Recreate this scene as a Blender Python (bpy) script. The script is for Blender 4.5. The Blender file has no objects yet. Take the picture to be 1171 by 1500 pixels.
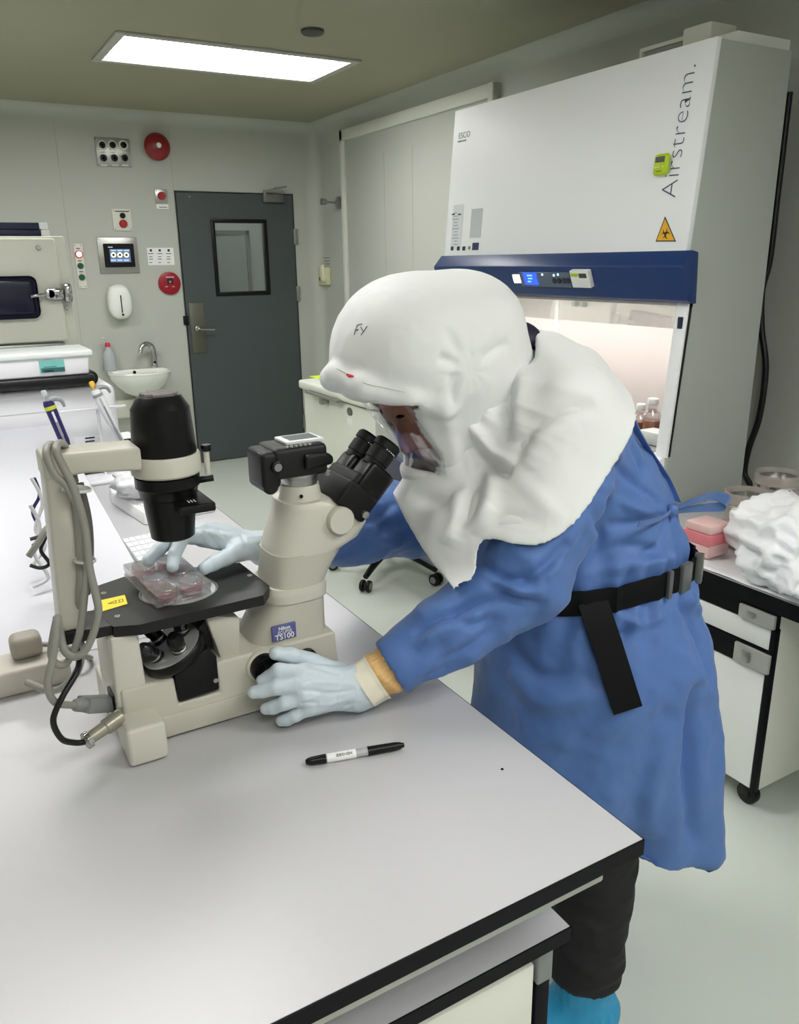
import bpy, bmesh, math, random
import numpy as np
from mathutils import Vector, Matrix, Euler
random.seed(7)
SC = bpy.context.scene
COL = SC.collection
PI = math.pi

# ---------------------------------------------------------------- camera
W_PX, H_PX, F_PX = 1171.0, 1500.0, 1177.84
YAW, PITCH, ROLL, CAM_Z = 0.52526, 0.30265, -0.01427, 1.58
_f = Vector((math.sin(YAW)*math.cos(PITCH), math.cos(YAW)*math.cos(PITCH), -math.sin(PITCH)))
_r = Vector((math.cos(YAW), -math.sin(YAW), 0)); _u = _r.cross(_f)
CR = _r*math.cos(ROLL)+_u*math.sin(ROLL); CU = -_r*math.sin(ROLL)+_u*math.cos(ROLL); CF = _f
CAM = Vector((0, 0, CAM_Z))
cd = bpy.data.cameras.new('camera'); cam = bpy.data.objects.new('camera', cd); COL.objects.link(cam)
cd.sensor_fit = 'HORIZONTAL'; cd.sensor_width = 36.0; cd.lens = F_PX/W_PX*36.0; cd.clip_start = 0.02
cam.matrix_world = Matrix(((CR.x, CU.x, -CF.x, 0), (CR.y, CU.y, -CF.y, 0), (CR.z, CU.z, -CF.z, CAM_Z), (0, 0, 0, 1)))
SC.camera = cam

def ray(x, y): return CR*((x-W_PX/2)/F_PX) - CU*((y-H_PX/2)/F_PX) + CF
def atY(x, y, Y): d = ray(x, y); return CAM + d*(Y/d.y)       # the point of a plane of the room seen at a spot of the photo
def atX(x, y, X): d = ray(x, y); return CAM + d*(X/d.x)
def atZ(x, y, Z): d = ray(x, y); return CAM + d*((Z-CAM_Z)/d.z)

# ---------------------------------------------------------------- world, exposure
wd = bpy.data.worlds.new('world'); SC.world = wd; wd.use_nodes = True
wd.node_tree.nodes['Background'].inputs[0].default_value = (0.8, 0.85, 0.9, 1)
wd.node_tree.nodes['Background'].inputs[1].default_value = 0.05
SC.view_settings.view_transform = 'Standard'
SC.view_settings.look = 'None'
SC.view_settings.gamma = 1.0
SC.view_settings.use_curve_mapping = False
SC.view_settings.exposure = 0.2
LAMP_W = 13.5          # strength of the ceiling panels
LAMP_COL = (1.0, 0.995, 0.975)
HOOD_LAMP_W = 19.0      # tube inside the safety cabinet
try:
    SC.cycles.use_denoising = True
    SC.cycles.max_bounces = 10
    SC.cycles.diffuse_bounces = 6
    SC.cycles.glossy_bounces = 4
    SC.cycles.transmission_bounces = 10
    SC.cycles.transparent_max_bounces = 48
    SC.cycles.sample_clamp_indirect = 6.0
    SC.cycles.caustics_reflective = False
    SC.cycles.caustics_refractive = False
except Exception:
    pass

# ---------------------------------------------------------------- materials
MATS = {}
def srgb(r, g, b):
    def c(v):
        v /= 255.0
        return v/12.92 if v <= 0.04045 else ((v+0.055)/1.055)**2.4
    return (c(r), c(g), c(b))
def mat(name, rgb, rough=0.5, metal=0.0, vary=0.04, scale=30.0, bump=0.0, bscale=200.0, coat=0.0, trans=0.0, alpha=1.0,
        emit=None, estr=0.0, ior=1.45, sheen=0.0, spec=0.5, stretch=None, crumple=0.0, cscale=8.0):
    if name in MATS: return MATS[name]
    m = bpy.data.materials.new(name); m.use_nodes = True
    nt = m.node_tree; b = nt.nodes['Principled BSDF']
    b.inputs['Roughness'].default_value = rough; b.inputs['Metallic'].default_value = metal
    b.inputs['Coat Weight'].default_value = coat; b.inputs['Coat Roughness'].default_value = 0.1
    b.inputs['Transmission Weight'].default_value = trans; b.inputs['Alpha'].default_value = alpha
    b.inputs['IOR'].default_value = ior; b.inputs['Sheen Weight'].default_value = sheen
    b.inputs['Specular IOR Level'].default_value = spec
    c = srgb(*rgb)
    tc = nt.nodes.new('ShaderNodeTexCoord'); vec = tc.outputs['Object']
    if stretch:
        mp = nt.nodes.new('ShaderNodeMapping'); mp.inputs['Scale'].default_value = stretch
        nt.links.new(vec, mp.inputs['Vector']); vec = mp.outputs['Vector']
    if vary > 0:
        n = nt.nodes.new('ShaderNodeTexNoise'); n.inputs['Scale'].default_value = scale; n.inputs['Detail'].default_value = 4
        nt.links.new(vec, n.inputs['Vector'])
        mx = nt.nodes.new('ShaderNodeMix'); mx.data_type = 'RGBA'
        mx.inputs[6].default_value = (*[x*(1-vary) for x in c], 1); mx.inputs[7].default_value = (*[min(1, x*(1+vary)) for x in c], 1)
        nt.links.new(n.outputs['Fac'], mx.inputs[0]); nt.links.new(mx.outputs[2], b.inputs['Base Color'])
    else:
        b.inputs['Base Color'].default_value = (*c, 1)
    if bump > 0:
        n2 = nt.nodes.new('ShaderNodeTexNoise'); n2.inputs['Scale'].default_value = bscale; n2.inputs['Detail'].default_value = 3
        nt.links.new(vec, n2.inputs['Vector'])
        bp = nt.nodes.new('ShaderNodeBump'); bp.inputs['Strength'].default_value = bump; bp.inputs['Distance'].default_value = 0.002
        nt.links.new(n2.outputs['Fac'], bp.inputs['Height']); nt.links.new(bp.outputs['Normal'], b.inputs['Normal'])
    if crumple > 0:                                   # crisp ridges of crumpled cloth
        n3 = nt.nodes.new('ShaderNodeTexNoise'); n3.noise_type = 'RIDGED_MULTIFRACTAL'; n3.inputs['Scale'].default_value = cscale; n3.inputs['Detail'].default_value = 3
        n3.inputs['Distortion'].default_value = 0.6
        nt.links.new(vec, n3.inputs['Vector'])
        b3 = nt.nodes.new('ShaderNodeBump'); b3.inputs['Strength'].default_value = crumple; b3.inputs['Distance'].default_value = 0.012
        nt.links.new(n3.outputs['Fac'], b3.inputs['Height'])
        if bump > 0: nt.links.new(b3.outputs['Normal'], bp.inputs['Normal'])
        else: nt.links.new(b3.outputs['Normal'], b.inputs['Normal'])
    if emit:
        b.inputs['Emission Color'].default_value = (*emit, 1); b.inputs['Emission Strength'].default_value = estr
    MATS[name] = m
    return m

# ---------------------------------------------------------------- object helpers
WM = {}
def setp(o, label=None, cat=None, group=None, kind=None):
    if label: o['label'] = label
    if cat: o['category'] = cat
    if group: o['group'] = group
    if kind: o['kind'] = kind
    return o
def thing(name, label, cat, loc, group=None, kind=None):
    o = bpy.data.objects.new(name, None); COL.objects.link(o); o.location = loc; o.empty_display_size = 0.05
    WM[o.name] = Matrix.Translation(Vector(loc))
    return setp(o, label, cat, group, kind)
def obj(name, bm, m, parent=None, label=None, cat=None, group=None, kind=None, smooth=None, origin=None):
    """links a bmesh (in room coordinates) as one mesh object; smooth = angle in degrees"""
    if smooth is None: smooth = 40
    me = bpy.data.meshes.new(name)
    if parent is not None:
        wm = WM[parent.name]
    else:
        if origin is None:
            vs = [v.co for v in bm.verts]
            zmin = min(v.z for v in vs)
            origin = ((min(v.x for v in vs)+max(v.x for v in vs))/2, (min(v.y for v in vs)+max(v.y for v in vs))/2, zmin)
        wm = Matrix.Translation(Vector(origin))
    bmesh.ops.transform(bm, matrix=wm.inverted(), verts=bm.verts)
    if smooth >= 180:
        for f in bm.faces: f.smooth = True
    elif smooth > 0:
        bm.normal_update()
        for f in bm.faces: f.smooth = True
        lim = math.radians(smooth)
        for e in bm.edges:
            if len(e.link_faces) == 2 and e.calc_face_angle(0) > lim: e.smooth = False
    bm.to_mesh(me); bm.free()
    for mm in (m if isinstance(m, (list, tuple)) else [m]): me.materials.append(mm)
    o = bpy.data.objects.new(name, me); COL.objects.link(o)
    if parent is not None:
        o.parent = parent; WM[o.name] = wm
    else:
        o.location = wm.translation; WM[o.name] = wm
    return setp(o, label, cat, group, kind)
def struct(name, bm, m, parent=None, **k):
    return obj(name, bm, m, parent, kind=None if parent else 'structure', **k)

def NB(): return bmesh.new()
def add_box(bm, lo, hi, bev=0.0, seg=2, M=None, mi=0):
    lo = Vector(lo); hi = Vector(hi); c = (lo+hi)/2; s = hi-lo
    r = bmesh.ops.create_cube(bm, size=1.0)
    vs = r['verts']
    bmesh.ops.scale(bm, vec=s, verts=vs); bmesh.ops.translate(bm, vec=c, verts=vs)
    fs = list({f for v in vs for f in v.link_faces})
    if bev > 0:
        es = list({e for v in vs for e in v.link_edges})
        rr = bmesh.ops.bevel(bm, geom=es, offset=bev, segments=seg, profile=0.5, affect='EDGES')
        vs = list({v for f in rr['faces'] for v in f.verts} | {v for v in vs if v.is_valid})
        fs = list({f for v in vs for f in v.link_faces})
    if M is not None: bmesh.ops.transform(bm, matrix=M, verts=vs)
    for f in fs: f.material_index = mi
    return vs
def box(lo, hi, bev=0.0, seg=2, M=None):
    bm = NB(); add_box(bm, lo, hi, bev, seg, M); return bm
def frame_of(d):
    d = Vector(d).normalized(); a = Vector((0, 0, 1)) if abs(d.z) < 0.9 else Vector((1, 0, 0))
    x = a.cross(d).normalized(); y = d.cross(x); return x, y, d
def add_lathe(bm, p, d, prof, seg=32, xdir=None, sx=1.0, sy=1.0, mi=0):
    """prof: list of (t along d, radius)"""
    x, y, z = frame_of(d)
    if xdir is not None:
        x = (Vector(xdir) - z*Vector(xdir).dot(z)).normalized(); y = z.cross(x)
    p = Vector(p); rings = []; out = []
    for t, r in prof:
        if r <= 1e-6:
            v = bm.verts.new(p+z*t); rings.append([v])
        else:
            rings.append([bm.verts.new(p+z*t+x*(r*sx*math.cos(2*PI*i/seg))+y*(r*sy*math.sin(2*PI*i/seg))) for i in range(seg)])
    for a, b in zip(rings, rings[1:]):
        if len(a) == 1 and len(b) == 1: continue
        for i in range(seg):
            j = (i+1) % seg
            if len(a) == 1: f = bm.faces.new((a[0], b[j], b[i]))
            elif len(b) == 1: f = bm.faces.new((a[i], a[j], b[0]))
            else: f = bm.faces.new((a[i], a[j], b[j], b[i]))
            f.material_index = mi
    for ring, fl in ((rings[0], True), (rings[-1], False)):
        if len(ring) > 1:
            f = bm.faces.new(ring[::-1] if fl else ring); f.material_index = mi
    bm.normal_update()
    return bm
def lathe(p, d, prof, seg=32, **k):
    bm = NB(); add_lathe(bm, p, d, prof, seg, **k); return bm
def add_cyl(bm, p, q, r, r2=None, seg=24, bev=0.0):
    p = Vector(p); q = Vector(q); L = (q-p).length; r2 = r if r2 is None else r2
    if bev > 0: prof = [(0, r-bev), (bev*0.3, r-bev*0.3), (bev, r), (L-bev, r2), (L-bev*0.3, r2-bev*0.3), (L, r2-bev)]
    else: prof = [(0, r), (L, r2)]
    return add_lathe(bm, p, q-p, prof, seg)
def cyl(p, q, r, r2=None, seg=24, bev=0.0):
    bm = NB(); add_cyl(bm, p, q, r, r2, seg, bev); return bm
def spline(pts, n=8, closed=False):
    P = [Vector(p) for p in pts]; out = []
    N = len(P)
    for i in range(N if closed else N-1):
        if closed: p0, p1, p2, p3 = P[(i-1) % N], P[i], P[(i+1) % N], P[(i+2) % N]
        else: p0, p1, p2, p3 = P[max(i-1, 0)], P[i], P[i+1], P[min(i+2, N-1)]
        for k in range(n):
            t = k/n
            out.append(0.5*((2*p1)+(p2-p0)*t+(2*p0-5*p1+4*p2-p3)*t*t+(3*p1-p0-3*p2+p3)*t*t*t))
    if not closed: out.append(P[-1])
    return out
def add_tube(bm, pts, r, seg=10, n=8, smooth=True, caps=True):
    P = spline(pts, n) if smooth and len(pts) > 2 else [Vector(p) for p in pts]
    rad = r if isinstance(r, (list, tuple)) else None
    x = None; rings = []
    for i, p in enumerate(P):
        d = (P[min(i+1, len(P)-1)]-P[max(i-1, 0)]).normalized()
        if x is None: x, y, _ = frame_of(d)
        else:
            x = (x-d*x.dot(d)).normalized(); y = d.cross(x)
        if rad:
            u = i/(len(P)-1)*(len(rad)-1); k = min(int(u), len(rad)-2); rr = rad[k]+(rad[k+1]-rad[k])*(u-k)
        else: rr = r
        rings.append([bm.verts.new(p+x*(rr*math.cos(2*PI*j/seg))+y*(rr*math.sin(2*PI*j/seg))) for j in range(seg)])
    for a, b in zip(rings, rings[1:]):
        for j in range(seg):
            k = (j+1) % seg; bm.faces.new((a[j], a[k], b[k], b[j]))
    if caps: bm.faces.new(rings[0][::-1]); bm.faces.new(rings[-1])
    return bm
def tube(pts, r, **k):
    bm = NB(); add_tube(bm, pts, r, **k); return bm
def add_prism(bm, poly, off, bev=0.0, seg=2, mi=0):
    """poly: 3D points of a flat outline, off: vector to extrude"""
    off = Vector(off)
    vs = [bm.verts.new(Vector(p)) for p in poly]
    f = bm.faces.new(vs); r = bmesh.ops.extrude_face_region(bm, geom=[f])
    nv = [g for g in r['geom'] if isinstance(g, bmesh.types.BMVert)]
    bmesh.ops.translate(bm, vec=off, verts=nv)
    allv = set(vs) | set(nv)
    fs = list({f for v in allv for f in v.link_faces})
    bmesh.ops.recalc_face_normals(bm, faces=fs)
    if bev > 0:
        es = list({e for v in allv for e in v.link_edges})
        rr = bmesh.ops.bevel(bm, geom=es, offset=bev, segments=seg, profile=0.5, affect='EDGES', clamp_overlap=True)
    return bm
def prism(poly, off, bev=0.0, seg=2):
    bm = NB(); add_prism(bm, poly, off, bev, seg); return bm
def add_ell(bm, c, r, M=None, seg=24, rings=16):
    rr = bmesh.ops.create_uvsphere(bm, u_segments=seg, v_segments=rings, radius=1.0)
    vs = rr['verts']; bmesh.ops.scale(bm, vec=Vector(r) if not isinstance(r, (int, float)) else Vector((r, r, r)), verts=vs)
    if M is not None: bmesh.ops.transform(bm, matrix=M, verts=vs)
    bmesh.ops.translate(bm, vec=Vector(c), verts=vs); return bm
def text_bm(s, size, org, xd, yd, depth=0.0006, bold=0.0, align='LEFT', space=1.0):
    """lettering as thin solid mesh; origin at left of baseline, xd reading direction, yd up direction"""
    cu = bpy.data.curves.new('t', 'FONT'); cu.body = s; cu.size = size; cu.extrude = depth/2; cu.offset = bold; cu.align_x = align
    cu.space_character = space; cu.resolution_u = 3
    o = bpy.data.objects.new('t', cu); COL.objects.link(o)
    dg = bpy.context.evaluated_depsgraph_get(); me = bpy.data.meshes.new_from_object(o.evaluated_get(dg))
    bm = NB(); bm.from_mesh(me); bpy.data.objects.remove(o); bpy.data.curves.remove(cu); bpy.data.meshes.remove(me)
    x = Vector(xd).normalized(); y = Vector(yd); y = (y-x*y.dot(x)).normalized(); z = x.cross(y)
    M = Matrix((( x.x, y.x, z.x, org[0]), (x.y, y.y, z.y, org[1]), (x.z, y.z, z.z, org[2]), (0, 0, 0, 1)))
    bmesh.ops.transform(bm, matrix=M, verts=bm.verts); return bm
def merge(*bms):
    """joins several bmeshes into the first"""
    b0 = bms[0]
    for b in bms[1:]:
        me = bpy.data.meshes.new('m'); b.to_mesh(me); b.free(); b0.from_mesh(me); bpy.data.meshes.remove(me)
    return b0
def grid_bm(fn, nu, nv, closed_u=False):
    bm = NB(); V = [[bm.verts.new(fn(i/(nu if closed_u else nu-1), j/(nv-1))) for j in range(nv)] for i in range(nu)]
    for i in range(nu if closed_u else nu-1):
        for j in range(nv-1):
            k = (i+1) % nu; bm.faces.new((V[i][j], V[k][j], V[k][j+1], V[i][j+1]))
    return bm
def solidify(bm, t):
    bm.normal_update()
    bmesh.ops.recalc_face_normals(bm, faces=bm.faces[:])
    bmesh.ops.solidify(bm, geom=bm.faces[:], thickness=t); return bm
# ================================================================ ROOM
XR, XL, YB, YF, ZC = 3.0, -1.6, 6.45, -1.5, 2.63
m_wall = mat('painted wall', (187, 189, 182), 0.55, vary=0.015, scale=3, bump=0.03)
m_ceil = mat('painted ceiling', (158, 157, 136), 0.7, vary=0.03, scale=4, bump=0.05)
m_floor = mat('epoxy floor', (206, 212, 204), 0.28, vary=0.03, scale=2.5, bump=0.02, bscale=60, coat=0.15)
m_white = mat('white enamel', (236, 237, 234), 0.35, vary=0.01)
m_offwhite = mat('off white plastic', (222, 222, 212), 0.4, vary=0.015)
m_black = mat('black plastic', (9, 9, 10), 0.36, vary=0.05, spec=0.35)
m_blackm = mat('matt black', (12, 12, 13), 0.55, vary=0.08, bump=0.1, bscale=900, spec=0.35)
m_steel = mat('brushed steel', (176, 176, 172), 0.32, metal=0.9, vary=0.08, scale=40, stretch=(1, 1, 25))
m_chrome = mat('chrome', (200, 200, 200), 0.12, metal=1.0, vary=0.02)
m_door = mat('grey door paint', (74, 80, 82), 0.42, vary=0.04, scale=6)
m_red = mat('red plastic', (168, 26, 36), 0.35, vary=0.03)
m_green = mat('green lamp', (28, 92, 58), 0.25, vary=0.03)
m_navy = mat('navy panel', (30, 58, 112), 0.35, vary=0.03)
m_grey = mat('mid grey plastic', (128, 130, 130), 0.45, vary=0.03)
m_print = mat('grey print', (105, 108, 112), 0.7, vary=0)
m_dprint = mat('dark print', (28, 30, 44), 0.6, vary=0)
m_paper = mat('paper', (240, 240, 240), 0.8, vary=0.01)
def glass_mat(name, tint=(1, 1, 1), rough=0.0, refl=0.06):
    m = bpy.data.materials.new(name); m.use_nodes = True; nt = m.node_tree; nt.nodes.clear()
    o = nt.nodes.new('ShaderNodeOutputMaterial'); tr = nt.nodes.new('ShaderNodeBsdfTransparent'); gl = nt.nodes.new('ShaderNodeBsdfGlossy')
    tr.inputs[0].default_value = (*tint, 1); gl.inputs[0].default_value = (1, 1, 1, 1); gl.inputs['Roughness'].default_value = rough
    fr = nt.nodes.new('ShaderNodeLayerWeight'); fr.inputs['Blend'].default_value = 0.35
    mr = nt.nodes.new('ShaderNodeMapRange'); mr.inputs[3].default_value = refl; mr.inputs[4].default_value = min(1, refl*8)
    nt.links.new(fr.outputs['Fresnel'], mr.inputs[0])
    mx = nt.nodes.new('ShaderNodeMixShader'); nt.links.new(mr.outputs[0], mx.inputs[0])
    nt.links.new(tr.outputs[0], mx.inputs[1]); nt.links.new(gl.outputs[0], mx.inputs[2]); nt.links.new(mx.outputs[0], o.inputs[0])
    return m
m_pane = glass_mat('window glass', (0.93, 0.96, 0.95))
m_clear = glass_mat('clear plastic', (0.93, 0.95, 0.96), 0.05, 0.08)

struct('floor', box((XL-0.1, YF-0.1, -0.1), (XR+0.1, YB+3.2, 0)), m_floor)
DX0, DX1, DZ = 1.829, 2.771, 2.097
bm = NB()
add_box(bm, (XL-0.1, YB, 0), (DX0-0.012, YB+0.12, ZC+0.1)); add_box(bm, (DX1+0.012, YB, 0), (XR+0.1, YB+0.12, ZC+0.1))
add_box(bm, (DX0-0.012, YB, DZ+0.012), (DX1+0.012, YB+0.12, ZC+0.1))
struct('wall_back', bm, m_wall)
struct('wall_right', box((XR, YF-0.1, 0), (XR+0.1, YB+0.1, ZC+0.1)), m_wall)
struct('wall_left', box((XL-0.1, YF-0.1, 0), (XL, YB+0.1, ZC+0.1)), m_wall)
struct('wall_front', box((XL-0.1, YF-0.1, 0), (XR+0.1, YF, ZC+0.1)), m_wall)
# ceiling with openings for the light panels
LAMPS = [(1.068, 4.39, 2.278, 4.93), (1.068, -0.55, 2.278, -0.01), (-0.85, 4.39, 0.36, 4.93), (-0.45, 1.75, 0.76, 2.29), (-0.45, -1.15, 0.76, -0.61)]  # last panel is unseen, added to brighten the fronts facing the viewpoint
xs = sorted({XL-0.1, XR+0.1, -0.85, -0.45, 0.36, 0.76, 1.068, 2.278}); ys = sorted({YF-0.1, YB+0.1, -1.15, -0.61, -0.55, -0.01, 1.75, 2.29, 4.39, 4.93})
bm = NB()
for x0, x1 in zip(xs, xs[1:]):
    for y0, y1 in zip(ys, ys[1:]):
        if any(l[0]-1e-6 < (x0+x1)/2 < l[2] and l[1] < (y0+y1)/2 < l[3] for l in LAMPS): continue
        add_box(bm, (x0, y0, ZC), (x1, y1, ZC+0.1))
bmesh.ops.remove_doubles(bm, verts=bm.verts, dist=1e-5)
struct('ceiling', bm, m_ceil)
m_lamp = mat('lit diffuser', (255, 255, 255), 0.5, vary=0, emit=LAMP_COL, estr=LAMP_W)
m_lframe = mat('lamp frame', (178, 178, 170), 0.4, vary=0.01)
LL = ['bright ceiling light panel in view above the grey door', 'ceiling light panel behind the viewpoint over the right side bench', 'ceiling light panel over the far left corner', 'ceiling light panel above the middle of the long bench', 'added unseen ceiling light panel behind the viewpoint on the bench side']
for (x0, y0, x1, y1), lb in zip(LAMPS, LL):
    t = thing('ceiling_light', lb, 'light', ((x0+x1)/2, (y0+y1)/2, ZC), 'recessed ceiling light panels')
    bm = NB(); w = 0.045
    for lo, hi in (((x0-w, y0-w), (x1+w, y0)), ((x0-w, y1), (x1+w, y1+w)), ((x0-w, y0), (x0, y1)), ((x1, y0), (x1+w, y1))):
        add_box(bm, (*lo, ZC-0.012), (*hi, ZC+0.0), 0.003)
    for lo, hi in (((x0, y0), (x1, y0+0.004)), ((x0, y1-0.004), (x1, y1)), ((x0, y0), (x0+0.004, y1)), ((x1-0.004, y0), (x1, y1))):
        add_box(bm, (*lo, ZC), (*hi, ZC+0.055))
    obj('frame', bm, m_lframe, t)
    obj('diffuser', box((x0+0.004, y0+0.004, ZC+0.03), (x1-0.004, y1-0.004, ZC+0.036)), m_lamp, t)
# coves where wall meets wall and ceiling
def cove(p, ux, uy, ln, r=0.07, n=8):
    """concave fillet in the corner p, between directions ux and uy, swept along ln"""
    p = Vector(p); ux = Vector(ux); uy = Vector(uy)
    poly = [p] + [p+ux*r*(1-math.sin(a))+uy*r*(1-math.cos(a)) for a in [i/n*PI/2 for i in range(n+1)]]
    return prism(poly, ln)
struct('trim_1', cove((XR, YB, 0), (-1, 0, 0), (0, -1, 0), (0, 0, ZC), 0.10), m_wall)
struct('trim_2', cove((XL, YB, ZC), (0, -1, 0), (0, 0, -1), (XR-XL, 0, 0), 0.08), m_wall)
struct('trim_3', cove((XR, YB, ZC), (-1, 0, 0), (0, 0, -1), (0, YF-YB, 0), 0.08), m_wall)
struct('trim_4', cove((XR, YB, 0), (-1, 0, 0), (0, 0, 1), (0, YF-YB, 0), 0.06), m_floor)
# wall panel joints (sealant lines)
m_joint = mat('sealant joint', (176, 178, 166), 0.6, vary=0.02)
for i, (px, py) in enumerate(((86, 240), (252, 250))):
    x = atY(px, py, YB).x
    struct('trim_%d' % (5+i), box((x-0.003, YB-0.0015, 0), (x+0.003, YB, ZC-0.08)), m_joint)
for i, (px, py) in enumerate(((569, 320), (610, 320))):
    y = atX(px, py, XR).y
    struct('trim_%d' % (7+i), box((XR-0.028, y-0.003, 0.1), (XR-0.0265, y+0.003, 2.3)), m_joint)
# raised wall panel with a white lip, beside the safety cabinet
pa = atX(505, 192, XR); pb = atX(734, 122, XR)
struct('trim_9', box((XR-0.0268, pb.y, 0.08), (XR, pa.y, pa.z), 0.004), m_wall)
m_lip = mat('white wall lip', (214, 216, 206), 0.45, vary=0.01)
bm = NB()
add_box(bm, (XR-0.05, pb.y, pa.z-0.075), (XR-0.02, pa.y, pa.z), 0.006); add_box(bm, (XR-0.05, pa.y-0.05, 0.08), (XR-0.02, pa.y, pa.z), 0.006)
add_box(bm, (XR-0.055, pb.y, 0.08), (XR-0.02, pb.y+0.05, pa.z+0.0), 0.006)
struct('trim_10', bm, m_lip)
# ---- door
D = thing('door_1', 'dark grey door with a small black framed window in the back wall', 'door', ((DX0+DX1)/2, YB, 0), kind='structure')
gx0, gz1 = atY(311, 325, YB).x, atY(311, 325, YB).z; gx1, gz0 = atY(392, 427, YB).x, atY(392, 427, YB).z
gx0 = atY(316, 375, YB).x; gx1 = atY(389, 375, YB).x
bm = NB(); y0, y1 = YB-0.006, YB+0.04
for lo, hi in (((DX0, 0.008), (gx0, DZ)), ((gx1, 0.008), (DX1, DZ)), ((gx0, 0.008), (gx1, gz0)), ((gx0, gz1), (gx1, DZ))):
    add_box(bm, (lo[0], y0, lo[1]), (hi[0], y1, hi[1]))
bmesh.ops.remove_doubles(bm, verts=bm.verts, dist=1e-5)
obj('door_leaf', bm, m_door, D)
bm = NB(); g = 0.022
for lo, hi in (((gx0-g, gz0-g), (gx1+g, gz0+0.008)), ((gx0-g, gz1-0.008), (gx1+g, gz1+g)), ((gx0-g, gz0), (gx0+0.008, gz1)), ((gx1-0.008, gz0), (gx1+g, gz1))):
    add_box(bm, (lo[0], YB-0.02, lo[1]), (hi[0], YB+0.0, hi[1]), 0.004)
obj('window_gasket', bm, m_black, D)
obj('window_pane', box((gx0, YB+0.01, gz0), (gx1, YB+0.016, gz1)), m_pane, D)
lx0, lx1 = atY(279, 480, YB).x, atY(300, 480, YB).x; lz1, lz0 = atY(288, 444, YB).z, atY(292, 517, YB).z
lp = obj('lock_plate', box((lx0, YB-0.014, lz0), (lx1, YB-0.006, lz1), 0.002), mat('bronze steel', (112, 110, 100), 0.4, metal=0.7, vary=0.05), D)
hc = atY(288, 481, YB-0.02); bm = cyl((hc.x, YB-0.012, hc.z), (hc.x, YB-0.05, hc.z), 0.024, 0.02, bev=0.004)
add_tube(bm, [(hc.x, YB-0.03, hc.z), (hc.x, YB-0.065, hc.z), (hc.x+0.03, YB-0.07, hc.z-0.005), (hc.x+0.13, YB-0.068, hc.z-0.012)], 0.009)
obj('lever_handle', bm, m_chrome, lp)
obj('strike', box((DX0-0.03, YB-0.02, hc.z+0.03), (DX0+0.008, YB, hc.z+0.10), 0.003), m_black, D)
cx = atY(398, 291, YB); bm = box((cx.x-0.085, YB-0.05, cx.z-0.03), (cx.x+0.085, YB-0.006, cx.z+0.03), 0.006)
cl = obj('closer', bm, mat('closer grey', (118, 118, 112), 0.4, metal=0.5), D)
bm = NB(); add_tube(bm, [(cx.x-0.07, YB-0.04, cx.z+0.05), (cx.x+0.09, YB-0.10, cx.z+0.085), (cx.x+0.02, YB-0.03, cx.z+0.075)], 0.008, smooth=False)
add_cyl(bm, (cx.x-0.07, YB-0.04, cx.z+0.02), (cx.x-0.07, YB-0.04, cx.z+0.06), 0.012)
obj('closer_arm', bm, m_grey, cl)
for z in (0.25, 1.33, 1.78):
    obj('hinge', box((DX1-0.004, YB-0.02, z-0.06), (DX1+0.03, YB-0.002, z+0.06), 0.003), m_steel, D)
bm = NB(); add_ell(bm, (atY(277, 288, YB).x, YB-0.007, atY(277, 288, YB).z), 0.011, seg=12, rings=8); obj('stud', bm, m_steel, D)
bm = NB()
for lo, hi in (((DX0-0.012, 0), (DX0-0.004, DZ+0.012)), ((DX1+0.004, 0), (DX1+0.012, DZ+0.012)), ((DX0-0.012, DZ+0.004), (DX1+0.012, DZ+0.012))):
    add_box(bm, (lo[0], YB-0.002, lo[1]), (hi[0], YB+0.1, hi[1]))
obj('door_frame', bm, mat('dark door gap', (60, 64, 64), 0.6), D)
# ---- corridor behind the door's window
struct('wall_corridor', box((0.6, YB+2.2, 0), (4.8, YB+2.3, ZC)), mat('corridor wall', (206, 212, 208), 0.6))
struct('wall_corridor_side', box((4.7, YB+0.12, 0), (4.8, YB+2.2, ZC)), MATS['corridor wall'])
struct('wall_corridor_end', box((0.5, YB+0.12, 0), (0.6, YB+2.3, ZC)), MATS['corridor wall'])
struct('ceiling_corridor', box((0.5, YB+0.12, ZC), (4.8, YB+2.3, ZC+0.05)), MATS['corridor wall'])
q = atY(362, 338, YB+2.2); d2 = thing('door_2', 'pale grey corridor door seen through the window of the dark door', 'door', (q.x-0.5, YB+2.2, 0), kind='structure')
obj('door_leaf', box((q.x-1.0, YB+2.16, 0), (q.x-0.04, YB+2.2, q.z-0.04)), mat('pale door', (158, 166, 162), 0.5), d2)
bm = NB(); add_box(bm, (q.x-0.04, YB+2.14, 0), (q.x, YB+2.2, q.z)); add_box(bm, (q.x-1.1, YB+2.14, q.z-0.04), (q.x, YB+2.2, q.z))
obj('door_frame', bm, mat('door frame grey', (108, 114, 112), 0.5), d2)
t = thing('ceiling_light', 'corridor light panel behind the door', 'light', (2.4, YB+1.1, ZC), 'corridor lights')
obj('diffuser', box((2.0, YB+0.9, ZC-0.03), (3.2, YB+1.3, ZC-0.02)), mat('corridor diffuser', (255, 255, 255), 0.5, vary=0, emit=LAMP_COL, estr=LAMP_W*0.35), t)
obj('frame', box((1.97, YB+0.87, ZC-0.018), (3.23, YB+1.33, ZC), 0.004), m_lframe, t)
# ceiling detector
q = atZ(458, 44, ZC)
bm = lathe((q.x, q.y, ZC), (0, 0, -1), [(0, 0.055), (0.012, 0.055), (0.02, 0.045), (0.022, 0.0)])
setp(obj('ceiling_detector', bm, mat('dark grey plastic', (70, 70, 62), 0.5)), 'small round dark detector on the ceiling behind the light panel', 'detector')
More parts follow.
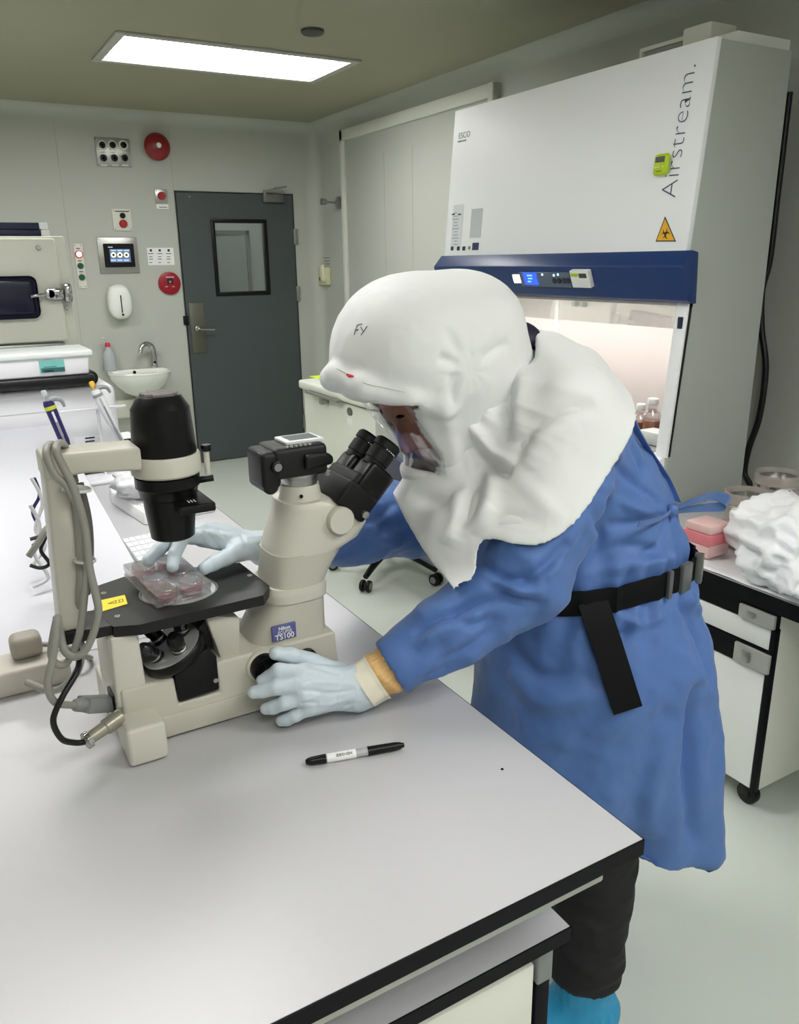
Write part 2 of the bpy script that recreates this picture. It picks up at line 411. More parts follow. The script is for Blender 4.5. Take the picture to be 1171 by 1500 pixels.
# ================================================================ BIOSAFETY CABINET
YN, YFAR = 1.95, 3.41
def sp(px, py): q = atY(px, py, YN); return (q.x, q.z)
tX, tZ = sp(1055, 55); bX, bZ = sp(1008, 369); cX, cZ = sp(1011, 440); eX, eZ = sp(981, 649)
BX = 2.68
zb = 0.84                                   # underside of the cabinet body
slope = (cX-eX)/(cZ-eZ)
fX = eX-slope*(eZ-zb)
B = thing('biosafety_cabinet', 'large white biological safety cabinet with navy control bar behind the person', 'cabinet', ((fX+BX)/2, (YN+YFAR)/2, 0))
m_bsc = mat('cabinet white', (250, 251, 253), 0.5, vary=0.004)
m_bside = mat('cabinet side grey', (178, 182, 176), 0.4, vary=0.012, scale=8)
m_bint = mat('cabinet interior', (216, 207, 203), 0.35, vary=0.01)
prof = [(tX, tZ), (bX, bZ), (cX, cZ), (fX, zb), (fX+0.005, zb-0.14), (BX, zb-0.14), (BX, tZ)]
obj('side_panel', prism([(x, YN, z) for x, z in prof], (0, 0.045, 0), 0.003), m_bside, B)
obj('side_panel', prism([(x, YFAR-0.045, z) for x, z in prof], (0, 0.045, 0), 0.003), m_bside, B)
# front panel (plenum cover)
Ya, Yb = YN-0.002, YFAR+0.002
obj('front_panel', prism([(tX-0.012, Ya, tZ+0.004), (bX-0.012, Ya, bZ-0.02), (bX+0.01, Ya, bZ-0.02), (tX+0.01, Ya, tZ+0.004)], (0, Yb-Ya, 0), 0.004), m_bsc, B)
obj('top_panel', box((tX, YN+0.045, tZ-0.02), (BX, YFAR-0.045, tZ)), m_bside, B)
obj('plenum', box((bX+0.03, YN+0.045, cZ-0.02), (BX, YFAR-0.045, cZ+0.02)), m_bint, B)
# navy control bar
bo = 0.055
kp = [(bX-0.010, bZ+0.006), (bX-bo, bZ-0.045), (cX-bo+0.012, cZ+0.0), (cX-0.0, cZ-0.012), (bX+0.02, bZ-0.0)]
bar = obj('control_bar', prism([(x, YN-0.03, z) for x, z in kp], (0, YFAR-YN+0.06, 0), 0.005), m_navy, B)
# interior
obj('back_wall', box((BX-0.12, YN+0.045, zb), (BX-0.10, YFAR-0.045, cZ)), m_bint, B)
obj('work_tray', box((fX+0.02, YN+0.045, zb), (BX-0.12, YFAR-0.045, zb+0.06), 0.004), m_steel, B)
obj('arm_rest', prism([(fX-0.05, YN+0.01, zb+0.04), (fX-0.04, YN+0.01, zb-0.05), (fX+0.04, YN+0.01, zb-0.05), (fX+0.04, YN+0.01, zb+0.06)], (0, YFAR-YN-0.02, 0), 0.008), m_bsc, B)
obj('base_box', box((fX+0.01, YN+0.045, zb-0.138), (BX-0.01, YFAR-0.045, zb), 0.004), m_bside, B)
for sx in (fX+0.08, BX-0.06):
    for sy in (YN+0.06, YFAR-0.06):
        bm = box((sx-0.025, sy-0.025, 0.02), (sx+0.025, sy+0.025, zb-0.14)); add_cyl(bm, (sx, sy, 0), (sx, sy, 0.03), 0.03)
        obj('stand_leg', bm, m_bsc, B)
# front posts beside the opening
for ya, yb in ((YN, YN+0.05), (YFAR-0.05, YFAR)):
    p = obj('front_post', prism([(cX-0.004, ya, cZ), (fX-0.004, ya, zb+0.05), (fX+0.02, ya, zb+0.05), (cX+0.02, ya, cZ)], (0, yb-ya, 0), 0.002), m_bsc, B)
    if ya < 2:
        q = atY(997, 474, YN); s = cX-slope*(cZ-q.z)
        obj('switch', box((s-0.010, YN+0.012, q.z-0.02), (s-0.003, YN+0.032, q.z+0.02), 0.002), mat('dark navy plastic', (36, 38, 62), 0.3), p)
# sash glass and its frame
sx = cX+0.02
obj('sash', prism([(sx, YN+0.05, cZ), (sx-slope*0.10, YN+0.05, cZ-0.10), (sx-slope*0.10+0.006, YN+0.05, cZ-0.10), (sx+0.006, YN+0.05, cZ)], (0, YFAR-YN-0.1, 0)), m_pane, B)
q0 = atX(815, 440, BX-0.13); 
obj('seam_strip', box((BX-0.125, q0.y-0.012, zb+0.06), (BX-0.118, q0.y+0.012, cZ), 0.001), mat('seam white', (250, 246, 244), 0.3), B)
q0 = atX(845, 445, BX-0.13)
for k in (0, 0.05):
    bm = cyl((BX-0.12, q0.y-k, q0.z), (BX-0.15, q0.y-k, q0.z), 0.012, bev=0.003); obj('service_valve', bm, m_grey, B)
bm = NB(); add_cyl(bm, (bX+0.12, YN+0.08, cZ-0.01), (bX+0.12, YFAR-0.08, cZ-0.01), 0.014)
obj('lamp_tube', bm, mat('lit tube', (255, 250, 245), 0.5, vary=0, emit=(1.0, 0.93, 0.9), estr=HOOD_LAMP_W*3), B)
# controls on the bar: a tilted frame u (towards the camera, along the bar), v (up the bar face)
p1 = Vector((kp[1][0], 0, kp[1][1])); p2 = Vector((kp[2][0], 0, kp[2][1])); vdir = (p1-p2).normalized(); udir = Vector((0, -1, 0)); ndir = udir.cross(vdir)*1.0
if ndir.x > 0: ndir = -ndir
def barpt(px, py):
    # meets the bar face plane
    d = ray(px, py); t = (p1-CAM).dot(ndir)/d.dot(ndir); return CAM+d*t
def plate(pt, w, h, t, m, name, parent, bev=0.002, sk=0.0, **k):
    """a thin plate on a tilted face, centred at pt"""
    c = pt+ndir*(t/2)
    M = Matrix(((udir.x, vdir.x, ndir.x, c.x), (udir.y, vdir.y, ndir.y, c.y), (udir.z, vdir.z, ndir.z, c.z), (0, 0, 0, 1)))
    return obj(name, box((-w/2, -h/2, -t/2), (w/2, h/2, t/2), bev, 1, M), m, parent, **k)
def width(pa, pb): return abs((barpt(*pa)-barpt(*pb)).y)
cp = plate(barpt(800, 409), width((768, 409), (842, 409)), 0.062, 0.008, mat('control grey', (92, 106, 124), 0.4), 'control_panel', bar)
m_blue = mat('lit blue screen', (20, 40, 220), 0.3, vary=0.0, emit=(0.02, 0.08, 1.0), estr=1.6)
def plate2(px, py, w, h, t, m, name, off=0.008):
    plate(barpt(px, py)+ndir*off, w, h, t, m, name, bar, 0.001)
plate2(780, 407, width((770, 407), (789, 407)), 0.052, 0.004, m_blue, 'display', 0.007)
m_read = mat('readout blue', (90, 170, 255), 0.4, vary=0, emit=(0.2, 0.5, 1.0), estr=1.2)
for k in range(3): plate2(779+k % 2, 402+k*4.4, 0.034-0.006*k, 0.006, 0.002, m_read, 'readout', 0.0105)
plate2(760, 408, width((754, 408), (767, 408)), 0.036, 0.006, mat('lit switch', (255, 250, 245), 0.4, vary=0, emit=(1.0, 0.9, 0.92), estr=1.8), 'lit_switch', 0.0)
for px in (815, 822, 829, 835):
    c = barpt(px, 410)+ndir*0.008
    obj('button', lathe(c, ndir, [(0, 0.012), (0.003, 0.012), (0.0035, 0.010), (0.0035, 0.0)], 16), mat('button dark', (40, 46, 60), 0.4), bar)
for px, py in ((814, 402), (820, 401), (797, 401)):
    c = barpt(px, py)+ndir*0.008
    obj('indicator', lathe(c, ndir, [(0, 0.005), (0.003, 0.004), (0.0035, 0.0)], 12), mat('led blue', (180, 220, 255), 0.3, vary=0, emit=(0.5, 0.8, 1.0), estr=1.5), bar)
# lettering and stickers on the front panel
p1f = Vector((tX-0.012, 0, tZ)); p2f = Vector((bX-0.012, 0, bZ-0.02)); vF = (p1f-p2f).normalized(); nF = Vector((0, -1, 0)).cross(vF)
if nF.x > 0: nF = -nF
def frontpt(px, py): d = ray(px, py); return CAM+d*((p1f-CAM).dot(nF)/d.dot(nF))
fp = [o for o in B.children if o.name.startswith('front_panel')][0]
m_letter = mat('lettering grey blue', (74, 84, 112), 0.5, vary=0)
a = frontpt(990, 291); b = frontpt(1021, 93); L = (b-a).length
bm = text_bm('Airstream.', 0.2, (0, 0, 0), (1, 0, 0), (0, 1, 0), 0.001)
w = max(v.co.x for v in bm.verts); s = L/w
bm.free()
bm = text_bm('Airstream.', 0.2*s, a+nF*0.0012, (b-a), (b-a).cross(nF)*-1 if ((b-a).cross(nF)).y < 0 else (b-a).cross(nF), 0.001, bold=-0.0024)
obj('lettering', bm, m_letter, fp)
u0 = Vector((0, -1, 0))
a = frontpt(672, 204); b = frontpt(692, 199)
bm = text_bm('ESCO', (b-a).length/2.9, a+nF*0.0012, u0, vF, 0.001, bold=-0.0006); obj('lettering', bm, m_letter, fp)
a = frontpt(672, 207)
bm = text_bm('WORLD CLASS', 0.010, frontpt(671, 209)+nF*0.0012, u0, vF, 0.0008); obj('lettering', bm, m_print, fp)
def fplate(px, py, w, h, m, name, t=0.001, parent=fp):
    c = frontpt(px, py)+nF*(t/2+0.0003)
    M = Matrix(((u0.x, vF.x, nF.x, c.x), (u0.y, vF.y, nF.y, c.y), (u0.z, vF.z, nF.z, c.z), (0, 0, 0, 1)))
    return obj(name, box((-w/2, -h/2, -t/2), (w/2, h/2, t/2), 0, 1, M), m, parent)
fplate(670, 333, 0.085, 0.20, mat('label white', (226, 230, 234), 0.5, vary=0.01), 'label')
m_lp = mat('label print', (164, 168, 174), 0.6, vary=0)
for k in range(11):
    fplate(668+(k*5) % 5, 312+k*4.6, 0.024+0.014*((k*7) % 3), 0.0035, m_lp, 'print_line', 0.0022)
for px_ in (665, 674): fplate(px_, 314, 0.022, 0.006, m_dprint, 'print_line', 0.0024)
fplate(698, 327, 0.085, 0.125, mat('label silver', (206, 209, 212), 0.35, metal=0.1), 'label')
fplate(697, 361, 0.048, 0.032, mat('navy emblem', (38, 44, 92), 0.5, vary=0), 'emblem', 0.0014)
for k, px in enumerate((663, 672, 680)): fplate(px, 364, 0.022, 0.018, m_dprint, 'emblem', 0.0014)
fplate(688, 363, 0.016, 0.014, mat('green emblem', (110, 140, 90), 0.5, vary=0), 'emblem', 0.0014)
# biohazard triangle
A0, B0, C0 = frontpt(975, 317), frontpt(961, 354), frontpt(991, 354)
def tri(ct, s, t0, t1):
    c = (A0+B0+C0)/3; return prism([c+(p-c)*s+nF*t0 for p in (A0, B0, C0)], nF*(t1-t0))
hz = obj('hazard_sticker', tri(0, 1.0, 0.0003, 0.0012), mat('sticker black', (40, 34, 20), 0.5, vary=0), fp)
obj('yellow_face', tri(0, 0.86, 0.0012, 0.0016), mat('sticker yellow', (240, 180, 24), 0.45, vary=0.01), hz)
c = (A0+B0+C0)/3; R0 = (C0-B0).length*0.14
def bio(bm, c, R, un, vn, nn, t):
    # biohazard emblem: three open crescents, a ring and a hub
    for k in range(3):
        a = PI/2+k*2*PI/3; d = un*math.cos(a)+vn*math.sin(a); e = nn.cross(d)
        o = c+d*R*0.75; pts_o = []; pts_i = []
        for j in range(15):
            th = math.radians(35)+j/14*math.radians(290)
            w_ = 0.62-0.28*abs((j-7)/7)**2*0 
            pts_o.append(o+(d*math.cos(th)+e*math.sin(th))*R*0.75)
            tw = 0.30*math.sin(PI*j/14)
            pts_i.append(o+d*R*0.04+(d*math.cos(th)+e*math.sin(th))*R*(0.75-0.05-tw))
        for j in range(14):
            vs = [bm.verts.new(p+nn*t) for p in (pts_o[j], pts_o[j+1], pts_i[j+1], pts_i[j])]; bm.faces.new(vs)
    for j in range(24):
        a0, a1 = j/24*2*PI, (j+1)/24*2*PI
        if int(j/4) % 2: continue
        q = [c+(un*math.cos(x)+vn*math.sin(x))*r for x, r in ((a0, R*0.62), (a1, R*0.62), (a1, R*0.78), (a0, R*0.78))]
        bm.faces.new([bm.verts.new(p+nn*t) for p in q])
    bmesh.ops.recalc_face_normals(bm, faces=bm.faces[:]); return bm
ub = (C0-B0).normalized(); vb = (A0-(B0+C0)/2).normalized()
obj('biohazard_symbol', solidify(bio(NB(), c-vb*R0*0.15, R0*1.05, ub, vb, nF, 0.002), 0.0003), MATS['sticker black'], hz)
# things stuck on the cabinet
def stuck(name, label, cat, c, ux, vy, nz):
    t = thing(name, label, cat, c); return t, Matrix(((ux.x, vy.x, nz.x, c.x), (ux.y, vy.y, nz.y, c.y), (ux.z, vy.z, nz.z, c.z), (0, 0, 0, 1)))
c = frontpt(974, 242)+nF*0.003
t, M = stuck('kitchen_timer', 'lime green magnetic timer stuck over the lettering on the white cabinet', 'timer', c, u0, vF, nF)
m_lime = mat('lime plastic', (190, 214, 20), 0.35, vary=0.02)
tw, th = 0.062, 0.068
obj('timer_body', box((-tw/2, -th/2, 0.002), (tw/2, th/2, 0.022), 0.011, 3, M), m_lime, t)
obj('timer_screen', box((-0.02, 0.006, 0.021), (0.02, 0.024, 0.0235), 0.001, 1, M), mat('lcd dark', (58, 64, 40), 0.3), t)
for k in (-1, 0, 1): obj('timer_button', box((k*0.016-0.006, -0.013, 0.021), (k*0.016+0.006, -0.004, 0.0245), 0.002, 1, M), mat('pale lime', (216, 228, 120), 0.4), t)
obj('lettering', merge(box((-0.012, -0.024, 0.0215), (0.012, -0.021, 0.0224), 0, 1, M)), mat('olive print', (120, 140, 20), 0.5, vary=0), t)
obj('magnet', box((-0.015, -0.02, -0.001), (0.015, 0.02, 0.003), 0, 1, M), m_black, t)
c = barpt(856, 406)+ndir*0.001
t, M = stuck('digital_timer', 'small white digital timer stuck on the navy control bar', 'timer', c, udir, vdir, ndir)
w = width((844, 406), (871, 406))
obj('timer_body', box((-w/2, -0.034, 0), (w/2, 0.034, 0.022), 0.004, 2, M), m_white, t)
obj('timer_screen', box((0.0, 0.006, 0.021), (w/2-0.010, 0.024, 0.0235), 0.001, 1, M), mat('lcd grey', (60, 62, 56), 0.3), t)
obj('timer_button', box((-w/2+0.006, 0.012, 0.021), (-0.004, 0.024, 0.024), 0.002, 1, M), m_lime, t)
# reagent bottles inside the cabinet
for k, (px, py, r, lb) in enumerate(((956, 603, 0.036, 'amber liquid bottle with white cap inside the safety cabinet'), (940, 590, 0.03, 'small clear bottle beside the amber one inside the safety cabinet'))):
    q = atX(px, py, 2.43); z0 = zb+0.06
    t = thing('reagent_bottle', lb, 'bottle', (q.x, q.y, z0), 'bottles inside the safety cabinet')
    h = 0.13-0.03*k
    obj('bottle', lathe((q.x, q.y, z0+0.0005), (0, 0, 1), [(0, r*0.9), (0.004, r), (h*0.7, r), (h*0.85, r*0.5), (h, r*0.5)], 20), m_clear, t)
    obj('liquid', lathe((q.x, q.y, z0+0.004), (0, 0, 1), [(0, r*0.85), (0.003, r*0.92), (h*0.5, r*0.92), (h*0.5, 0)], 20), mat('amber liquid', (196, 120, 84), 0.2), t)
    obj('cap', cyl((q.x, q.y, z0+h), (q.x, q.y, z0+h+0.025), r*0.6, bev=0.003), m_white, t)
q = atX(962, 622, 2.36); setp(obj('tube_box', box((q.x-0.04, q.y-0.07, zb+0.0605), (q.x+0.04, q.y+0.05, zb+0.11), 0.004), m_white), 'low white box at the near end of the safety cabinet tray', 'box')
# white boxes and duct on top of the cabinet
q = atY(1075, 62, YN+0.05)
setp(obj('carton', box((q.x+0.02, YN+0.05, tZ+0.0005), (q.x+0.29, YN+0.145, tZ+0.048), 0.003), m_white), 'flat white carton on top of the safety cabinet', 'box')
bm = box((BX-0.22, YN+0.16, tZ+0.0005), (BX-0.09, YN+0.28, tZ+0.10), 0.006); add_box(bm, (BX-0.20, YN+0.28, tZ+0.07), (BX-0.185, YN+0.50, tZ+0.085), 0.003); add_box(bm, (BX-0.20, YN+0.485, tZ+0.0005), (BX-0.185, YN+0.50, tZ+0.075), 0.002)
setp(obj('exhaust_box', bm, m_offwhite), 'beige exhaust box with a thin side arm on top of the safety cabinet', 'box')
# ================================================================ FIXTURES ON THE BACK WALL
EPS = 0.0006
def wr(px0, py0, px1, py1):
    a = atY(px0, py0, YB); b = atY(px1, py1, YB); return a.x, b.x, b.z, a.z
def wplate(name, px0, py0, px1, py1, t, m, parent=None, y=YB, bev=0.002, **k):
    x0, x1, z0, z1 = wr(px0, py0, px1, py1)
    return obj(name, box((x0, y-t, z0), (x1, y, z1), bev, 1), m, parent, **k)
def wpt(px, py, y=YB): p = atY(px, py, YB); return Vector((p.x, y, p.z))
def wthing(name, label, cat, px, py, group=None): return thing(name, label, cat, wpt(px, py), group)
def screws(x0, x1, z0, z1, y, parent, ins=0.012, r=0.005):
    for x in (x0+ins, x1-ins):
        for z in (z0+ins, z1-ins):
            obj('screw', lathe((x, y, z), (0, -1, 0), [(0, r), (0.002, r*0.8), (0.0025, 0)], 10), m_steel, parent)
def disc(name, px, py, r, t, m, parent, y=YB, prof=None):
    c = wpt(px, py, y)
    return obj(name, lathe(c, (0, -1, 0), prof or [(0, r), (t*0.7, r), (t, r*0.85), (t, 0)], 24), m, parent)
# steel plate with six sockets
t = wthing('socket_panel', 'steel wall plate with six round black sockets in two rows', 'panel', 167, 223)
x0, x1, z0, z1 = wr(138, 201, 193, 245)
obj('plate', box((x0, YB-0.012, z0), (x1, YB-0.0005, z1), 0.003), m_steel, t)
screws(x0, x1, z0, z1, YB-0.012, t)
for r, (pz, xsx) in enumerate((((213), (149, 164, 180)), ((232), (151, 167, 182)))):
    for px in xsx:
        s = disc('socket_ring', px, pz, 0.033 if r == 0 else 0.026, 0.010, m_offwhite if r == 0 else m_steel, t, YB-0.012)
        disc('socket', px, pz, 0.021, 0.016, m_black, t, YB-0.012, [(0, 0.022), (0.014, 0.022), (0.016, 0.018), (0.016, 0.010), (0.010, 0.008), (0.010, 0)])
        c = wpt(px, pz); obj('label_strip', box((c.x-0.022, YB-0.0135, c.z-0.052), (c.x+0.022, YB-0.012, c.z-0.041)), m_offwhite, t)
# fire bell
t = wthing('fire_bell', 'round red fire bell high on the back wall', 'bell', 228, 216)
disc('back_box', 228, 216, 0.062, 0.05, m_red, t, prof=[(0.0005, 0.058), (0.045, 0.058), (0.045, 0)])
disc('gong', 228, 216, 0.093, 0.05, mat('bell red', (136, 22, 28), 0.3, vary=0.03, coat=0.3), t, YB-0.04, [(0, 0.093), (0.008, 0.095), (0.02, 0.088), (0.036, 0.066), (0.046, 0.03), (0.048, 0)])
disc('hub', 228, 215, 0.02, 0.012, m_steel, t, YB-0.085)
# red call button on a steel plate
t = wthing('call_button', 'red button on a small steel plate left of the door top', 'button', 236, 287)
x0, x1, z0, z1 = wr(226, 277, 246, 298)
obj('plate', box((x0, YB-0.010, z0), (x1, YB-0.0005, z1), 0.003), m_steel, t); screws(x0, x1, z0, z1, YB-0.01, t, 0.012, 0.004)
disc('button', 236, 287, 0.028, 0.02, m_red, t, YB-0.01)
wplate('label', 229, 299, 247, 306, 0.002, m_paper, t, bev=0)
wplate('print_line', 233, 303, 245, 304.3, 0.0026, m_print, t, bev=0)
# switch plate with black and red buttons
t = wthing('switch_plate', 'white plate with black and red buttons above the touch screen', 'switch', 178, 322)
x0, x1, z0, z1 = wr(163, 306, 194, 338)
obj('plate', box((x0, YB-0.012, z0), (x1, YB-0.0005, z1), 0.004), m_offwhite, t); screws(x0, x1, z0, z1, YB-0.012, t)
disc('button', 179, 316, 0.02, 0.016, m_black, t, YB-0.012); disc('button', 180, 328, 0.029, 0.022, m_red, t, YB-0.012)
wplate('print_line', 168, 309, 188, 310.6, 0.0136, m_dprint, t, bev=0)
# touch screen
t = wthing('touch_screen', 'black touch screen in a brushed steel wall plate', 'screen', 174, 374)
x0, x1, z0, z1 = wr(141, 348, 205, 400)
obj('plate', box((x0, YB-0.010, z0), (x1, YB-0.0005, z1), 0.003), m_steel, t); screws(x0, x1, z0, z1, YB-0.01, t)
bz = wplate('bezel', 150, 357, 198, 391, 0.026, m_black, t, bev=0.005)
wplate('display', 159, 365, 191, 384, 0.028, mat('lit screen', (52, 62, 84), 0.25, vary=0, emit=(0.12, 0.16, 0.26), estr=0.9), bz, bev=0)
m_ic = mat('screen icon', (220, 228, 200), 0.3, vary=0, emit=(0.75, 0.8, 0.55), estr=0.9); m_ib = mat('screen icon blue', (130, 160, 220), 0.3, vary=0, emit=(0.3, 0.45, 0.9), estr=0.9)
for px in (165, 174.5, 184):
    disc('icon', px, 373.5, 0.019, 0.003, m_ic, bz, YB-0.0275); disc('icon', px, 373.5, 0.009, 0.004, m_black, bz, YB-0.0275)
    wplate('icon', px-4, 366, px+4, 368, 0.0286, m_ib, bz, bev=0); wplate('icon', px-4, 380, px+4, 382.5, 0.0286, m_ib, bz, bev=0)
wplate('print_line', 157, 361.5, 164, 362.8, 0.0266, m_paper, bz, bev=0)
# notice with three columns
t = wthing('notice', 'white notice with three columns of small print beside the door', 'notice', 236, 375)
x0, x1, z0, z1 = wr(215, 363, 256, 388)
obj('sheet', box((x0, YB-0.002, z0), (x1, YB-EPS, z1)), m_paper, t)
for px in (221, 234, 247):
    wplate('print_mark', px-1.8, 365, px+1.8, 368.5, 0.0026, m_dprint, t, bev=0)
    for py in (371, 375.5, 379, 384): wplate('print_line', px-2-(py % 3), py, px+2+(py % 3), py+1.1, 0.0026, m_print, t, bev=0)
# round red sign
t = wthing('fire_call_point', 'round red fire call point beside the door below the notice', 'alarm', 248, 415)
disc('body', 248, 415, 0.085, 0.02, mat('call point red', (150, 18, 34), 0.35), t, YB-0.0005)
c = wpt(248, 412); obj('recess', box((c.x-0.022, YB-0.026, c.z-0.02), (c.x+0.022, YB-0.02, c.z+0.024), 0.003), m_dprint, t)
obj('emblem', lathe((c.x, YB-0.026, c.z-0.004), (0, -1, 0), [(0, 0.010), (0.002, 0.009), (0.002, 0)], 12), mat('faded pink', (190, 120, 120), 0.5), t)
wplate('print_line', 242, 405, 254, 407, 0.0226, mat('pale pink', (210, 150, 150), 0.5, vary=0), t, bev=0)
for px in (243, 253): wplate('print_line', px-2, 419, px+2, 420.5, 0.0226, MATS['pale pink'], t, bev=0)
# indicator strip with a lit red lamp
t = wthing('indicator_panel', 'narrow white wall panel with a lit red lamp over two green lamps', 'panel', 117, 388)
x0, x1, z0, z1 = wr(107, 357, 128, 422)
obj('plate', box((x0, YB-0.012, z0), (x1, YB-0.0005, z1), 0.004), m_offwhite, t); screws(x0, x1, z0, z1, YB-0.012, t)
disc('lamp_rim', 115, 372.5, 0.026, 0.012, m_red, t, YB-0.012)
disc('red_lamp', 115, 372.5, 0.019, 0.022, mat('lit red lamp', (255, 120, 120), 0.3, vary=0, emit=(1.0, 0.28, 0.26), estr=6.0), t, YB-0.012)
for px, py in ((117.5, 389.5), (119.5, 406)):
    disc('lamp_rim', px, py, 0.023, 0.008, m_grey, t, YB-0.012); disc('green_lamp', px, py, 0.019, 0.02, m_green, t, YB-0.012)
for px, py in ((114, 364), (116.5, 382), (118.5, 398)): wplate('print_line', px-3, py-0.8, px+3, py+0.8, 0.0136, m_print, t, bev=0)
# soap dispenser
t = wthing('soap_dispenser', 'white oval soap dispenser on the wall above the basin', 'dispenser', 173, 466)
c = wpt(173, 442); zt, zb_ = wpt(173, 415).z, wpt(173, 466).z; hh = (zt-zb_)/2
bm = NB(); add_ell(bm, (0, 0, 0), (1, 1, 1), seg=24, rings=16)
for v in bm.verts:
    x, y, z = v.co
    e = 2/3.2
    v.co = Vector((math.copysign(abs(x)**0.8, x)*0.088, math.copysign(abs(y)**0.7, y)*0.055, math.copysign(abs(z)**0.8, z)*hh))
bmesh.ops.translate(bm, vec=(c.x, YB-0.058, c.z), verts=bm.verts)
d = obj('cover', bm, m_white, t, smooth=180)
obj('wall_plate', box((c.x-0.06, YB-0.03, zb_+0.02), (c.x+0.06, YB-EPS, zt-0.02), 0.01), m_offwhite, t)
obj('level_slot', box((c.x-0.004, YB-0.1165, c.z-0.075), (c.x+0.004, YB-0.108, c.z+0.05), 0.002), m_dprint, d)
obj('key_hole', lathe((c.x+0.004, YB-0.106, c.z-0.09), (0, -1, 0), [(0, 0.009), (0.008, 0.008), (0.008, 0)], 12), m_dprint, d)
obj('print_line', box((c.x+0.05, YB-0.094, c.z-0.004), (c.x+0.066, YB-0.086, c.z+0.002)), m_print, d)
# ---- wash basin
bx0, bx1 = atY(158, 545, YB-0.18).x, atY(249, 548, YB-0.18).x; bz_ = 0.80
bxc = (bx0+bx1)/2; bw = (bx1-bx0)/2; bd = 0.19
t = thing('wash_basin', 'small white wall basin beside the door', 'basin', (bxc, YB-0.2, 0.55))
m_cer = mat('white ceramic', (236, 237, 232), 0.15, vary=0.005, coat=0.4)
def bowl(u, v):
    a = u*2*PI
    prof = [(1.0, 0.0), (1.02, 0.008), (1.0, 0.016), (0.93, 0.016), (0.86, 0.0), (0.72, -0.06), (0.42, -0.105), (0.1, -0.115), (0.03, -0.117)]
    k = v*(len(prof)-1); i = min(int(k), len(prof)-2); f = k-i
    r = prof[i][0]+(prof[i+1][0]-prof[i][0])*f; z = prof[i][1]+(prof[i+1][1]-prof[i][1])*f
    y = math.sin(a)*bd*r
    return Vector((bxc+math.cos(a)*bw*r, YB-bd-0.012+y, bz_+z))
def under(u, v):
    a = u*2*PI
    prof = [(1.0, 0.0), (0.97, -0.03), (0.80, -0.085), (0.55, -0.135), (0.3, -0.165), (0.05, -0.175)]
    k = v*(len(prof)-1); i = min(int(k), len(prof)-2); f = k-i
    r = prof[i][0]+(prof[i+1][0]-prof[i][0])*f; z = prof[i][1]+(prof[i+1][1]-prof[i][1])*f
    return Vector((bxc+math.cos(a)*bw*r, YB-bd-0.012+math.sin(a)*bd*r, bz_+z))
bm = merge(grid_bm(bowl, 40, 17, True), grid_bm(under, 40, 11, True)); bmesh.ops.remove_doubles(bm, verts=bm.verts, dist=1e-4)
bmesh.ops.recalc_face_normals(bm, faces=bm.faces[:])
bsn = obj('bowl', bm, m_cer, t, smooth=60)
obj('back_ledge', box((bxc-bw*0.92, YB-0.11, bz_-0.02), (bxc+bw*0.92, YB-0.004, bz_+0.017), 0.008, 3), m_cer, t)
obj('overflow_hole', lathe((bxc-0.02, YB-0.1095, bz_-0.001), (0, -1, 0), [(0, 0.0125), (0.002, 0.0125), (0.002, 0)], 16), m_black, bsn)
tx = atY(228, 540, YB-0.08).x
bm = NB(); add_cyl(bm, (tx, YB-0.06, bz_+0.015), (tx, YB-0.06, bz_+0.05), 0.026, 0.022, bev=0.003)
add_tube(bm, [(tx, YB-0.06, bz_+0.02), (tx+0.004, YB-0.06, bz_+0.11), (tx-0.01, YB-0.07, bz_+0.18), (tx-0.06, YB-0.10, bz_+0.205), (tx-0.10, YB-0.12, bz_+0.18), (tx-0.112, YB-0.128, bz_+0.14)], [0.022, 0.021, 0.02, 0.018, 0.016, 0.015], seg=14)
tp = obj('tap', bm, m_chrome, t)
obj('sensor', lathe((tx, YB-0.082, bz_+0.06), (0, -1, 0), [(-0.004, 0.010), (0.003, 0.009), (0.003, 0)], 12), m_black, tp)
bm = NB(); add_tube(bm, [(bxc, YB-bd, bz_-0.17), (bxc, YB-bd, bz_-0.30), (bxc, YB-0.15, bz_-0.34), (bxc, YB-0.10, bz_-0.30), (bxc, YB-0.002, bz_-0.29)], 0.022, seg=12); obj('drain_trap', bm, m_offwhite, t)
bm = NB(); add_tube(bm, [(bxc+0.06, YB-0.06, bz_-0.12), (bxc+0.07, YB-0.07, bz_-0.22), (bxc+0.05, YB-0.05, bz_-0.3), (bxc+0.05, YB-0.002, bz_-0.33)], 0.007, seg=8); obj('supply_hose', bm, m_steel, t)
# sensor box under the basin
q = atY(186, 588, YB); setp(obj('control_box', box((q.x-0.14, YB-0.055, q.z-0.12), (q.x+0.10, YB-0.001, q.z+0.02), 0.012), m_offwhite), 'beige box on the wall below the basin', 'box')
# wash bottle on the basin's left rim
q = atY(155, 545, YB-0.14); q.x = bx0+0.045
t = thing('spray_bottle', 'clear bottle with a red cap beside the wash basin', 'bottle', (q.x, YB-0.07, bz_+0.018))
o = Vector((q.x, YB-0.06, bz_+0.0175))
obj('bottle', lathe(o, (0, 0, 1), [(0, 0.042), (0.004, 0.046), (0.10, 0.046), (0.14, 0.036), (0.165, 0.018), (0.18, 0.018)], 20), mat('bottle plastic', (196, 202, 206), 0.25, trans=0.0, alpha=0.75), t)
obj('liquid', lathe(o+Vector((0, 0, 0.003)), (0, 0, 1), [(0, 0.042), (0.09, 0.043), (0.09, 0)], 20), mat('pale liquid', (170, 176, 186), 0.2), t)
bm = cyl(o+Vector((0, 0, 0.178)), o+Vector((0, 0, 0.21)), 0.021, 0.017, bev=0.003); obj('cap', bm, mat('red cap', (206, 60, 78), 0.4), t)
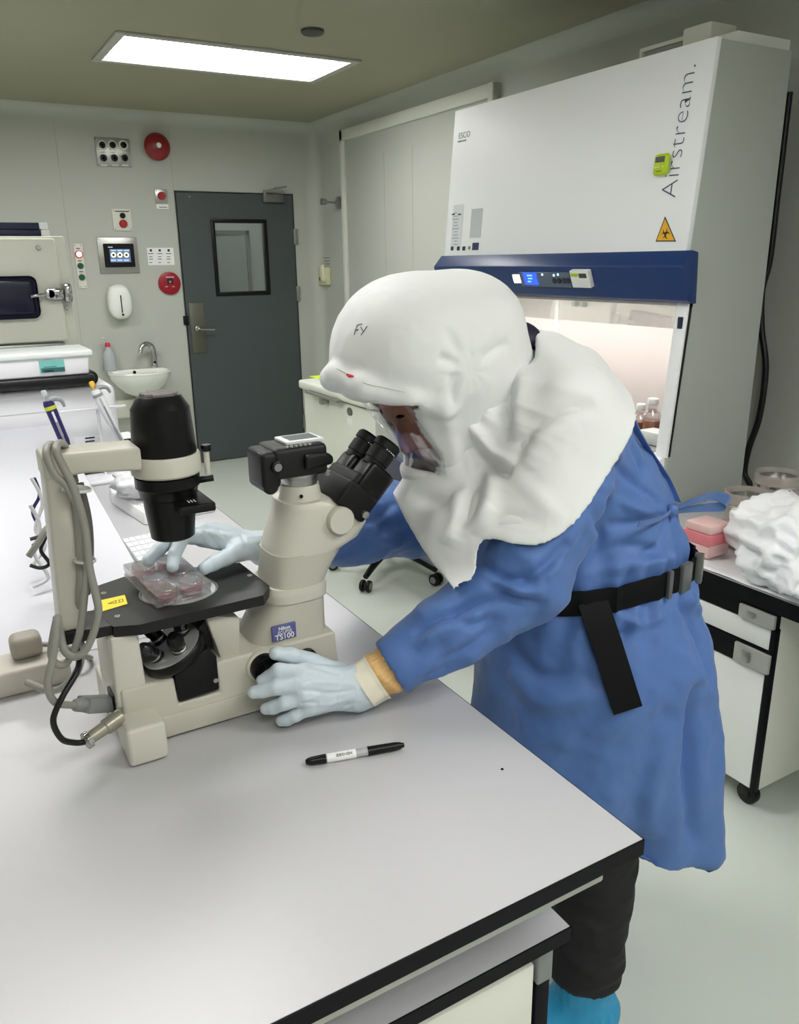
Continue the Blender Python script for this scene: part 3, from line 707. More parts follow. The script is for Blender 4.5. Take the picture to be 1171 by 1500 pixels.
bm = NB(); add_tube(bm, [o+Vector((0, 0, 0.205)), o+Vector((-0.012, 0, 0.235)), o+Vector((-0.04, 0, 0.24)), o+Vector((-0.055, 0, 0.20))], 0.006, seg=8); obj('spout', bm, MATS['bottle plastic'], t)
# ---- right wall: hook, thermostat, note, freezer
h = atX(499, 297, XR)
t = thing('wall_hook', 'metal hook rod on the right wall near the corner', 'hook', (XR-0.03, h.y, h.z))
obj('flange', cyl((XR, h.y, h.z), (XR-0.03, h.y, h.z), 0.045, bev=0.004), m_steel, t)
bm = cyl((XR-0.03, h.y, h.z), (XR-0.125, h.y, h.z+0.004), 0.008); obj('rod', bm, m_steel, t)
obj('knob', cyl((XR-0.125, h.y, h.z+0.004), (XR-0.165, h.y, h.z+0.006), 0.022, 0.026, bev=0.004), m_steel, t)
h = atX(479, 402, XR)
t = thing('wall_intercom', 'small beige handset box on the right wall below the hook', 'intercom', (XR, h.y, h.z))
obj('body', box((XR-0.045, h.y-0.085, h.z-0.085), (XR-EPS, h.y+0.085, h.z+0.06), 0.012), mat('aged beige', (214, 212, 178), 0.45), t)
obj('handset', prism([(XR-0.07, h.y-0.06, h.z-0.05), (XR-0.075, h.y-0.06, h.z+0.07), (XR-0.045, h.y-0.06, h.z+0.085), (XR-0.04, h.y-0.06, h.z-0.06)], (0, 0.05, 0), 0.01), mat('pale cream', (230, 228, 200), 0.4), t)
obj('slot', box((XR-0.0475, h.y+0.02, h.z-0.05), (XR-0.044, h.y+0.05, h.z-0.02)), m_dprint, t)
h = atX(479, 383, XR); t = thing('note', 'small paper note on the right wall above the handset box', 'note', (XR, h.y, h.z))
obj('sheet', box((XR-0.002, h.y-0.08, h.z-0.04), (XR-EPS, h.y+0.08, h.z+0.05)), mat('wall note', (198, 200, 188), 0.8), t)
for k in range(3): obj('print_line', box((XR-0.0028, h.y-0.06, h.z+0.025-k*0.024), (XR-0.0019, h.y+0.06-k*0.02, h.z+0.031-k*0.024)), m_print, t)
FX, FY0, FY1, FZ = 2.09, 3.90, 4.89, 0.85
t = thing('chest_freezer', 'white chest freezer along the right wall behind the hooded head', 'freezer', (FX+0.4, (FY0+FY1)/2, 0))
m_frz = mat('freezer white', (226, 228, 218), 0.35, vary=0.01)
obj('body', box((FX+0.02, FY0, 0.04), (XR-0.08, FY1-0.01, FZ-0.07), 0.015), m_frz, t)
obj('gasket', box((FX+0.03, FY0+0.01, FZ-0.072), (XR-0.09, FY1-0.02, FZ-0.055)), m_grey, t)
obj('lid', box((FX-0.01, FY0, FZ-0.057), (XR-0.07, FY1, FZ), 0.016, 3), m_frz, t)
ha = 4.55
bm = box((FX-0.035, ha-0.28, FZ-0.066), (FX-0.0, ha+0.18, FZ-0.05), 0.004); hd = obj('handle', bm, m_steel, t)
obj('latch', box((FX-0.03, ha-0.06, FZ-0.11), (FX+0.021, ha-0.02, FZ-0.06), 0.004), m_steel, hd)
q = atX(513, 603, FX+0.02)
obj('badge', lathe((FX+0.021, q.y, q.z), (-1, 0, 0), [(0, 0.034), (0.006, 0.032), (0.008, 0)], 24, sx=1.0, sy=0.75), mat('badge grey', (120, 122, 118), 0.35, metal=0.4), t)
q = atX(513, 617, FX+0.02); obj('label', box((FX+0.018, q.y-0.03, q.z-0.018), (FX+0.0212-0.002, q.y+0.03, q.z+0.018)), m_paper, t)
q = atZ(474, 553, FZ); setp(obj('sticky_note', box((q.x-0.06, q.y-0.09, FZ+0.0003), (q.x+0.06, q.y+0.09, FZ+0.004), 0.001), mat('fluorescent yellow', (214, 240, 40), 0.6)), 'fluorescent yellow pad on the chest freezer lid', 'note')
# ================================================================ LEFT BACKGROUND
TZ = 0.90
# stacked incubators (white doors with a chrome latch)
IY = 4.05; ix1 = atY(101, 400, IY).x; iz1, iz0 = atY(95, 346, IY).z, atY(115, 507, IY).z; ix0 = ix1-0.62
m_inc = mat('incubator cream', (226, 226, 214), 0.38, vary=0.01)
ln = thing('incubator', 'upper cream incubator with chrome latch, under the blue boxes', 'incubator', ((ix0+ix1)/2, IY+0.3, iz0), 'stacked incubators')
obj('body', box((ix0, IY, iz0), (ix1, IY+0.6, iz1), 0.008), m_inc, ln)
dr = obj('door', box((ix0+0.01, IY-0.035, iz0+0.03), (ix1-0.045, IY-0.002, iz1-0.01), 0.012, 3), m_inc, ln)
q = atY(88, 430, IY-0.04)
bm = NB(); add_cyl(bm, (q.x-0.045, IY-0.035, q.z), (q.x-0.045, IY-0.075, q.z), 0.022, bev=0.004); add_box(bm, (q.x-0.06, IY-0.075, q.z-0.026), (q.x+0.012, IY-0.045, q.z+0.026), 0.01)
add_tube(bm, [(q.x-0.05, IY-0.06, q.z), (q.x-0.10, IY-0.075, q.z-0.004), (q.x-0.125, IY-0.07, q.z-0.008)], 0.008)
la = obj('latch', bm, m_chrome, dr)
bm = NB(); add_box(bm, (q.x+0.015, IY-0.065, q.z-0.04), (q.x+0.05, IY-0.001, q.z+0.045), 0.012); obj('latch_keeper', bm, m_chrome, ln)
for px, py in ((56, 363), (98, 451)):
    p = atY(px, py, IY-0.036); obj('stud', lathe((p.x, IY-0.034, p.z), (0, -1, 0), [(0, 0.011), (0.012, 0.009), (0.012, 0)], 12), m_steel, dr)
p0 = atY(53, 414, IY-0.036); p1_ = atY(53, 466, IY-0.036)
obj('door_window', box((ix0+0.06, IY-0.040, p1_.z), (p0.x, IY-0.030, p0.z+0.03), 0.03, 4), mat('dark window', (30, 30, 52), 0.2), dr)
obj('sill', box((ix0, IY-0.03, iz0), (ix1-0.06, IY-0.001, iz0+0.022), 0.004), m_steel, ln)
l2 = thing('incubator', 'lower cream incubator standing on the floor under the one with the latch', 'incubator', ((ix0+ix1)/2, IY+0.3, 0), 'stacked incubators')
obj('body', box((ix0, IY, 0.06), (ix1, IY+0.6, iz0-0.001), 0.008), m_inc, l2)
obj('door', box((ix0+0.01, IY-0.035, 0.12), (ix1-0.045, IY-0.002, iz0-0.06), 0.012, 3), m_inc, l2)
for x in (ix0+0.05, ix1-0.05):
    for y in (IY+0.05, IY+0.55): obj('foot', cyl((x, y, 0), (x, y, 0.065), 0.022), m_black, l2)
a = atY(47, 345, IY+0.06); b = atY(66, 326, IY+0.06)
for k, lb in enumerate(('lower navy box on top of the incubator', 'upper navy box on top of the incubator')):
    h = (b.z-iz1)/2; x1_ = b.x-0.004*k
    t = thing('carton', lb, 'box', (x1_-0.12, IY+0.12, iz1+h*k), 'navy boxes on the incubator')
    obj('box_body', box((x1_-0.24, IY+0.05, iz1+0.0005+h*k), (x1_-0.024, IY+0.20, iz1+h*(k+1)-0.001), 0.003), mat('navy carton', (28, 30, 64), 0.5), t)
    obj('box_end', box((x1_-0.0235, IY+0.05, iz1+0.0005+h*k), (x1_+0.012, IY+0.20, iz1+h*(k+1)-0.001), 0.003), m_paper, t)
# ================================================================ BENCH, PEDESTAL
m_lam = mat('grey white laminate', (190, 189, 192), 0.3, vary=0.012, scale=60, bump=0.02, bscale=400)
m_edge = mat('black edge band', (9, 9, 14), 0.55, vary=0.05, spec=0.2)
TX1, TY0, TY1, TX0 = 0.666, 0.561, 3.40, -0.95
t = thing('lab_bench', 'long grey-white bench with black edge carrying the microscope', 'bench', ((TX0+TX1)/2, (TY0+TY1)/2, 0))
tp = obj('worktop', box((TX0+0.002, TY0+0.002, TZ-0.022), (TX1-0.002, TY1-0.002, TZ)), m_lam, t)
bm = NB()
add_box(bm, (TX0, TY0, TZ-0.023), (TX1, TY0+0.002, TZ-0.0008)); add_box(bm, (TX1-0.002, TY0, TZ-0.023), (TX1, TY1, TZ-0.0008))
add_box(bm, (TX0, TY1-0.002, TZ-0.023), (TX1, TY1, TZ-0.0008)); add_box(bm, (TX0, TY0, TZ-0.023), (TX0+0.002, TY1, TZ-0.0008))
obj('edge_band', bm, m_edge, tp)
m_rail = mat('grey frame', (178, 178, 172), 0.4, metal=0.3)
obj('frame_rail', box((TX0+0.05, TY0+0.010, TZ-0.045), (TX1-0.055, TY0+0.045, TZ-0.0235), 0.003), m_rail, t)
obj('frame_rail', box((TX1-0.085, TY0+0.065, TZ-0.062), (TX1-0.055, TY1-0.05, TZ-0.023), 0.003), m_rail, t)
for x in (TX0+0.08, TX1-0.33):
    for y in (TY0+0.55, TY1-0.08): obj('leg', box((x-0.02, y-0.02, 0), (x+0.02, y+0.02, TZ-0.023), 0.003), m_rail, t)
q = atZ(736, 1127, TZ); setp(obj('speck', lathe((q.x, q.y, TZ), (0, 0, 1), [(0, 0.0022), (0.0012, 0.0018), (0.0016, 0)], 10), m_edge), 'tiny dark speck on the bench near its corner', 'speck')
# mobile pedestal below
PZ = 0.73
c = atZ(838, 1357, PZ); e = atZ(640, 1462, PZ)
px1, py0 = c.x, c.y
t = thing('pedestal', 'white mobile drawer pedestal with black-edged top under the bench', 'cabinet', (px1-0.25, py0+0.25, 0))
ptop = obj('top', box((px1-0.62, py0+0.002, PZ-0.022), (px1-0.002, py0+0.52, PZ)), m_lam, t)
bm = NB(); add_box(bm, (px1-0.622, py0, PZ-0.023), (px1, py0+0.002, PZ-0.0008)); add_box(bm, (px1-0.002, py0, PZ-0.023), (px1, py0+0.522, PZ-0.0008)); obj('edge_band', bm, m_edge, ptop)
obj('body', box((px1-0.60, py0+0.03, 0.07), (px1-0.025, py0+0.50, PZ-0.023), 0.002), m_offwhite, t)
for k in range(3):
    z1 = PZ-0.05-k*0.2; dd = obj('drawer', box((px1-0.595, py0+0.014, z1-0.19), (px1-0.05, py0+0.03, z1), 0.002), m_offwhite, t)
    obj('handle', box((px1-0.40, py0+0.004, z1-0.03), (px1-0.28, py0+0.0145, z1-0.012), 0.003), m_steel, dd)
obj('corner_post', box((px1-0.046, py0+0.012, 0.07), (px1-0.022, py0+0.04, PZ-0.085), 0.003), m_edge, t)
obj('lock_plate', box((px1-0.047, py0+0.009, PZ-0.085), (px1-0.021, py0+0.04, PZ-0.024), 0.003), m_grey, t)
for x in (px1-0.56, px1-0.1):
    for y in (py0+0.07, py0+0.46):
        bm = cyl((x-0.012, y, 0.032), (x+0.012, y, 0.032), 0.032, bev=0.005); add_box(bm, (x-0.016, y-0.012, 0.03), (x+0.016, y+0.012, 0.07), 0.003); obj('caster', bm, m_black, t)

# ================================================================ MICROSCOPE
m_bei = mat('beige enamel', (190, 187, 174), 0.38, vary=0.012, scale=20)
m_bei2 = mat('beige enamel light', (202, 199, 187), 0.36, vary=0.01)
m_lens = mat('dark coating', (30, 30, 34), 0.25, vary=0.02)
YC, YN2 = 1.145, 1.085
def mp(px, py, Y=YN2): q = atY(px, py, Y); return q
ms = thing('microscope', 'beige inverted microscope with black lamp housing on the bench', 'microscope', (0.3, YC, TZ))
# base block (side outline, extruded across), with a rear pillar under the stage
def profY(pts, y0, y1, bev=0.004, Y=None): return prism([(mp(*p, Y=Y or y0).x, y0, mp(*p, Y=Y or y0).z) for p in pts], (0, y1-y0, 0), bev)
bY0, bY1 = 1.083, 1.22
zb0 = TZ+0.010
xa, xb_, xc = mp(176, 1012).x, mp(254, 988).x, mp(322, 963).x
za, zr, zc2 = mp(176, 1012).z, mp(255, 1022).z, mp(345, 962).z
xbr = mp(322, 1010).x; xe = mp(478, 985, YC).x
base_pts = [(xa, zb0), (xa, za), (xb_, za), (xb_+0.004, zr-0.012), (xbr, zr-0.012), (xbr-0.004, zc2), (xe-0.008, zc2), (xe, zb0)]
base = obj('base', prism([(x, bY0, z) for x, z in base_pts], (0, bY1-bY0, 0), 0.005, 3), m_bei, ms)
obj('base_skirt', prism([(x, bY0-0.003, z) for x, z in ((xa+0.02, TZ+0.006), (xa+0.02, TZ+0.040), (xe+0.003, TZ+0.046), (xe+0.006, TZ+0.006))], (0, bY1-bY0+0.006, 0), 0.003), m_bei, base)
# two foot blocks (near and far) and rubber feet
f0, f1 = atZ(194, 1125, TZ+0.004), atZ(246, 1107, TZ+0.004)
for y0, y1 in ((f0.y, bY0+0.03), (bY1-0.03, bY1+0.045)):
    obj('foot_block', box((f0.x-0.002, y0, TZ+0.003), (f1.x+0.002, y1, TZ+0.062), 0.006, 3), m_bei2, base)
for x, y in ((f0.x+0.025, f0.y+0.03), (f0.x+0.025, bY1+0.02), (xe-0.03, bY0+0.03), (xe-0.03, bY1-0.03)):
    obj('rubber_foot', cyl((x, y, TZ), (x, y, TZ+0.012), 0.013), m_black, base)
# rear pillar between base and stage
STZ = 1.098; stt = 0.016
pl, pr = mp(164, 940), mp(202, 940)
obj('stage_post', prism([(pl.x-0.004, bY0+0.004, za-0.03), (pl.x-0.002, bY0+0.004, STZ-stt), (pr.x+0.002, bY0+0.004, STZ-stt), (pr.x+0.006, bY0+0.004, za-0.03)], (0, 0.05, 0), 0.004, 3), m_bei2, ms)
obj('stage_post', prism([(pl.x-0.004, bY1-0.055, za-0.03), (pl.x-0.002, bY1-0.055, STZ-stt), (pr.x+0.002, bY1-0.055, STZ-stt), (pr.x+0.006, bY1-0.055, za-0.03)], (0, 0.05, 0), 0.004, 3), m_bei2, ms)
obj('rear_plate', box((xa-0.006, bY0+0.012, TZ+0.014), (xa+0.004, bY1-0.012, STZ-stt-0.004), 0.002), m_bei2, ms)
# front column lofted from sections (height row, left, right)
rows = [(1003, 352, 484, 0.066), (985, 350, 480, 0.066), (955, 346, 472, 0.062), (935, 350, 468, 0.058), (905, 362, 466, 0.056), (868, 382, 464, 0.054), (845, 386, 464, 0.054), (825, 387, 474, 0.054), (797, 388, 492, 0.054)]
secs = []
for py, l, r, h in rows:
    a = atY(l, py+ (8 if py > 830 else 6), YC); b = atY(r, py-8, YC); secs.append(((a.z+b.z)/2, a.x, b.x, h))
def sup(a, n=3.4): c, s = math.cos(a), math.sin(a); return math.copysign(abs(c)**(2/n), c), math.copysign(abs(s)**(2/n), s)
def loft_sections(secs, yc, seg=40, n=3.4, sub=4):
    bm = NB(); rings = []
    Z = [s[0] for s in secs]; order = sorted(range(len(secs)), key=lambda i: Z[i]); S = [secs[i] for i in order]
    P = []
    for i in range(len(S)-1):
        for k in range(sub):
            t_ = k/sub; P.append(tuple(S[i][j]+(S[i+1][j]-S[i][j])*t_ for j in range(4)))
    P.append(S[-1])
    for z, x0, x1, h in P:
        rings.append([bm.verts.new(((x0+x1)/2+(x1-x0)/2*sup(2*PI*k/seg, n)[0], yc+h*sup(2*PI*k/seg, n)[1], z)) for k in range(seg)])
    for a, b in zip(rings, rings[1:]):
        for k in range(seg): bm.faces.new((a[k], a[(k+1) % seg], b[(k+1) % seg], b[k]))
    bm.faces.new(rings[0][::-1]); bm.faces.new(rings[-1]); return bm
col = obj('column', loft_sections(secs, YC), m_bei, ms)
zmid = (atY(386, 868, YC).z+atY(464, 840, YC).z)/2
rb = [(zmid-0.012, atY(382, 868, YC).x-0.002, atY(464, 845, YC).x+0.003, 0.057), (zmid+0.002, atY(382, 868, YC).x-0.0035, atY(464, 845, YC).x+0.004, 0.058), (zmid+0.012, atY(384, 860, YC).x-0.002, atY(464, 845, YC).x+0.003, 0.057)]
obj('collar', loft_sections(rb, YC), m_bei2, col)
# lower mirror housing: the slope below the stage
obj('mirror_housing', profY([(300, 900), (352, 905), (352, 965), (324, 966), (312, 934)], bY0+0.01, bY1-0.01, 0.004), m_bei, ms)
# head
hrows = [(798, 388, 494, 0.0545), (786, 389, 516, 0.0545), (768, 393, 528, 0.054), (748, 399, 524, 0.053), (738, 402, 520, 0.052), (732, 404, 500, 0.050), (727, 406, 474, 0.046)]
hs = []
for py, l, r, h in hrows:
    a = atY(l, py+5, YC); b = atY(r, py-5, YC); hs.append(((a.z+b.z)/2, a.x, b.x, h))
head = obj('head', loft_sections(hs, YC, n=3.0), m_bei2, ms)
sm = hs[0]; obj('head_seam', loft_sections([(sm[0]-0.002, sm[1]+0.002, sm[2]-0.002, 0.0525), (sm[0]+0.001, sm[1]+0.002, sm[2]-0.002, 0.0525)], YC), m_grey, col)
k = mp(500, 763, YC-0.06); obj('side_cap', lathe((k.x, YC-0.05, k.z), (0, -1, 0), [(0, 0.0225), (0.012, 0.0225), (0.0145, 0.0205), (0.0145, 0)], 32), m_bei2, head)
k2 = mp(440, 722, YC); k3 = mp(436, 700, YC)
obj('camera_port', lathe((k2.x, YC, k2.z-0.012), (0, 0, 1), [(0, 0.036), (0.004, 0.036), (0.012, 0.033), (k3.z-k2.z+0.004, 0.030), (k3.z-k2.z+0.004, 0)], 32), m_bei2, head)
obj('port_screw', lathe((k2.x-0.012, YC-0.031, k2.z+0.004), (0, -1, 0), [(0, 0.003), (0.002, 0.003), (0.002, 0)], 10), m_black, head)
zcam0 = k3.z+0.010
obj('adapter_ring', lathe((k2.x, YC, k3.z-0.010), (0, 0, 1), [(0, 0.0275), (0.006, 0.0285), (0.018, 0.0285), (0.019, 0.026), (zcam0-k3.z+0.010, 0.026)], 32), m_steel, head)
# binocular tubes
e0, e1 = mp(508, 716, YC), mp(560, 645, YC)
ad = Vector((e1.x-e0.x, 0, e1.z-e0.z)).normalized(); an = Vector((-ad.z, 0, ad.x)); ay = Vector((0, 1, 0))
LB = (Vector((e1.x, 0, e1.z))-Vector((e0.x, 0, e0.z))).length
O = Vector((e0.x, YC, e0.z))
def tb(lo, hi, bev=0.004, seg=2):
    """box in the tube frame: along ad, across y, along an"""
    M = Matrix(((ad.x, 0, an.x, O.x), (0, 1, 0, O.y), (ad.z, 0, an.z, O.z), (0, 0, 0, 1))); return box(lo, hi, bev, seg, M)
bn = obj('binocular_body', merge(tb((-0.034, -0.058, -0.030), (0.012, 0.058, 0.034), 0.006, 3), tb((-0.012, -0.05, -0.026), (0.03, 0.05, 0.026), 0.008, 3)), m_blackm, ms)
for s in (-1, 1):
    yy = s*0.031
    c0 = O+ay*yy
    tbm = tb((0.0, yy-0.024, -0.032), (0.058, yy+0.024, 0.020), 0.010, 3)
    tu = obj('binocular_tube', tbm, m_black, bn)
    obj('prism_case', lathe(c0-an*0.020+ad*0.002, ad, [(0, 0.021), (0.052, 0.021), (0.054, 0.019), (0.054, 0)], 28), m_black, bn)
    L0 = 0.05
    obj('eyepiece', lathe(c0+an*0.004+ad*L0, ad, [(0, 0.019), (0.010, 0.019), (0.011, 0.021), (0.030, 0.0215), (0.031, 0.0195), (0.034, 0.0195), (0.035, 0.0225), (LB-L0-0.004, 0.0225), (LB-L0, 0.019), (LB-L0, 0.014), (LB-L0-0.006, 0.013), (LB-L0-0.006, 0)], 32), m_blackm, bn)
    bm = NB()
    for j in range(5):
        an_ = -0.6+j*0.28+(-0.9)
        dv = an*math.sin(an_)*-1+ay*math.cos(an_)*-1
        pt = c0+an*0.004+ad*(LB-0.016)+(an*math.cos(1.2+j*0.2)+ay*-math.sin(1.2+j*0.2))*0.0226
        add_ell(bm, pt, 0.0012, seg=6, rings=4)
    obj('print_mark', bm, m_white, bn)
obj('release_screw', cyl(O-ad*0.02-an*0.02+Vector((0, -0.05, 0)), O-ad*0.02-an*0.02+Vector((0, -0.066, 0)), 0.006, bev=0.001), m_steel, bn)
# stage
def st(px, py): q = atZ(px, py, STZ); return Vector((q.x, q.y, STZ))
sp_ = [st(134, 861), st(199, 846), st(351, 824), st(395, 858), st(386, 872), st(345, 885), st(205, 915), st(166, 918), st(150, 905)]
spts = [sp_[0], sp_[1]+Vector((0.0, 0.02, 0)), sp_[2]+Vector((0, 0.0, 0)), sp_[3], sp_[4], sp_[6], sp_[7], sp_[8]]
hc_ = st(262, 864); hr = 0.5*(st(319, 864)-st(207, 864)).length
def holed_plate(poly, c, r, z0, z1, seg=48):
    bm = NB(); n = len(poly)
    # sample outer outline at equal angles about the hole centre
    outer = []
    for i in range(seg):
        a = 2*PI*i/seg; d = Vector((math.cos(a), math.sin(a), 0)); best = None
        for j in range(n):
            p, q = poly[j], poly[(j+1) % n]; ex, ey = q.x-p.x, q.y-p.y
            den = d.x*ey-d.y*ex
            if abs(den) < 1e-9: continue
            t_ = ((p.x-c.x)*ey-(p.y-c.y)*ex)/den; u = ((p.x-c.x)*d.y-(p.y-c.y)*d.x)/den
            if t_ > 0 and -1e-6 <= u <= 1+1e-6 and (best is None or t_ > best): best = t_
        outer.append((c.x+d.x*best, c.y+d.y*best))
    # snap nearest samples to true corners
    for p in poly:
        k_ = min(range(seg), key=lambda i: (outer[i][0]-p.x)**2+(outer[i][1]-p.y)**2); outer[k_] = (p.x, p.y)
    inner = [(c.x+r*math.cos(2*PI*i/seg), c.y+r*math.sin(2*PI*i/seg)) for i in range(seg)]
    V = [[bm.verts.new((*q, z)) for q in ring] for z in (z0, z1) for ring in (outer, inner)]
    ob, ib, ot, it = V
    for i in range(seg):
        j = (i+1) % seg
        bm.faces.new((ot[i], ot[j], it[j], it[i])); bm.faces.new((ob[j], ob[i], ib[i], ib[j]))
        bm.faces.new((ob[i], ob[j], ot[j], ot[i])); bm.faces.new((ib[j], ib[i], it[i], it[j]))
    bmesh.ops.recalc_face_normals(bm, faces=bm.faces[:]); return bm
m_stage = mat('black stage', (16, 16, 17), 0.42, vary=0.1, scale=90, bump=0.05, bscale=700)
stg = obj('stage', holed_plate(spts, hc_, hr, STZ-stt, STZ, 72), m_stage, ms)
obj('stage_ring', lathe((hc_.x, hc_.y, STZ-0.008), (0, 0, 1), [(0, hr-0.0003), (0.0075, hr-0.0003), (0.0075, hr-0.003), (0.003, hr-0.0035), (0.003, hr-0.012), (0, hr-0.012), (0, hr-0.0003)], 48), m_steel, stg)
obj('stage_glass', lathe((hc_.x, hc_.y, STZ-0.0045), (0, 0, 1), [(0, hr-0.004), (0.003, hr-0.004), (0.003, 0)], 48), mat('glass with painted reflection', (214, 216, 216), 0.12, alpha=0.82, vary=0.01), stg)  # clear glass; its whitish reflection is put into the colour
for px, py in ((152, 869), (172, 903), (366, 843)):
    q = st(px, py); obj('screw', lathe((q.x, q.y, STZ), (0, 0, 1), [(0, 0.0045), (0.0012, 0.004), (0.0012, 0.0022), (0.0004, 0.002), (0.0004, 0)], 14), m_steel, stg)
qs = [st(147, 880), st(183, 872), st(187, 885), st(147, 897)]
lab = obj('warning_label', prism([p+Vector((0, 0, 0.0003)) for p in qs], (0, 0, 0.0005)), mat('label yellow', (240, 214, 40), 0.5, vary=0.01), stg)
ux = (qs[1]-qs[0]).normalized(); uy = (qs[0]-qs[3]).normalized(); qc = (qs[0]+qs[1]+qs[2]+qs[3])/4+Vector((0.002, 0, 0.001))
bm = NB()
def lbar(bm, a, b, w):
    d = (b-a).normalized(); n = Vector((-d.y, d.x, 0)); bm.faces.new([bm.verts.new(p) for p in (a-n*w, b-n*w, b+n*w, a+n*w)])
for a, b in (((-0.010, 0), (0.002, 0.0062)), ((0.002, 0.0062), (0.002, -0.0062)), ((0.002, -0.0062), (-0.010, 0)), ((0.004, 0.005), (0.012, 0.005)), ((0.004, -0.005), (0.012, -0.005)), ((0.012, 0.005), (0.012, -0.005)), ((-0.006, 0), (0.0, 0)), ((0.007, -0.003), (0.007, 0.003))):
    lbar(bm, qc+ux*a[0]+uy*a[1], qc+ux*b[0]+uy*b[1], 0.0006)
obj('warning_symbol', solidify(bm, 0.0002), m_dprint, lab)
# lamp pillar, arm, lamp house
PYN = 1.100
pa = mp(62, 690, PYN); pb = mp(89, 912, PYN); pc = mp(100, 700, PYN); pd = mp(118, 903, PYN)
pw = 0.06
obj('lamp_pillar', prism([(pb.x-0.001, PYN, STZ+0.002), (pa.x+0.003, PYN, pa.z), (pc.x+0.006, PYN, pa.z), (pd.x+0.004, PYN, STZ+0.002)], (0, pw, 0), 0.005, 3), m_bei, ms)
obj('pillar_foot', prism([(pb.x-0.004, PYN-0.004, STZ-stt), (pb.x-0.004, PYN-0.004, STZ+0.004), (spts[0].x+0.02, PYN-0.004, STZ+0.004-0.006), (spts[0].x+0.02, PYN-0.004, STZ-stt)], (0, pw+0.008, 0), 0.002), m_stage, ms)
q0 = mp(60, 668, PYN); q1 = mp(206, 657, PYN); q2 = mp(206, 690, PYN); q3 = mp(62, 703, PYN)
arm_pts = [(pa.x+0.001, q3.z-0.003), (pa.x+0.001, q0.z), (q1.x, q1.z+0.002), (q1.x, q2.z), (pc.x+0.02, q3.z+0.001)]
arm = obj('lamp_arm', prism([(x, PYN-0.002, z) for x, z in arm_pts], (0, pw+0.004, 0), 0.005, 3), m_bei, ms)
LX = atY(240, 650, YC).x; LY = YC; lr = 0.0455
zr0, zr1 = atY(240, 688, LY).z-0.006, atY(240, 660, LY).z-0.004
obj('lamp_ring', lathe((LX, LY, zr0+0.001), (0, 0, 1), [(0, lr+0.001), (0.003, lr+0.004), (zr1-zr0-0.003, lr+0.004), (zr1-zr0, lr+0.002), (zr1-zr0, lr-0.004), (0, lr-0.004), (0, lr+0.001)], 48), m_bei2, arm)
ztop = atY(234, 574, LY).z-0.004
hh = ztop-zr1
lh = obj('lamp_house', lathe((LX, LY, zr1-0.01), (0, 0, 1), [(0, lr-0.003), (0.01, lr-0.001), (0.014, lr), (hh-0.018+0.01, lr-0.0045), (hh-0.016+0.01, lr-0.006), (hh-0.002+0.01, lr-0.0145), (hh+0.010, lr-0.017), (hh+0.010, 0)], 48), m_black, ms, smooth=22)
for j in range(6):
    yy = LY-0.022+j*0.009; w_ = math.sqrt(max(0.0, 0.026**2-(yy-LY)**2))
    obj('vent_slot', box((LX-w_, yy-0.0018, ztop-0.002), (LX+w_, yy+0.0018, ztop+0.004), 0.0008), mat('vent edge', (118, 112, 110), 0.35) , lh)
bm = NB(); qq = LX+lr+0.009; add_cyl(bm, (qq, LY-0.02, zr0-0.004), (qq, LY-0.02, zr1), 0.0042)
obj('clamp_rod', bm, m_bei2, arm); obj('clamp_knob', cyl((qq, LY-0.02, zr1), (qq, LY-0.02, zr1+0.010), 0.0075, bev=0.002), m_black, arm)
zc0 = atY(245, 716, LY).z; zc1 = atY(250, 742, LY).z; zc2_ = atY(254, 797, LY).z+0.012
cd_ = obj('condenser', lathe((LX, LY, zr0+0.0005), (0, 0, -1), [(0, lr-0.002), (0.002, lr+0.0005), (zr0-zc0-0.006, lr+0.0005), (zr0-zc0-0.002, lr-0.003), (zr0-zc0+0.010, lr-0.005), (zr0-zc0+0.012, 0.0375), (zr0-zc1, 0.0365), (zr0-zc2_-0.012, 0.0325), (zr0-zc2_-0.002, 0.0315), (zr0-zc2_, 0.029), (zr0-zc2_+0.0, 0.020), (zr0-zc2_-0.004, 0.019), (zr0-zc2_-0.004, 0)], 48), m_black, ms)
fs = obj('filter_slider', box((LX-0.002, LY-0.062, zc0-0.026), (LX+0.05, LY+0.03, zc0-0.013), 0.003), m_blackm, cd_)
for j in range(3): obj('print_mark', box((LX+0.016+j*0.0045, LY-0.045, zc0-0.0128), (LX+0.0175+j*0.0045, LY-0.033, zc0-0.0124)), m_paper, fs)
bm = cyl((LX+lr-0.004, LY-0.01, zr0-0.014), (LX+lr+0.018, LY-0.016, zr0-0.012), 0.005, bev=0.001); obj('aperture_lever', bm, m_black, cd_)
# nosepiece and objectives
nc = atY(250, 946, 1.112); nd = Vector((-0.42, -0.10, 0.9)).normalized()
np_ = obj('nosepiece', lathe(nc-nd*0.012, nd, [(-0.02, 0.02), (-0.008, 0.044), (0, 0.050), (0.008, 0.050), (0.012, 0.0475), (0.012, 0)], 40), m_black, ms)
obj('nosepiece_face', lathe(nc-nd*0.012, nd, [(0.0121, 0.046), (0.0135, 0.044), (0.0135, 0)], 40), mat('satin aluminium', (188, 188, 190), 0.3, metal=0.6), np_)
nx, ny, _ = frame_of(nd)
for j in range(4):
    a = math.radians(200+j*90); rd = nx*math.cos(a)+ny*math.sin(a)
    d = (nd+rd*0.30).normalized(); p = nc+rd*0.025+nd*0.0005
    ob = obj('objective', lathe(p, d, [(0, 0.0115), (0.004, 0.0115), (0.0045, 0.0105), (0.016, 0.0105), (0.018, 0.012), (0.026, 0.012), (0.036, 0.0075), (0.037, 0.0)], 28), m_lens if j % 2 else m_black, np_)
    obj('knurl_ring', lathe(p+d*0.006, d, [(0, 0.0112), (0.0005, 0.0118), (0.003, 0.0118), (0.0035, 0.0112), (0.0035, 0.0), ], 28), m_steel, np_)
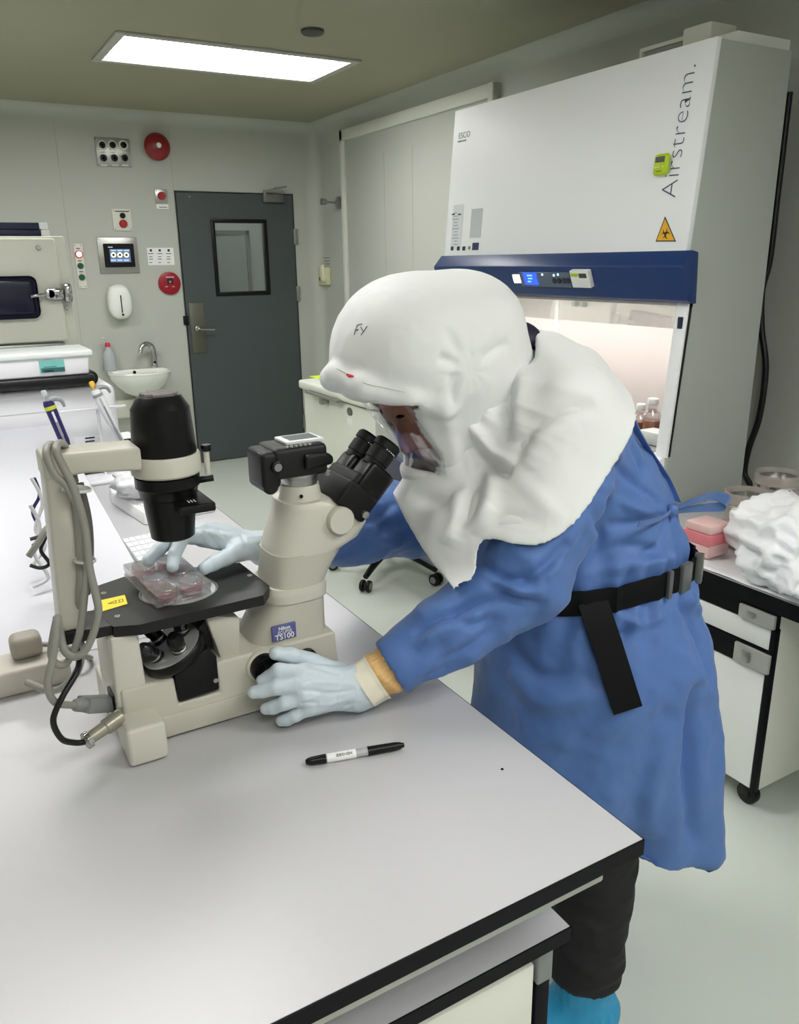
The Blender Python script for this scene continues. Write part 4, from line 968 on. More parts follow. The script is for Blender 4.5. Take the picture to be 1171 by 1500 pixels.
obj('focus_block', merge(profY([(256, 983), (262, 1029), (322, 1010), (318, 962), (306, 950), (270, 965)], bY0-0.002, bY1-0.03, 0.003), profY([(268, 985), (306, 985), (311, 945), (320, 925), (303, 905), (280, 935)], bY0+0.02, bY1-0.03, 0.003)), m_blackm, ms)
q = mp(315, 995); obj('screw', lathe((q.x, bY0-0.002, q.z), (0, -1, 0), [(0, 0.004), (0.0015, 0.0036), (0.0015, 0)], 14), m_steel, ms)
# focus knobs
k = mp(389, 979, 1.07)
obj('knob_rim', lathe((k.x, 1.09, k.z), (0, -1, 0), [(0, 0.0275), (0.012, 0.0265), (0.013, 0.0245), (0.013, 0)], 40), m_bei2, ms)
fk = obj('focus_knob', lathe((k.x, 1.078, k.z), (0, -1, 0), [(0, 0.0225), (0.016, 0.0222), (0.018, 0.0205), (0.018, 0.0135), (0.032, 0.0130), (0.033, 0.011), (0.033, 0)], 40), m_black, ms)
k = mp(452, 966, 1.075); obj('torque_knob', lathe((k.x, 1.095, k.z), (0, -1, 0), [(0, 0.0165), (0.018, 0.0165), (0.020, 0.0145), (0.020, 0)], 36), m_black, ms)
# name plate with lettering
ycol = YC-0.0575
qa, qb, qd = mp(398, 919, ycol), mp(433, 911, ycol), mp(399, 941, ycol)
wN = (qb-qa).length; hN = qa.z-qd.z
npl = obj('name_plate', box((qa.x, ycol-0.0016, qd.z), (qb.x, ycol+0.003, qa.z), 0.0006, 1), mat('plate violet', (92, 96, 150), 0.35), ms)
def fit_text(s, x0, x1, z, y, m, parent, bold=0.0):
    b = text_bm(s, 0.01, (0, 0, 0), (1, 0, 0), (0, 0, 1), 0.0004, bold); w_ = max(v.co.x for v in b.verts)-min(v.co.x for v in b.verts); b.free()
    b = text_bm(s, 0.01*(x1-x0)/w_, (x0, y, z), (1, 0, 0), (0, 0, 1), 0.0004, bold); return obj('lettering', b, m, parent)
fit_text('Nikon', qa.x+wN*0.26, qa.x+wN*0.74, qa.z-hN*0.30, ycol-0.0019, m_white, npl, 0.0002)
fit_text('ECLIPSE', qa.x+wN*0.22, qa.x+wN*0.80, qa.z-hN*0.55, ycol-0.0019, m_white, npl)
fit_text('TS100', qa.x+wN*0.10, qa.x+wN*0.90, qa.z-hN*0.92, ycol-0.0019, m_white, npl, 0.0002)
# barcode label on the right flank
ql = atY(461, 905, YC-0.03)
bl_ = obj('barcode_label', box((ql.x-0.003, YC-0.044, ql.z-0.018), (ql.x+0.004, YC-0.018, ql.z+0.018), 0.0005, 1), mat('barcode blue', (96, 104, 146), 0.5), ms)
for j in range(6): obj('print_line', box((ql.x-0.0032, YC-0.0445, ql.z-0.014+j*0.005), (ql.x+0.0043, YC-0.021-(j % 3)*0.004, ql.z-0.0115+j*0.005)), m_dprint if j % 2 else m_paper, bl_)
# rear socket details
obj('power_inlet', box((xa-0.010, bY0+0.02, TZ+0.045), (xa-0.004, bY0+0.055, TZ+0.085), 0.002), m_black, ms)

# ================================================================ CAMERA ON THE PORT
cb = thing('camera', 'black digital camera lying lens-down on the microscope photo port', 'camera', (k2.x, YC, zcam0))
ca, cb_ = mp(388, 690, YC-0.04).x, mp(489, 690, YC-0.04).x
zt_ = mp(440, 654, YC-0.04).z
m_cam = mat('camera rubber', (9, 9, 10), 0.5, vary=0.1, bump=0.15, bscale=1200)
cy0, cy1 = YC-0.040, YC+0.034
bm = box((ca+0.016, cy0, zcam0+0.0005), (cb_-0.008, cy1, zt_), 0.008, 3)
bdy = obj('camera_body', bm, m_cam, cb)
bm = NB(); add_lathe(bm, (ca+0.011, cy0+0.003, zcam0-0.008), (0, 1, 0), [(0, 0.008), (0.004, 0.0125), (0.064, 0.0125), (0.068, 0.008)], 24)
add_box(bm, (ca-0.003, cy0+0.002, zcam0-0.012), (ca+0.028, cy1-0.004, zt_-0.004), 0.008, 3); obj('grip', bm, m_cam, cb)
obj('pentaprism', prism([(cb_-0.05, cy0-0.012, zcam0+0.012), (cb_-0.05, cy0-0.012, zt_-0.012), (cb_-0.012, cy0-0.006, zt_-0.014), (cb_+0.002, cy0, zt_-0.022), (cb_+0.002, cy0, zcam0+0.014)], (0, 0.066, 0), 0.006, 3), m_cam, cb)
k = mp(406, 684, cy0); obj('mode_dial', lathe((k.x, cy0, k.z), (0, -1, 0), [(0, 0.0095), (0.004, 0.0095), (0.005, 0.008), (0.005, 0)], 28), m_black, cb)
obj('dial_ring', lathe((k.x, cy0-0.005, k.z), (0, -1, 0), [(0, 0.0062), (0.0006, 0.006), (0.0006, 0)], 24), m_grey, cb)
for j in range(6): obj('button', cyl((k.x+0.020+j*0.0075, cy0+0.006, zt_-0.001), (k.x+0.020+j*0.0075, cy0+0.006, zt_+0.0015), 0.0025, seg=12), mat('button grey', (150, 150, 150), 0.4), cb)
la_, lb2 = atZ(412, 640, zt_+0.004), atZ(472, 640, zt_+0.004)
sx0, sx1 = k2.x-0.028, k2.x+0.036
sc_ = obj('screen_frame', box((sx0, cy0+0.018, zt_-0.001), (sx1, cy1-0.006, zt_+0.005), 0.002), mat('pale frame', (226, 228, 230), 0.4), cb)
obj('screen', box((sx0+0.009, cy0+0.025, zt_+0.0045), (sx1-0.007, cy1-0.013, zt_+0.0056), 0.0006, 1), mat('camera screen', (120, 124, 126), 0.12), sc_)
obj('strap_lug', box((ca-0.001, YC-0.025, zt_-0.022), (ca+0.004, YC-0.015, zt_-0.006), 0.0015), m_steel, cb)
obj('lock_button', cyl((k2.x+0.034, cy0+0.01, zcam0-0.004), (k2.x+0.034, cy0+0.01, zcam0+0.003), 0.005), m_grey, cb)
bm = NB(); add_lathe(bm, (k2.x, YC, zcam0-0.003), (0, 0, 1), [(0, 0.033), (0.004, 0.034), (0.004, 0.028), (0, 0.028), (0, 0.033)], 40); obj('lens_mount', bm, m_steel, cb)

# ================================================================ WELL PLATE
m_dish = glass_mat('dish plastic', (0.985, 0.985, 0.99), 0.06, 0.06)
_nt = m_dish.node_tree; _o = _nt.nodes['Material Output']; _mx = _o.inputs[0].links[0].from_node
_df = _nt.nodes.new('ShaderNodeBsdfTranslucent'); _df.inputs[0].default_value = (0.9, 0.88, 0.9, 1); _d2 = _nt.nodes.new('ShaderNodeBsdfDiffuse'); _d2.inputs[0].default_value = (0.92, 0.9, 0.92, 1)
_m1 = _nt.nodes.new('ShaderNodeMixShader'); _m1.inputs[0].default_value = 0.6; _nt.links.new(_df.outputs[0], _m1.inputs[1]); _nt.links.new(_d2.outputs[0], _m1.inputs[2])
_m2 = _nt.nodes.new('ShaderNodeMixShader'); _m2.inputs[0].default_value = 0.07; _nt.links.new(_mx.outputs[0], _m2.inputs[1]); _nt.links.new(_m1.outputs[0], _m2.inputs[2]); _nt.links.new(_m2.outputs[0], _o.inputs[0])
m_med = mat('pink medium', (244, 160, 178), 0.12, alpha=0.5, vary=0.0); m_rim = mat('red medium edge', (224, 30, 74), 0.2, vary=0.02)
wc = Vector((0.268, 1.186, STZ))
wz = STZ+0.0004; ang = math.radians(9); wu = Vector((math.cos(ang), math.sin(ang), 0)); wv = Vector((-wu.y, wu.x, 0))
MW = Matrix(((wu.x, wv.x, 0, wc.x), (wu.y, wv.y, 0, wc.y), (0, 0, 1, wz), (0, 0, 0, 1)))
MW = Matrix.Translation((0, 0, 0.0)) @ MW @ Matrix.Translation((0, -0.061, 0)) @ Matrix.Rotation(math.radians(7), 4, 'X') @ Matrix.Translation((0, 0.061, 0))   # its far end is lifted by the fingers
WN = (MW.to_3x3() @ Vector((0, 0, 1))).normalized()
wl, ww, wh = 0.086, 0.122, 0.020
t = thing('well_plate', 'clear six-well culture plate with pink medium on the microscope stage', 'dish', (wc.x, wc.y, wz))
bm = NB()
for lo, hi in (((-wl/2, -ww/2), (wl/2, -ww/2+0.0016)), ((-wl/2, ww/2-0.0016), (wl/2, ww/2)), ((-wl/2, -ww/2), (-wl/2+0.0016, ww/2)), ((wl/2-0.0016, -ww/2), (wl/2, ww/2))):
    add_box(bm, (*lo, 0), (*hi, wh-0.002), 0, 1, MW)
add_box(bm, (-wl/2-0.0015, -ww/2-0.0015, 0), (wl/2+0.0015, ww/2+0.0015, 0.003), 0.0006, 1, MW)
obj('plate_frame', bm, m_dish, t)
for ix in (-1, 1):
    for iy in (-1, 0, 1):
        p = MW @ Vector((ix*0.0205, iy*0.040, 0.0016))
        w_ = obj('well', lathe(p, WN, [(0.0005, 0.0174), (0.0155, 0.0178), (0.0155, 0.0170), (0.0152, 0.0170)], 28), m_dish, t)
        obj('medium', lathe(p+WN*0.0012, WN, [(0, 0.0162), (0.005, 0.0164), (0.005, 0)], 28), m_med, w_)
        obj('medium_edge', lathe(p+WN*0.0036, WN, [(0, 0.0164), (0.0022, 0.0165), (0.0022, 0.0152), (0, 0.0152), (0, 0.0164)], 28), m_rim, w_)
bm = NB(); add_box(bm, (-wl/2-0.001, -ww/2-0.001, wh-0.0015), (wl/2+0.001, ww/2+0.001, wh), 0.0004, 1, MW)
for lo, hi in (((-wl/2-0.001, -ww/2-0.001), (wl/2+0.001, -ww/2)), ((-wl/2-0.001, ww/2), (wl/2+0.001, ww/2+0.001)), ((-wl/2-0.001, -ww/2), (-wl/2, ww/2)), ((wl/2, -ww/2), (wl/2+0.001, ww/2))):
    add_box(bm, (*lo, wh-0.009), (*hi, wh-0.001), 0, 1, MW)
lid = obj('lid', bm, m_dish, t)
for ix in (-1, 1):
    for iy in (-1, 0, 1):
        p = MW @ Vector((ix*0.0205, iy*0.040, wh)); obj('lid_ring', lathe(p, WN, [(0, 0.0175), (0.0012, 0.0172), (0.0012, 0.0162), (0, 0.016), (0, 0.0175)], 28), m_dish, lid)

# ================================================================ MARKER PEN
pa_, pb_ = atZ(448, 1117, TZ+0.006), atZ(592, 1092, TZ+0.006)
pd_ = (pb_-pa_).normalized(); PL = (pb_-pa_).length; pr_ = 0.0068
t = thing('marker_pen', 'black double-ended marker pen with white label on the bench', 'pen', (pa_.x, pa_.y, TZ))
P0 = Vector((pa_.x, pa_.y, TZ+pr_+0.0002))
obj('barrel', lathe(P0, pd_, [(PL*0.19, pr_*0.92), (PL*0.64, pr_*0.92)], 24), mat('grey barrel', (170, 170, 174), 0.35), t)
obj('cap', lathe(P0, pd_, [(0, 0.003), (0.003, 0.0048), (0.008, 0.0058), (PL*0.2, pr_*0.98), (PL*0.2, 0)], 24), m_black, t)
obj('cap', lathe(P0, pd_, [(PL*0.62, pr_*1.0), (PL*0.9, pr_*0.92), (PL*0.96, 0.005), (PL*0.985, 0.0035), (PL, 0.003), (PL, 0)], 24), m_black, t)
lbm = lathe(P0, pd_, [(PL*0.21, pr_*0.95), (PL*0.21+0.0002, pr_*0.955), (PL*0.50, pr_*0.955), (PL*0.50, pr_*0.94)], 24)
pl_ = obj('label', lbm, m_paper, t)
side = Vector((pd_.y, -pd_.x, 0)); upn = (Vector((0, 0, 1))*0.75+side*0.66).normalized(); upt = upn.cross(pd_)
bm = NB(); rnd = random.Random(3); x_ = 0.30
while x_ < 0.46:
    w_ = 0.003+rnd.random()*0.006
    a = P0+pd_*(PL*x_)+upn*(pr_*0.972); hgt = 0.0022 if rnd.random() > 0.3 else 0.0013
    bm.faces.new([bm.verts.new(p) for p in (a-upt*hgt, a+pd_*(PL*w_)-upt*hgt, a+pd_*(PL*w_)+upt*hgt, a+upt*hgt)]); x_ += w_+0.004+rnd.random()*0.004
obj('barcode', solidify(bm, 0.0001), m_dprint, pl_)
# ================================================================ THINGS ON THE BENCH BEHIND THE MICROSCOPE
m_bag = mat('white polythene', (232, 233, 236), 0.3, vary=0.01, alpha=0.96)
m_wplast = mat('white plastic', (232, 232, 236), 0.32, vary=0.008)
# long sloping white cover on the left
a0, a1 = atZ(235, 930, TZ), atX(52, 572, 0.33)
xL = 0.332
a1 = atX(56, 575, xL)
yE = 2.775; zE = TZ+0.008+(a1.z-TZ-0.008)*(yE-a0.y-0.02)/(a1.y-a0.y-0.02)
poly = [(xL, a0.y, TZ+0.0004), (xL, a0.y+0.02, TZ+0.008), (xL, yE, zE), (xL, yE, TZ+0.0004)]
bm = prism([Vector(p) for p in poly], (-1.0, 0, 0), 0.006, 3)
setp(obj('instrument_cover', bm, mat('cover white', (208, 208, 216), 0.35, vary=0.008)), 'long low white sloping cover along the left of the bench behind the lamp pillar', 'cover')
# white instrument with vents
mx0, mx1, my0 = 0.345, atY(180, 655, 2.80).x, 2.80
mzt = atY(160, 562, my0).z
t = thing('instrument', 'white bench instrument with black vent slots under the black tray', 'instrument', ((mx0+mx1)/2, my0+0.2, TZ))
hb = obj('housing', box((mx0-0.25, my0, TZ+0.008), (mx1, my0+0.42, mzt), 0.03, 4), m_wplast, t)
q = atY(134, 660, my0); obj('vent_panel', box((q.x-0.05, my0-0.003, q.z-0.06), (q.x+0.035, my0+0.002, q.z+0.05), 0.002), m_wplast, hb)
for py in (641, 646, 650.5, 655):
    q = atY(132, py, my0); obj('vent_slot', box((q.x-0.016, my0-0.0042, q.z-0.0022), (q.x+0.014, my0-0.002, q.z+0.0022)), m_dprint, hb)
q0 = atY(90, 601, my0); obj('lid_seam', box((mx0-0.2, my0-0.001, q0.z-0.001), (mx1-0.03, my0+0.001, q0.z+0.001)), mat('seam grey', (190, 192, 198), 0.5), hb)
for x in (mx0-0.2, mx1-0.04):
    for y in (my0+0.05, my0+0.37): obj('foot', cyl((x, y, TZ), (x, y, TZ+0.009), 0.014), m_black, t)
# black tray with a white lidded box on top
ty0 = my0-0.03
q1 = atY(148, 545, ty0)
bm = box((mx0-0.30, ty0, mzt+0.0005), (q1.x-0.02, my0+0.30, mzt+0.035), 0.010, 3); add_lathe(bm, (q1.x-0.03, ty0+0.02, mzt+0.020), (0, 1, 0), [(0, 0.015), (0.006, 0.024), (0.24, 0.024), (0.25, 0.015)], 20)
bmesh.ops.translate(bm, vec=(0, 0, 0.004), verts=bm.verts)
setp(obj('tray', bm, mat('black tray', (12, 12, 14), 0.35)), 'black tray lying on the white bench instrument', 'tray')
bz0 = mzt+0.0396; by0 = ty0+0.01
c0 = atY(133, 540, by0); c1 = atY(137, 515, by0)
t = thing('storage_box', 'white lidded box with a teal label on the black tray', 'box', (c0.x-0.15, by0+0.1, bz0))
obj('box_body', prism([(c0.x-0.33, by0, bz0), (c0.x-0.006, by0, bz0), (c0.x, by0, c1.z-0.012), (c0.x-0.34, by0, c1.z-0.012)], (0, 0.22, 0), 0.006, 3), m_wplast, t)
obj('lid', box((c0.x-0.345, by0-0.006, c1.z-0.013), (c0.x+0.012, by0+0.228, c1.z+0.006), 0.005, 3), mat('clear white lid', (226, 232, 230), 0.25, vary=0.0), t)
la, lb_ = atY(56, 526, by0), atY(94, 551, by0)
lz0, lz1 = bz0+0.014, c1.z-0.018
tl = obj('label', box((la.x, by0-0.003, lz0), (atY(95, 540, by0).x, by0-0.0004, lz1)), mat('teal label', (120, 190, 184), 0.5), t)
obj('label_band', box((la.x+0.004, by0-0.0036, lz0), (atY(95, 540, by0).x, by0-0.0028, lz0+0.014)), mat('dark teal', (50, 100, 100), 0.5), tl)
for k in range(2): obj('print_line', box((la.x+0.012, by0-0.0036, lz1-0.022-k*0.012), (la.x+0.05-k*0.01, by0-0.0028, lz1-0.019-k*0.012)), mat('teal print', (70, 140, 140), 0.5), tl)
# pipettes
def pipette(label, A, Bp, m_body, m_grip, m_tip, wide, parts):
    """A: upper (plunger) end, Bp: tip end"""
    d = (Bp-A).normalized(); L = (Bp-A).length
    t = thing('pipette', label, 'pipette', Bp)
    nrm = Vector((0, -1, 0)); nrm = (nrm-d*nrm.dot(d)).normalized(); sd = d.cross(nrm)
    obj('body', lathe(A, d, [(L*0.10, wide*0.8), (L*0.13, wide), (L*0.50, wide*0.95), (L*0.56, wide*0.72)], 20, xdir=sd, sx=1, sy=0.8), m_body, t)
    obj('shaft', lathe(A, d, [(L*0.55, wide*0.7), (L*0.75, wide*0.6), (L*0.92, wide*0.4), (L, wide*0.32), (L, 0)], 20), m_tip, t)
    obj('plunger', lathe(A, d, [(0, 0.006), (0.004, 0.0085), (0.016, 0.0085), (0.018, 0.004), (L*0.11, 0.004)], 16), parts[0], t)
    bm = NB(); add_tube(bm, [A+d*L*0.14+sd*wide*0.5, A+d*L*0.10-sd*wide*0.9, A+d*L*0.13-sd*wide*2.2, A+d*L*0.20-sd*wide*2.4], [wide*0.5, wide*0.5, wide*0.4, wide*0.25], seg=10); obj('finger_rest', bm, m_grip, t)
    w = obj('window', lathe(A+nrm*wide*0.05, d, [(L*0.20, wide*0.86), (L*0.44, wide*0.84)], 20, xdir=sd, sx=0.45, sy=1.0), parts[1], t)
    obj('colour_band', lathe(A, d, [(L*0.15, wide*1.03), (L*0.185, wide*1.03)], 20, xdir=sd, sx=1, sy=0.82), parts[2], t)
    obj('ejector', lathe(A+nrm*wide*0.8, d, [(L*0.30, 0.003), (L*0.56, 0.003), (L*0.60, 0.005), (L*0.80, 0.004)], 10), m_grip, t)
    return t
m_indigo = mat('indigo plastic', (38, 30, 92), 0.35)
pipette('dark indigo pipette leaning along the white sloping cover', atY(63, 572, 2.55), atY(124, 716, 2.55), m_indigo, mat('grey grip', (150, 152, 158), 0.4), m_indigo, 0.016, (mat('pale grey', (190, 192, 196), 0.4), m_wplast, mat('lime band', (196, 200, 40), 0.4)))
pipette('white and grey pipette with yellow button in front of the vented instrument', atY(133, 559, 2.70), atY(191, 672, 2.70), m_wplast, mat('grey grip', (150, 152, 158), 0.4), mat('milky plastic', (222, 224, 228), 0.3), 0.016, (mat('yellow button', (236, 186, 60), 0.4), mat('pale grey', (190, 192, 196), 0.4), MATS['grey grip']))
# pipette stand (clear arm with post) carrying both
sx_, sy_ = atZ(160, 712, TZ).x, 2.72
t = thing('pipette_stand', 'clear pipette stand behind the lamp arm', 'stand', (0.45, 2.74, TZ))
obj('base', box((0.36, 2.66, TZ+0.0005), (0.56, 2.78, TZ+0.012), 0.004), m_wplast, t)
obj('post', cyl((0.46, 2.755, TZ+0.01), (0.46, 2.755, TZ+0.26), 0.005), m_wplast, t)
obj('rail', box((0.34, 2.745, TZ+0.230), (0.55, 2.757, TZ+0.238), 0.002), m_wplast, t)
# dark notebook and papers at the far right of the instrument
q = atY(190, 660, 3.0)
setp(obj('paper_stack', box((mx1+0.012, 2.95, TZ+0.0005), (TX1-0.01, 3.28, TZ+0.045), 0.004), m_paper), 'stack of white papers at the far end of the bench beside the instrument', 'papers')
t = thing('tablet', 'black tablet leaning at the far end of the bench', 'tablet', (mx1+0.06, 2.93, TZ))
obj('case', prism([(mx1+0.014, 2.86, TZ+0.0005), (mx1+0.014, 2.87, TZ+0.0005), (mx1+0.014, 2.945, TZ+0.085), (mx1+0.014, 2.935, TZ+0.085)], (0.075, 0, 0), 0.002), m_black, t)
obj('screen', prism([(mx1+0.018, 2.8645, TZ+0.008), (mx1+0.018, 2.866, TZ+0.008), (mx1+0.018, 2.932, TZ+0.079), (mx1+0.018, 2.9305, TZ+0.079)], (0.067, 0, 0)), mat('dark screen', (30, 32, 36), 0.15), t)
# white balance-like tray with sloping front
k0, k1, k2_, k3_ = atZ(163, 738, TZ), atZ(212, 770, TZ), atZ(326, 745, TZ), atZ(285, 712, TZ)
t = thing('foam_tray', 'white foam tray with a cut-off corner on the bench behind the condenser', 'tray', (0.5, 2.25, TZ))
def frus(pts, h, ins):
    c = sum(pts, Vector())/len(pts); bm = NB(); lo = [bm.verts.new(p+Vector((0, 0, 0.001))) for p in pts]; hi = [bm.verts.new(p+(c-p).normalized()*ins+Vector((0, 0, h))) for p in pts]
    n = len(pts); bm.faces.new(lo[::-1]); bm.faces.new(hi)
    for i in range(n): bm.faces.new((lo[i], lo[(i+1) % n], hi[(i+1) % n], hi[i]))
    bmesh.ops.bevel(bm, geom=bm.edges[:], offset=0.004, segments=2, affect='EDGES', profile=0.5); return bm
k3_ = Vector((0.648, 2.50, TZ)); k4_ = Vector((0.42, 2.50, TZ))
k2_ = Vector((0.648, k2_.y-0.02, TZ))
pts = [k0, k1, k2_, k3_, k4_]
obj('tray_body', frus(pts, 0.036, 0.006), mat('white foam', (240, 240, 240), 0.7, vary=0.01, bump=0.1, bscale=500), t)
c = sum(pts, Vector())/5; inn = [p+(c-p)*0.22+Vector((0, 0, 0.035)) for p in pts]
obj('tray_inset', frus(inn, 0.0045, 0.001), m_paper, t)
# crumpled polythene bag on the tray
def crumple(c, r, seed, sub=4, amp=0.25, flat=0.0, fr=3.0):
    bm = NB(); bmesh.ops.create_icosphere(bm, subdivisions=sub, radius=1.0); rnd = random.Random(seed)
    offs = [Vector((rnd.uniform(-9, 9), rnd.uniform(-9, 9), rnd.uniform(-9, 9))) for _ in range(3)]
    from mathutils import noise
    for v in bm.verts:
        p = v.co.copy(); n = 0
        for k, (f, a) in enumerate(((fr, 1.0), (fr*2.1, 0.55), (fr*4.3, 0.28))): n += a*(1-2*abs(noise.noise(p*f*0.5+offs[k])))
        s = 1+amp*(n-0.5); q = Vector((p.x*r[0]*s, p.y*r[1]*s, p.z*r[2]*s))
        if q.z < -r[2]*flat: q.z = -r[2]*flat
        v.co = q+Vector(c)
    return bm
bm = crumple((0.50, 2.33, TZ+0.075), (0.075, 0.10, 0.04), 5, 4, 0.35, 0.75); setp(obj('plastic_bag', bm, m_bag, smooth=180), 'crumpled clear-white plastic bag on the foam tray behind the lamp', 'bag')
# tip rack with a grid
g0, g1, g2, g3 = atZ(178, 789, TZ+0.03), atZ(215, 838, TZ+0.03), atZ(262, 822, TZ+0.03), atZ(222, 780, TZ+0.03)
gu = (g1-g0); gv = (g3-g0); gu.z = gv.z = 0
t = thing('tip_rack', 'white gridded rack on the bench beyond the culture plate', 'rack', (g0+gu*0.5+gv*0.5-Vector((0, 0, 0.03))))
P_ = [g0, g0+gu, g0+gu+gv, g0+gv]
bm = NB(); add_prism(bm, [p-Vector((0, 0, 0.0295)) for p in P_], (0, 0, 0.0275), 0.003); obj('rack_body', bm, mat('rack grey white', (216, 218, 220), 0.4), t)
for i in range(7):
    for j in range(5):
        a = g0+gu*((i+0.08)/7)+gv*((j+0.08)/5); b = gu*(0.84/7); c_ = gv*(0.84/5)
        obj('cell', prism([a-Vector((0, 0, 0.0021)), a+b-Vector((0, 0, 0.0021)), a+b+c_-Vector((0, 0, 0.0021)), a+c_-Vector((0, 0, 0.0021))], (0, 0, 0.002)), m_wplast, t)

# ================================================================ CABLES AND PLUGS
m_cab = mat('grey cable', (142, 140, 132), 0.45, vary=0.03); m_cabk = mat('black cable', (16, 16, 18), 0.4)
def cpts(L): return [atY(x, y, Y) for x, y, Y in L]
CYf = 1.072
t = thing('coiled_cable', 'grey power cable looped over the microscope lamp pillar', 'cord', atY(100, 985, 1.09))
obj('cable', tube(cpts([(96, 700, 1.18), (84, 660, 1.15), (74, 651, 1.12), (68, 665, 1.085), (80, 695, 1.075), (100, 715, 1.072), (121, 760, 1.075), (128, 820, 1.075), (124, 870, CYf), (116, 930, CYf), (100, 968, CYf), (84, 973, CYf), (75, 955, CYf), (84, 905, 1.06), (78, 960, 1.05), (70, 1000, 1.05), (80, 1028, 1.06), (108, 1033, 1.08)]), 0.0052, seg=10), m_cab, t)
obj('cable', tube(cpts([(110, 705, 1.18), (98, 660, 1.15), (88, 649, 1.12), (82, 660, 1.082), (96, 690, 1.072), (108, 715, 1.068), (124, 770, 1.07), (131, 830, 1.07), (140, 870, 1.06), (144, 900, 1.055), (130, 945, 1.055), (112, 962, 1.06), (96, 955, 1.07), (90, 935, 1.085), (88, 920, 1.09)]), 0.0052, seg=10), m_cab, t)
obj('cable', tube(cpts([(107, 720, 1.10), (114, 780, 1.10), (117, 840, 1.10), (116, 880, 1.10), (117, 920, 1.12), (118, 970, 1.10), (100, 1000, 1.12), (75, 1012, 1.15), (40, 1000, 1.2)]), 0.0052, seg=10), m_cab, t)
obj('cable', tube(cpts([(116, 708, 1.115), (128, 760, 1.112), (131, 810, 1.112), (126, 870, 1.115)]), 0.0060, seg=10), mat('dark grey cable', (88, 86, 82), 0.45), t)
obj('cable', tube(cpts([(106, 712, 1.118), (112, 770, 1.118), (116, 830, 1.118), (114, 885, 1.118)]), 0.0058, seg=10), MATS['dark grey cable'], t)
obj('cable', tube(cpts([(112, 715, 1.108), (121, 780, 1.108), (124, 840, 1.108), (121, 880, 1.11)]), 0.0058, seg=10), mat('dark grey cable', (88, 86, 82), 0.45), t)
for px, py, r in ((112, 716, 0.0185), (124, 820, 0.0145)):
    c = atY(px, py, 1.088); obj('cable_tie', lathe(c-Vector((0, 0, 0.002)), (0.15, 0, 1), [(0, r), (0.0035, r), (0.0035, r-0.002), (0, r-0.002), (0, r)], 24), mat('tie white', (206, 206, 204), 0.4), t)
p = atY(108, 1033, 1.08); p2 = Vector((xa-0.010, bY0+0.038, TZ+0.065)); d = (p2-p).normalized()
obj('plug_boot', lathe(p, d, [(0, 0.0058), (0.004, 0.009), (0.018, 0.0105), (0.018, 0)], 14), m_grey, t)
Mq = Matrix.Translation(p+d*0.018) @ d.to_track_quat('X', 'Z').to_matrix().to_4x4()
obj('plug', box((0, -0.014, -0.011), ((p2-p).length-0.017, 0.014, 0.011), 0.003, 2, Mq), m_grey, t)
t = thing('signal_cable', 'black cable with metal connector plugged into the microscope base', 'cord', atY(130, 1080, 1.04))
kp_ = atY(130, 1080, 1.055)
obj('cable', tube(cpts([(112, 915, 1.13), (116, 960, 1.10), (112, 985, 1.07), (92, 1020, 1.055), (78, 1055, 1.05), (90, 1082, 1.05), (110, 1088, 1.055), (124, 1087, 1.058)]), 0.0042, seg=10), m_cabk, t)
ce = atY(178, 1074, 1.07); cs = atY(124, 1087, 1.058); ce = Vector((xa-0.005, cs.y+0.02, cs.z+0.012)); d = (ce-cs).normalized(); L = (ce-cs).length
obj('connector', lathe(cs, d, [(0, 0.006), (0.002, 0.0115), (0.008, 0.0115), (0.009, 0.009), (L*0.55, 0.0095), (L*0.57, 0.0115), (L, 0.012), (L, 0)], 20), mat('nickel beige', (168, 164, 148), 0.3, metal=0.5), t)
obj('coupling_ring', lathe(cs, d, [(0.0015, 0.0125), (0.008, 0.0125), (0.008, 0.011), (0.0015, 0.011), (0.0015, 0.0125)], 20), m_chrome, t)
# power strip and cable tangle at the far left
q = atZ(55, 935, TZ); q.y = a0.y-0.075
t = thing('power_strip', 'grey-beige power strip with a plug at the left end of the bench', 'power strip', (q.x-0.05, q.y, TZ))
obj('strip_body', box((q.x-0.22, q.y-0.03, TZ+0.0005), (q.x+0.03, q.y+0.05, TZ+0.045), 0.006, 3), mat('strip beige', (188, 182, 172), 0.45), t)
obj('plug', box((q.x-0.055, q.y+0.0, TZ+0.0452), (q.x-0.005, q.y+0.045, TZ+0.085), 0.012, 3), mat('plug grey', (156, 150, 138), 0.45), t)
obj('plug_cable', tube([Vector((q.x-0.006, q.y+0.02, TZ+0.06)), Vector((q.x+0.03, q.y+0.01, TZ+0.05)), Vector((q.x+0.055, q.y+0.0, TZ+0.03)), Vector((q.x+0.07, q.y+0.04, TZ+0.006)), Vector((q.x+0.03, q.y+0.13, TZ+0.006))], 0.0045, seg=8), m_cab, t)
tang = [('white cable in the tangle at the left edge', mat('white cable', (214, 214, 216), 0.4), [(44, 740, 1.75), (58, 770, 1.74), (50, 810, 1.72), (70, 845, 1.7), (48, 860, 1.69)]),
        ('second white cable looping at the left edge', MATS['white cable'], [(46, 700, 1.80), (62, 735, 1.79), (52, 775, 1.78), (66, 800, 1.76), (46, 830, 1.75)]),
        ('thin black cable in the tangle at the left edge', m_cabk, [(44, 790, 1.66), (66, 786, 1.66), (60, 806, 1.66), (72, 825, 1.65), (60, 832, 1.65), (44, 828, 1.65)]),
        ('indigo cable hanging at the left edge', m_indigo, [(50, 700, 1.85), (58, 725, 1.85), (48, 750, 1.85), (60, 780, 1.84), (48, 800, 1.83)]),
        ('thick grey cable at the left edge behind the pillar', m_cab, [(42, 815, 1.62), (56, 795, 1.62), (68, 775, 1.63), (80, 765, 1.65)])]
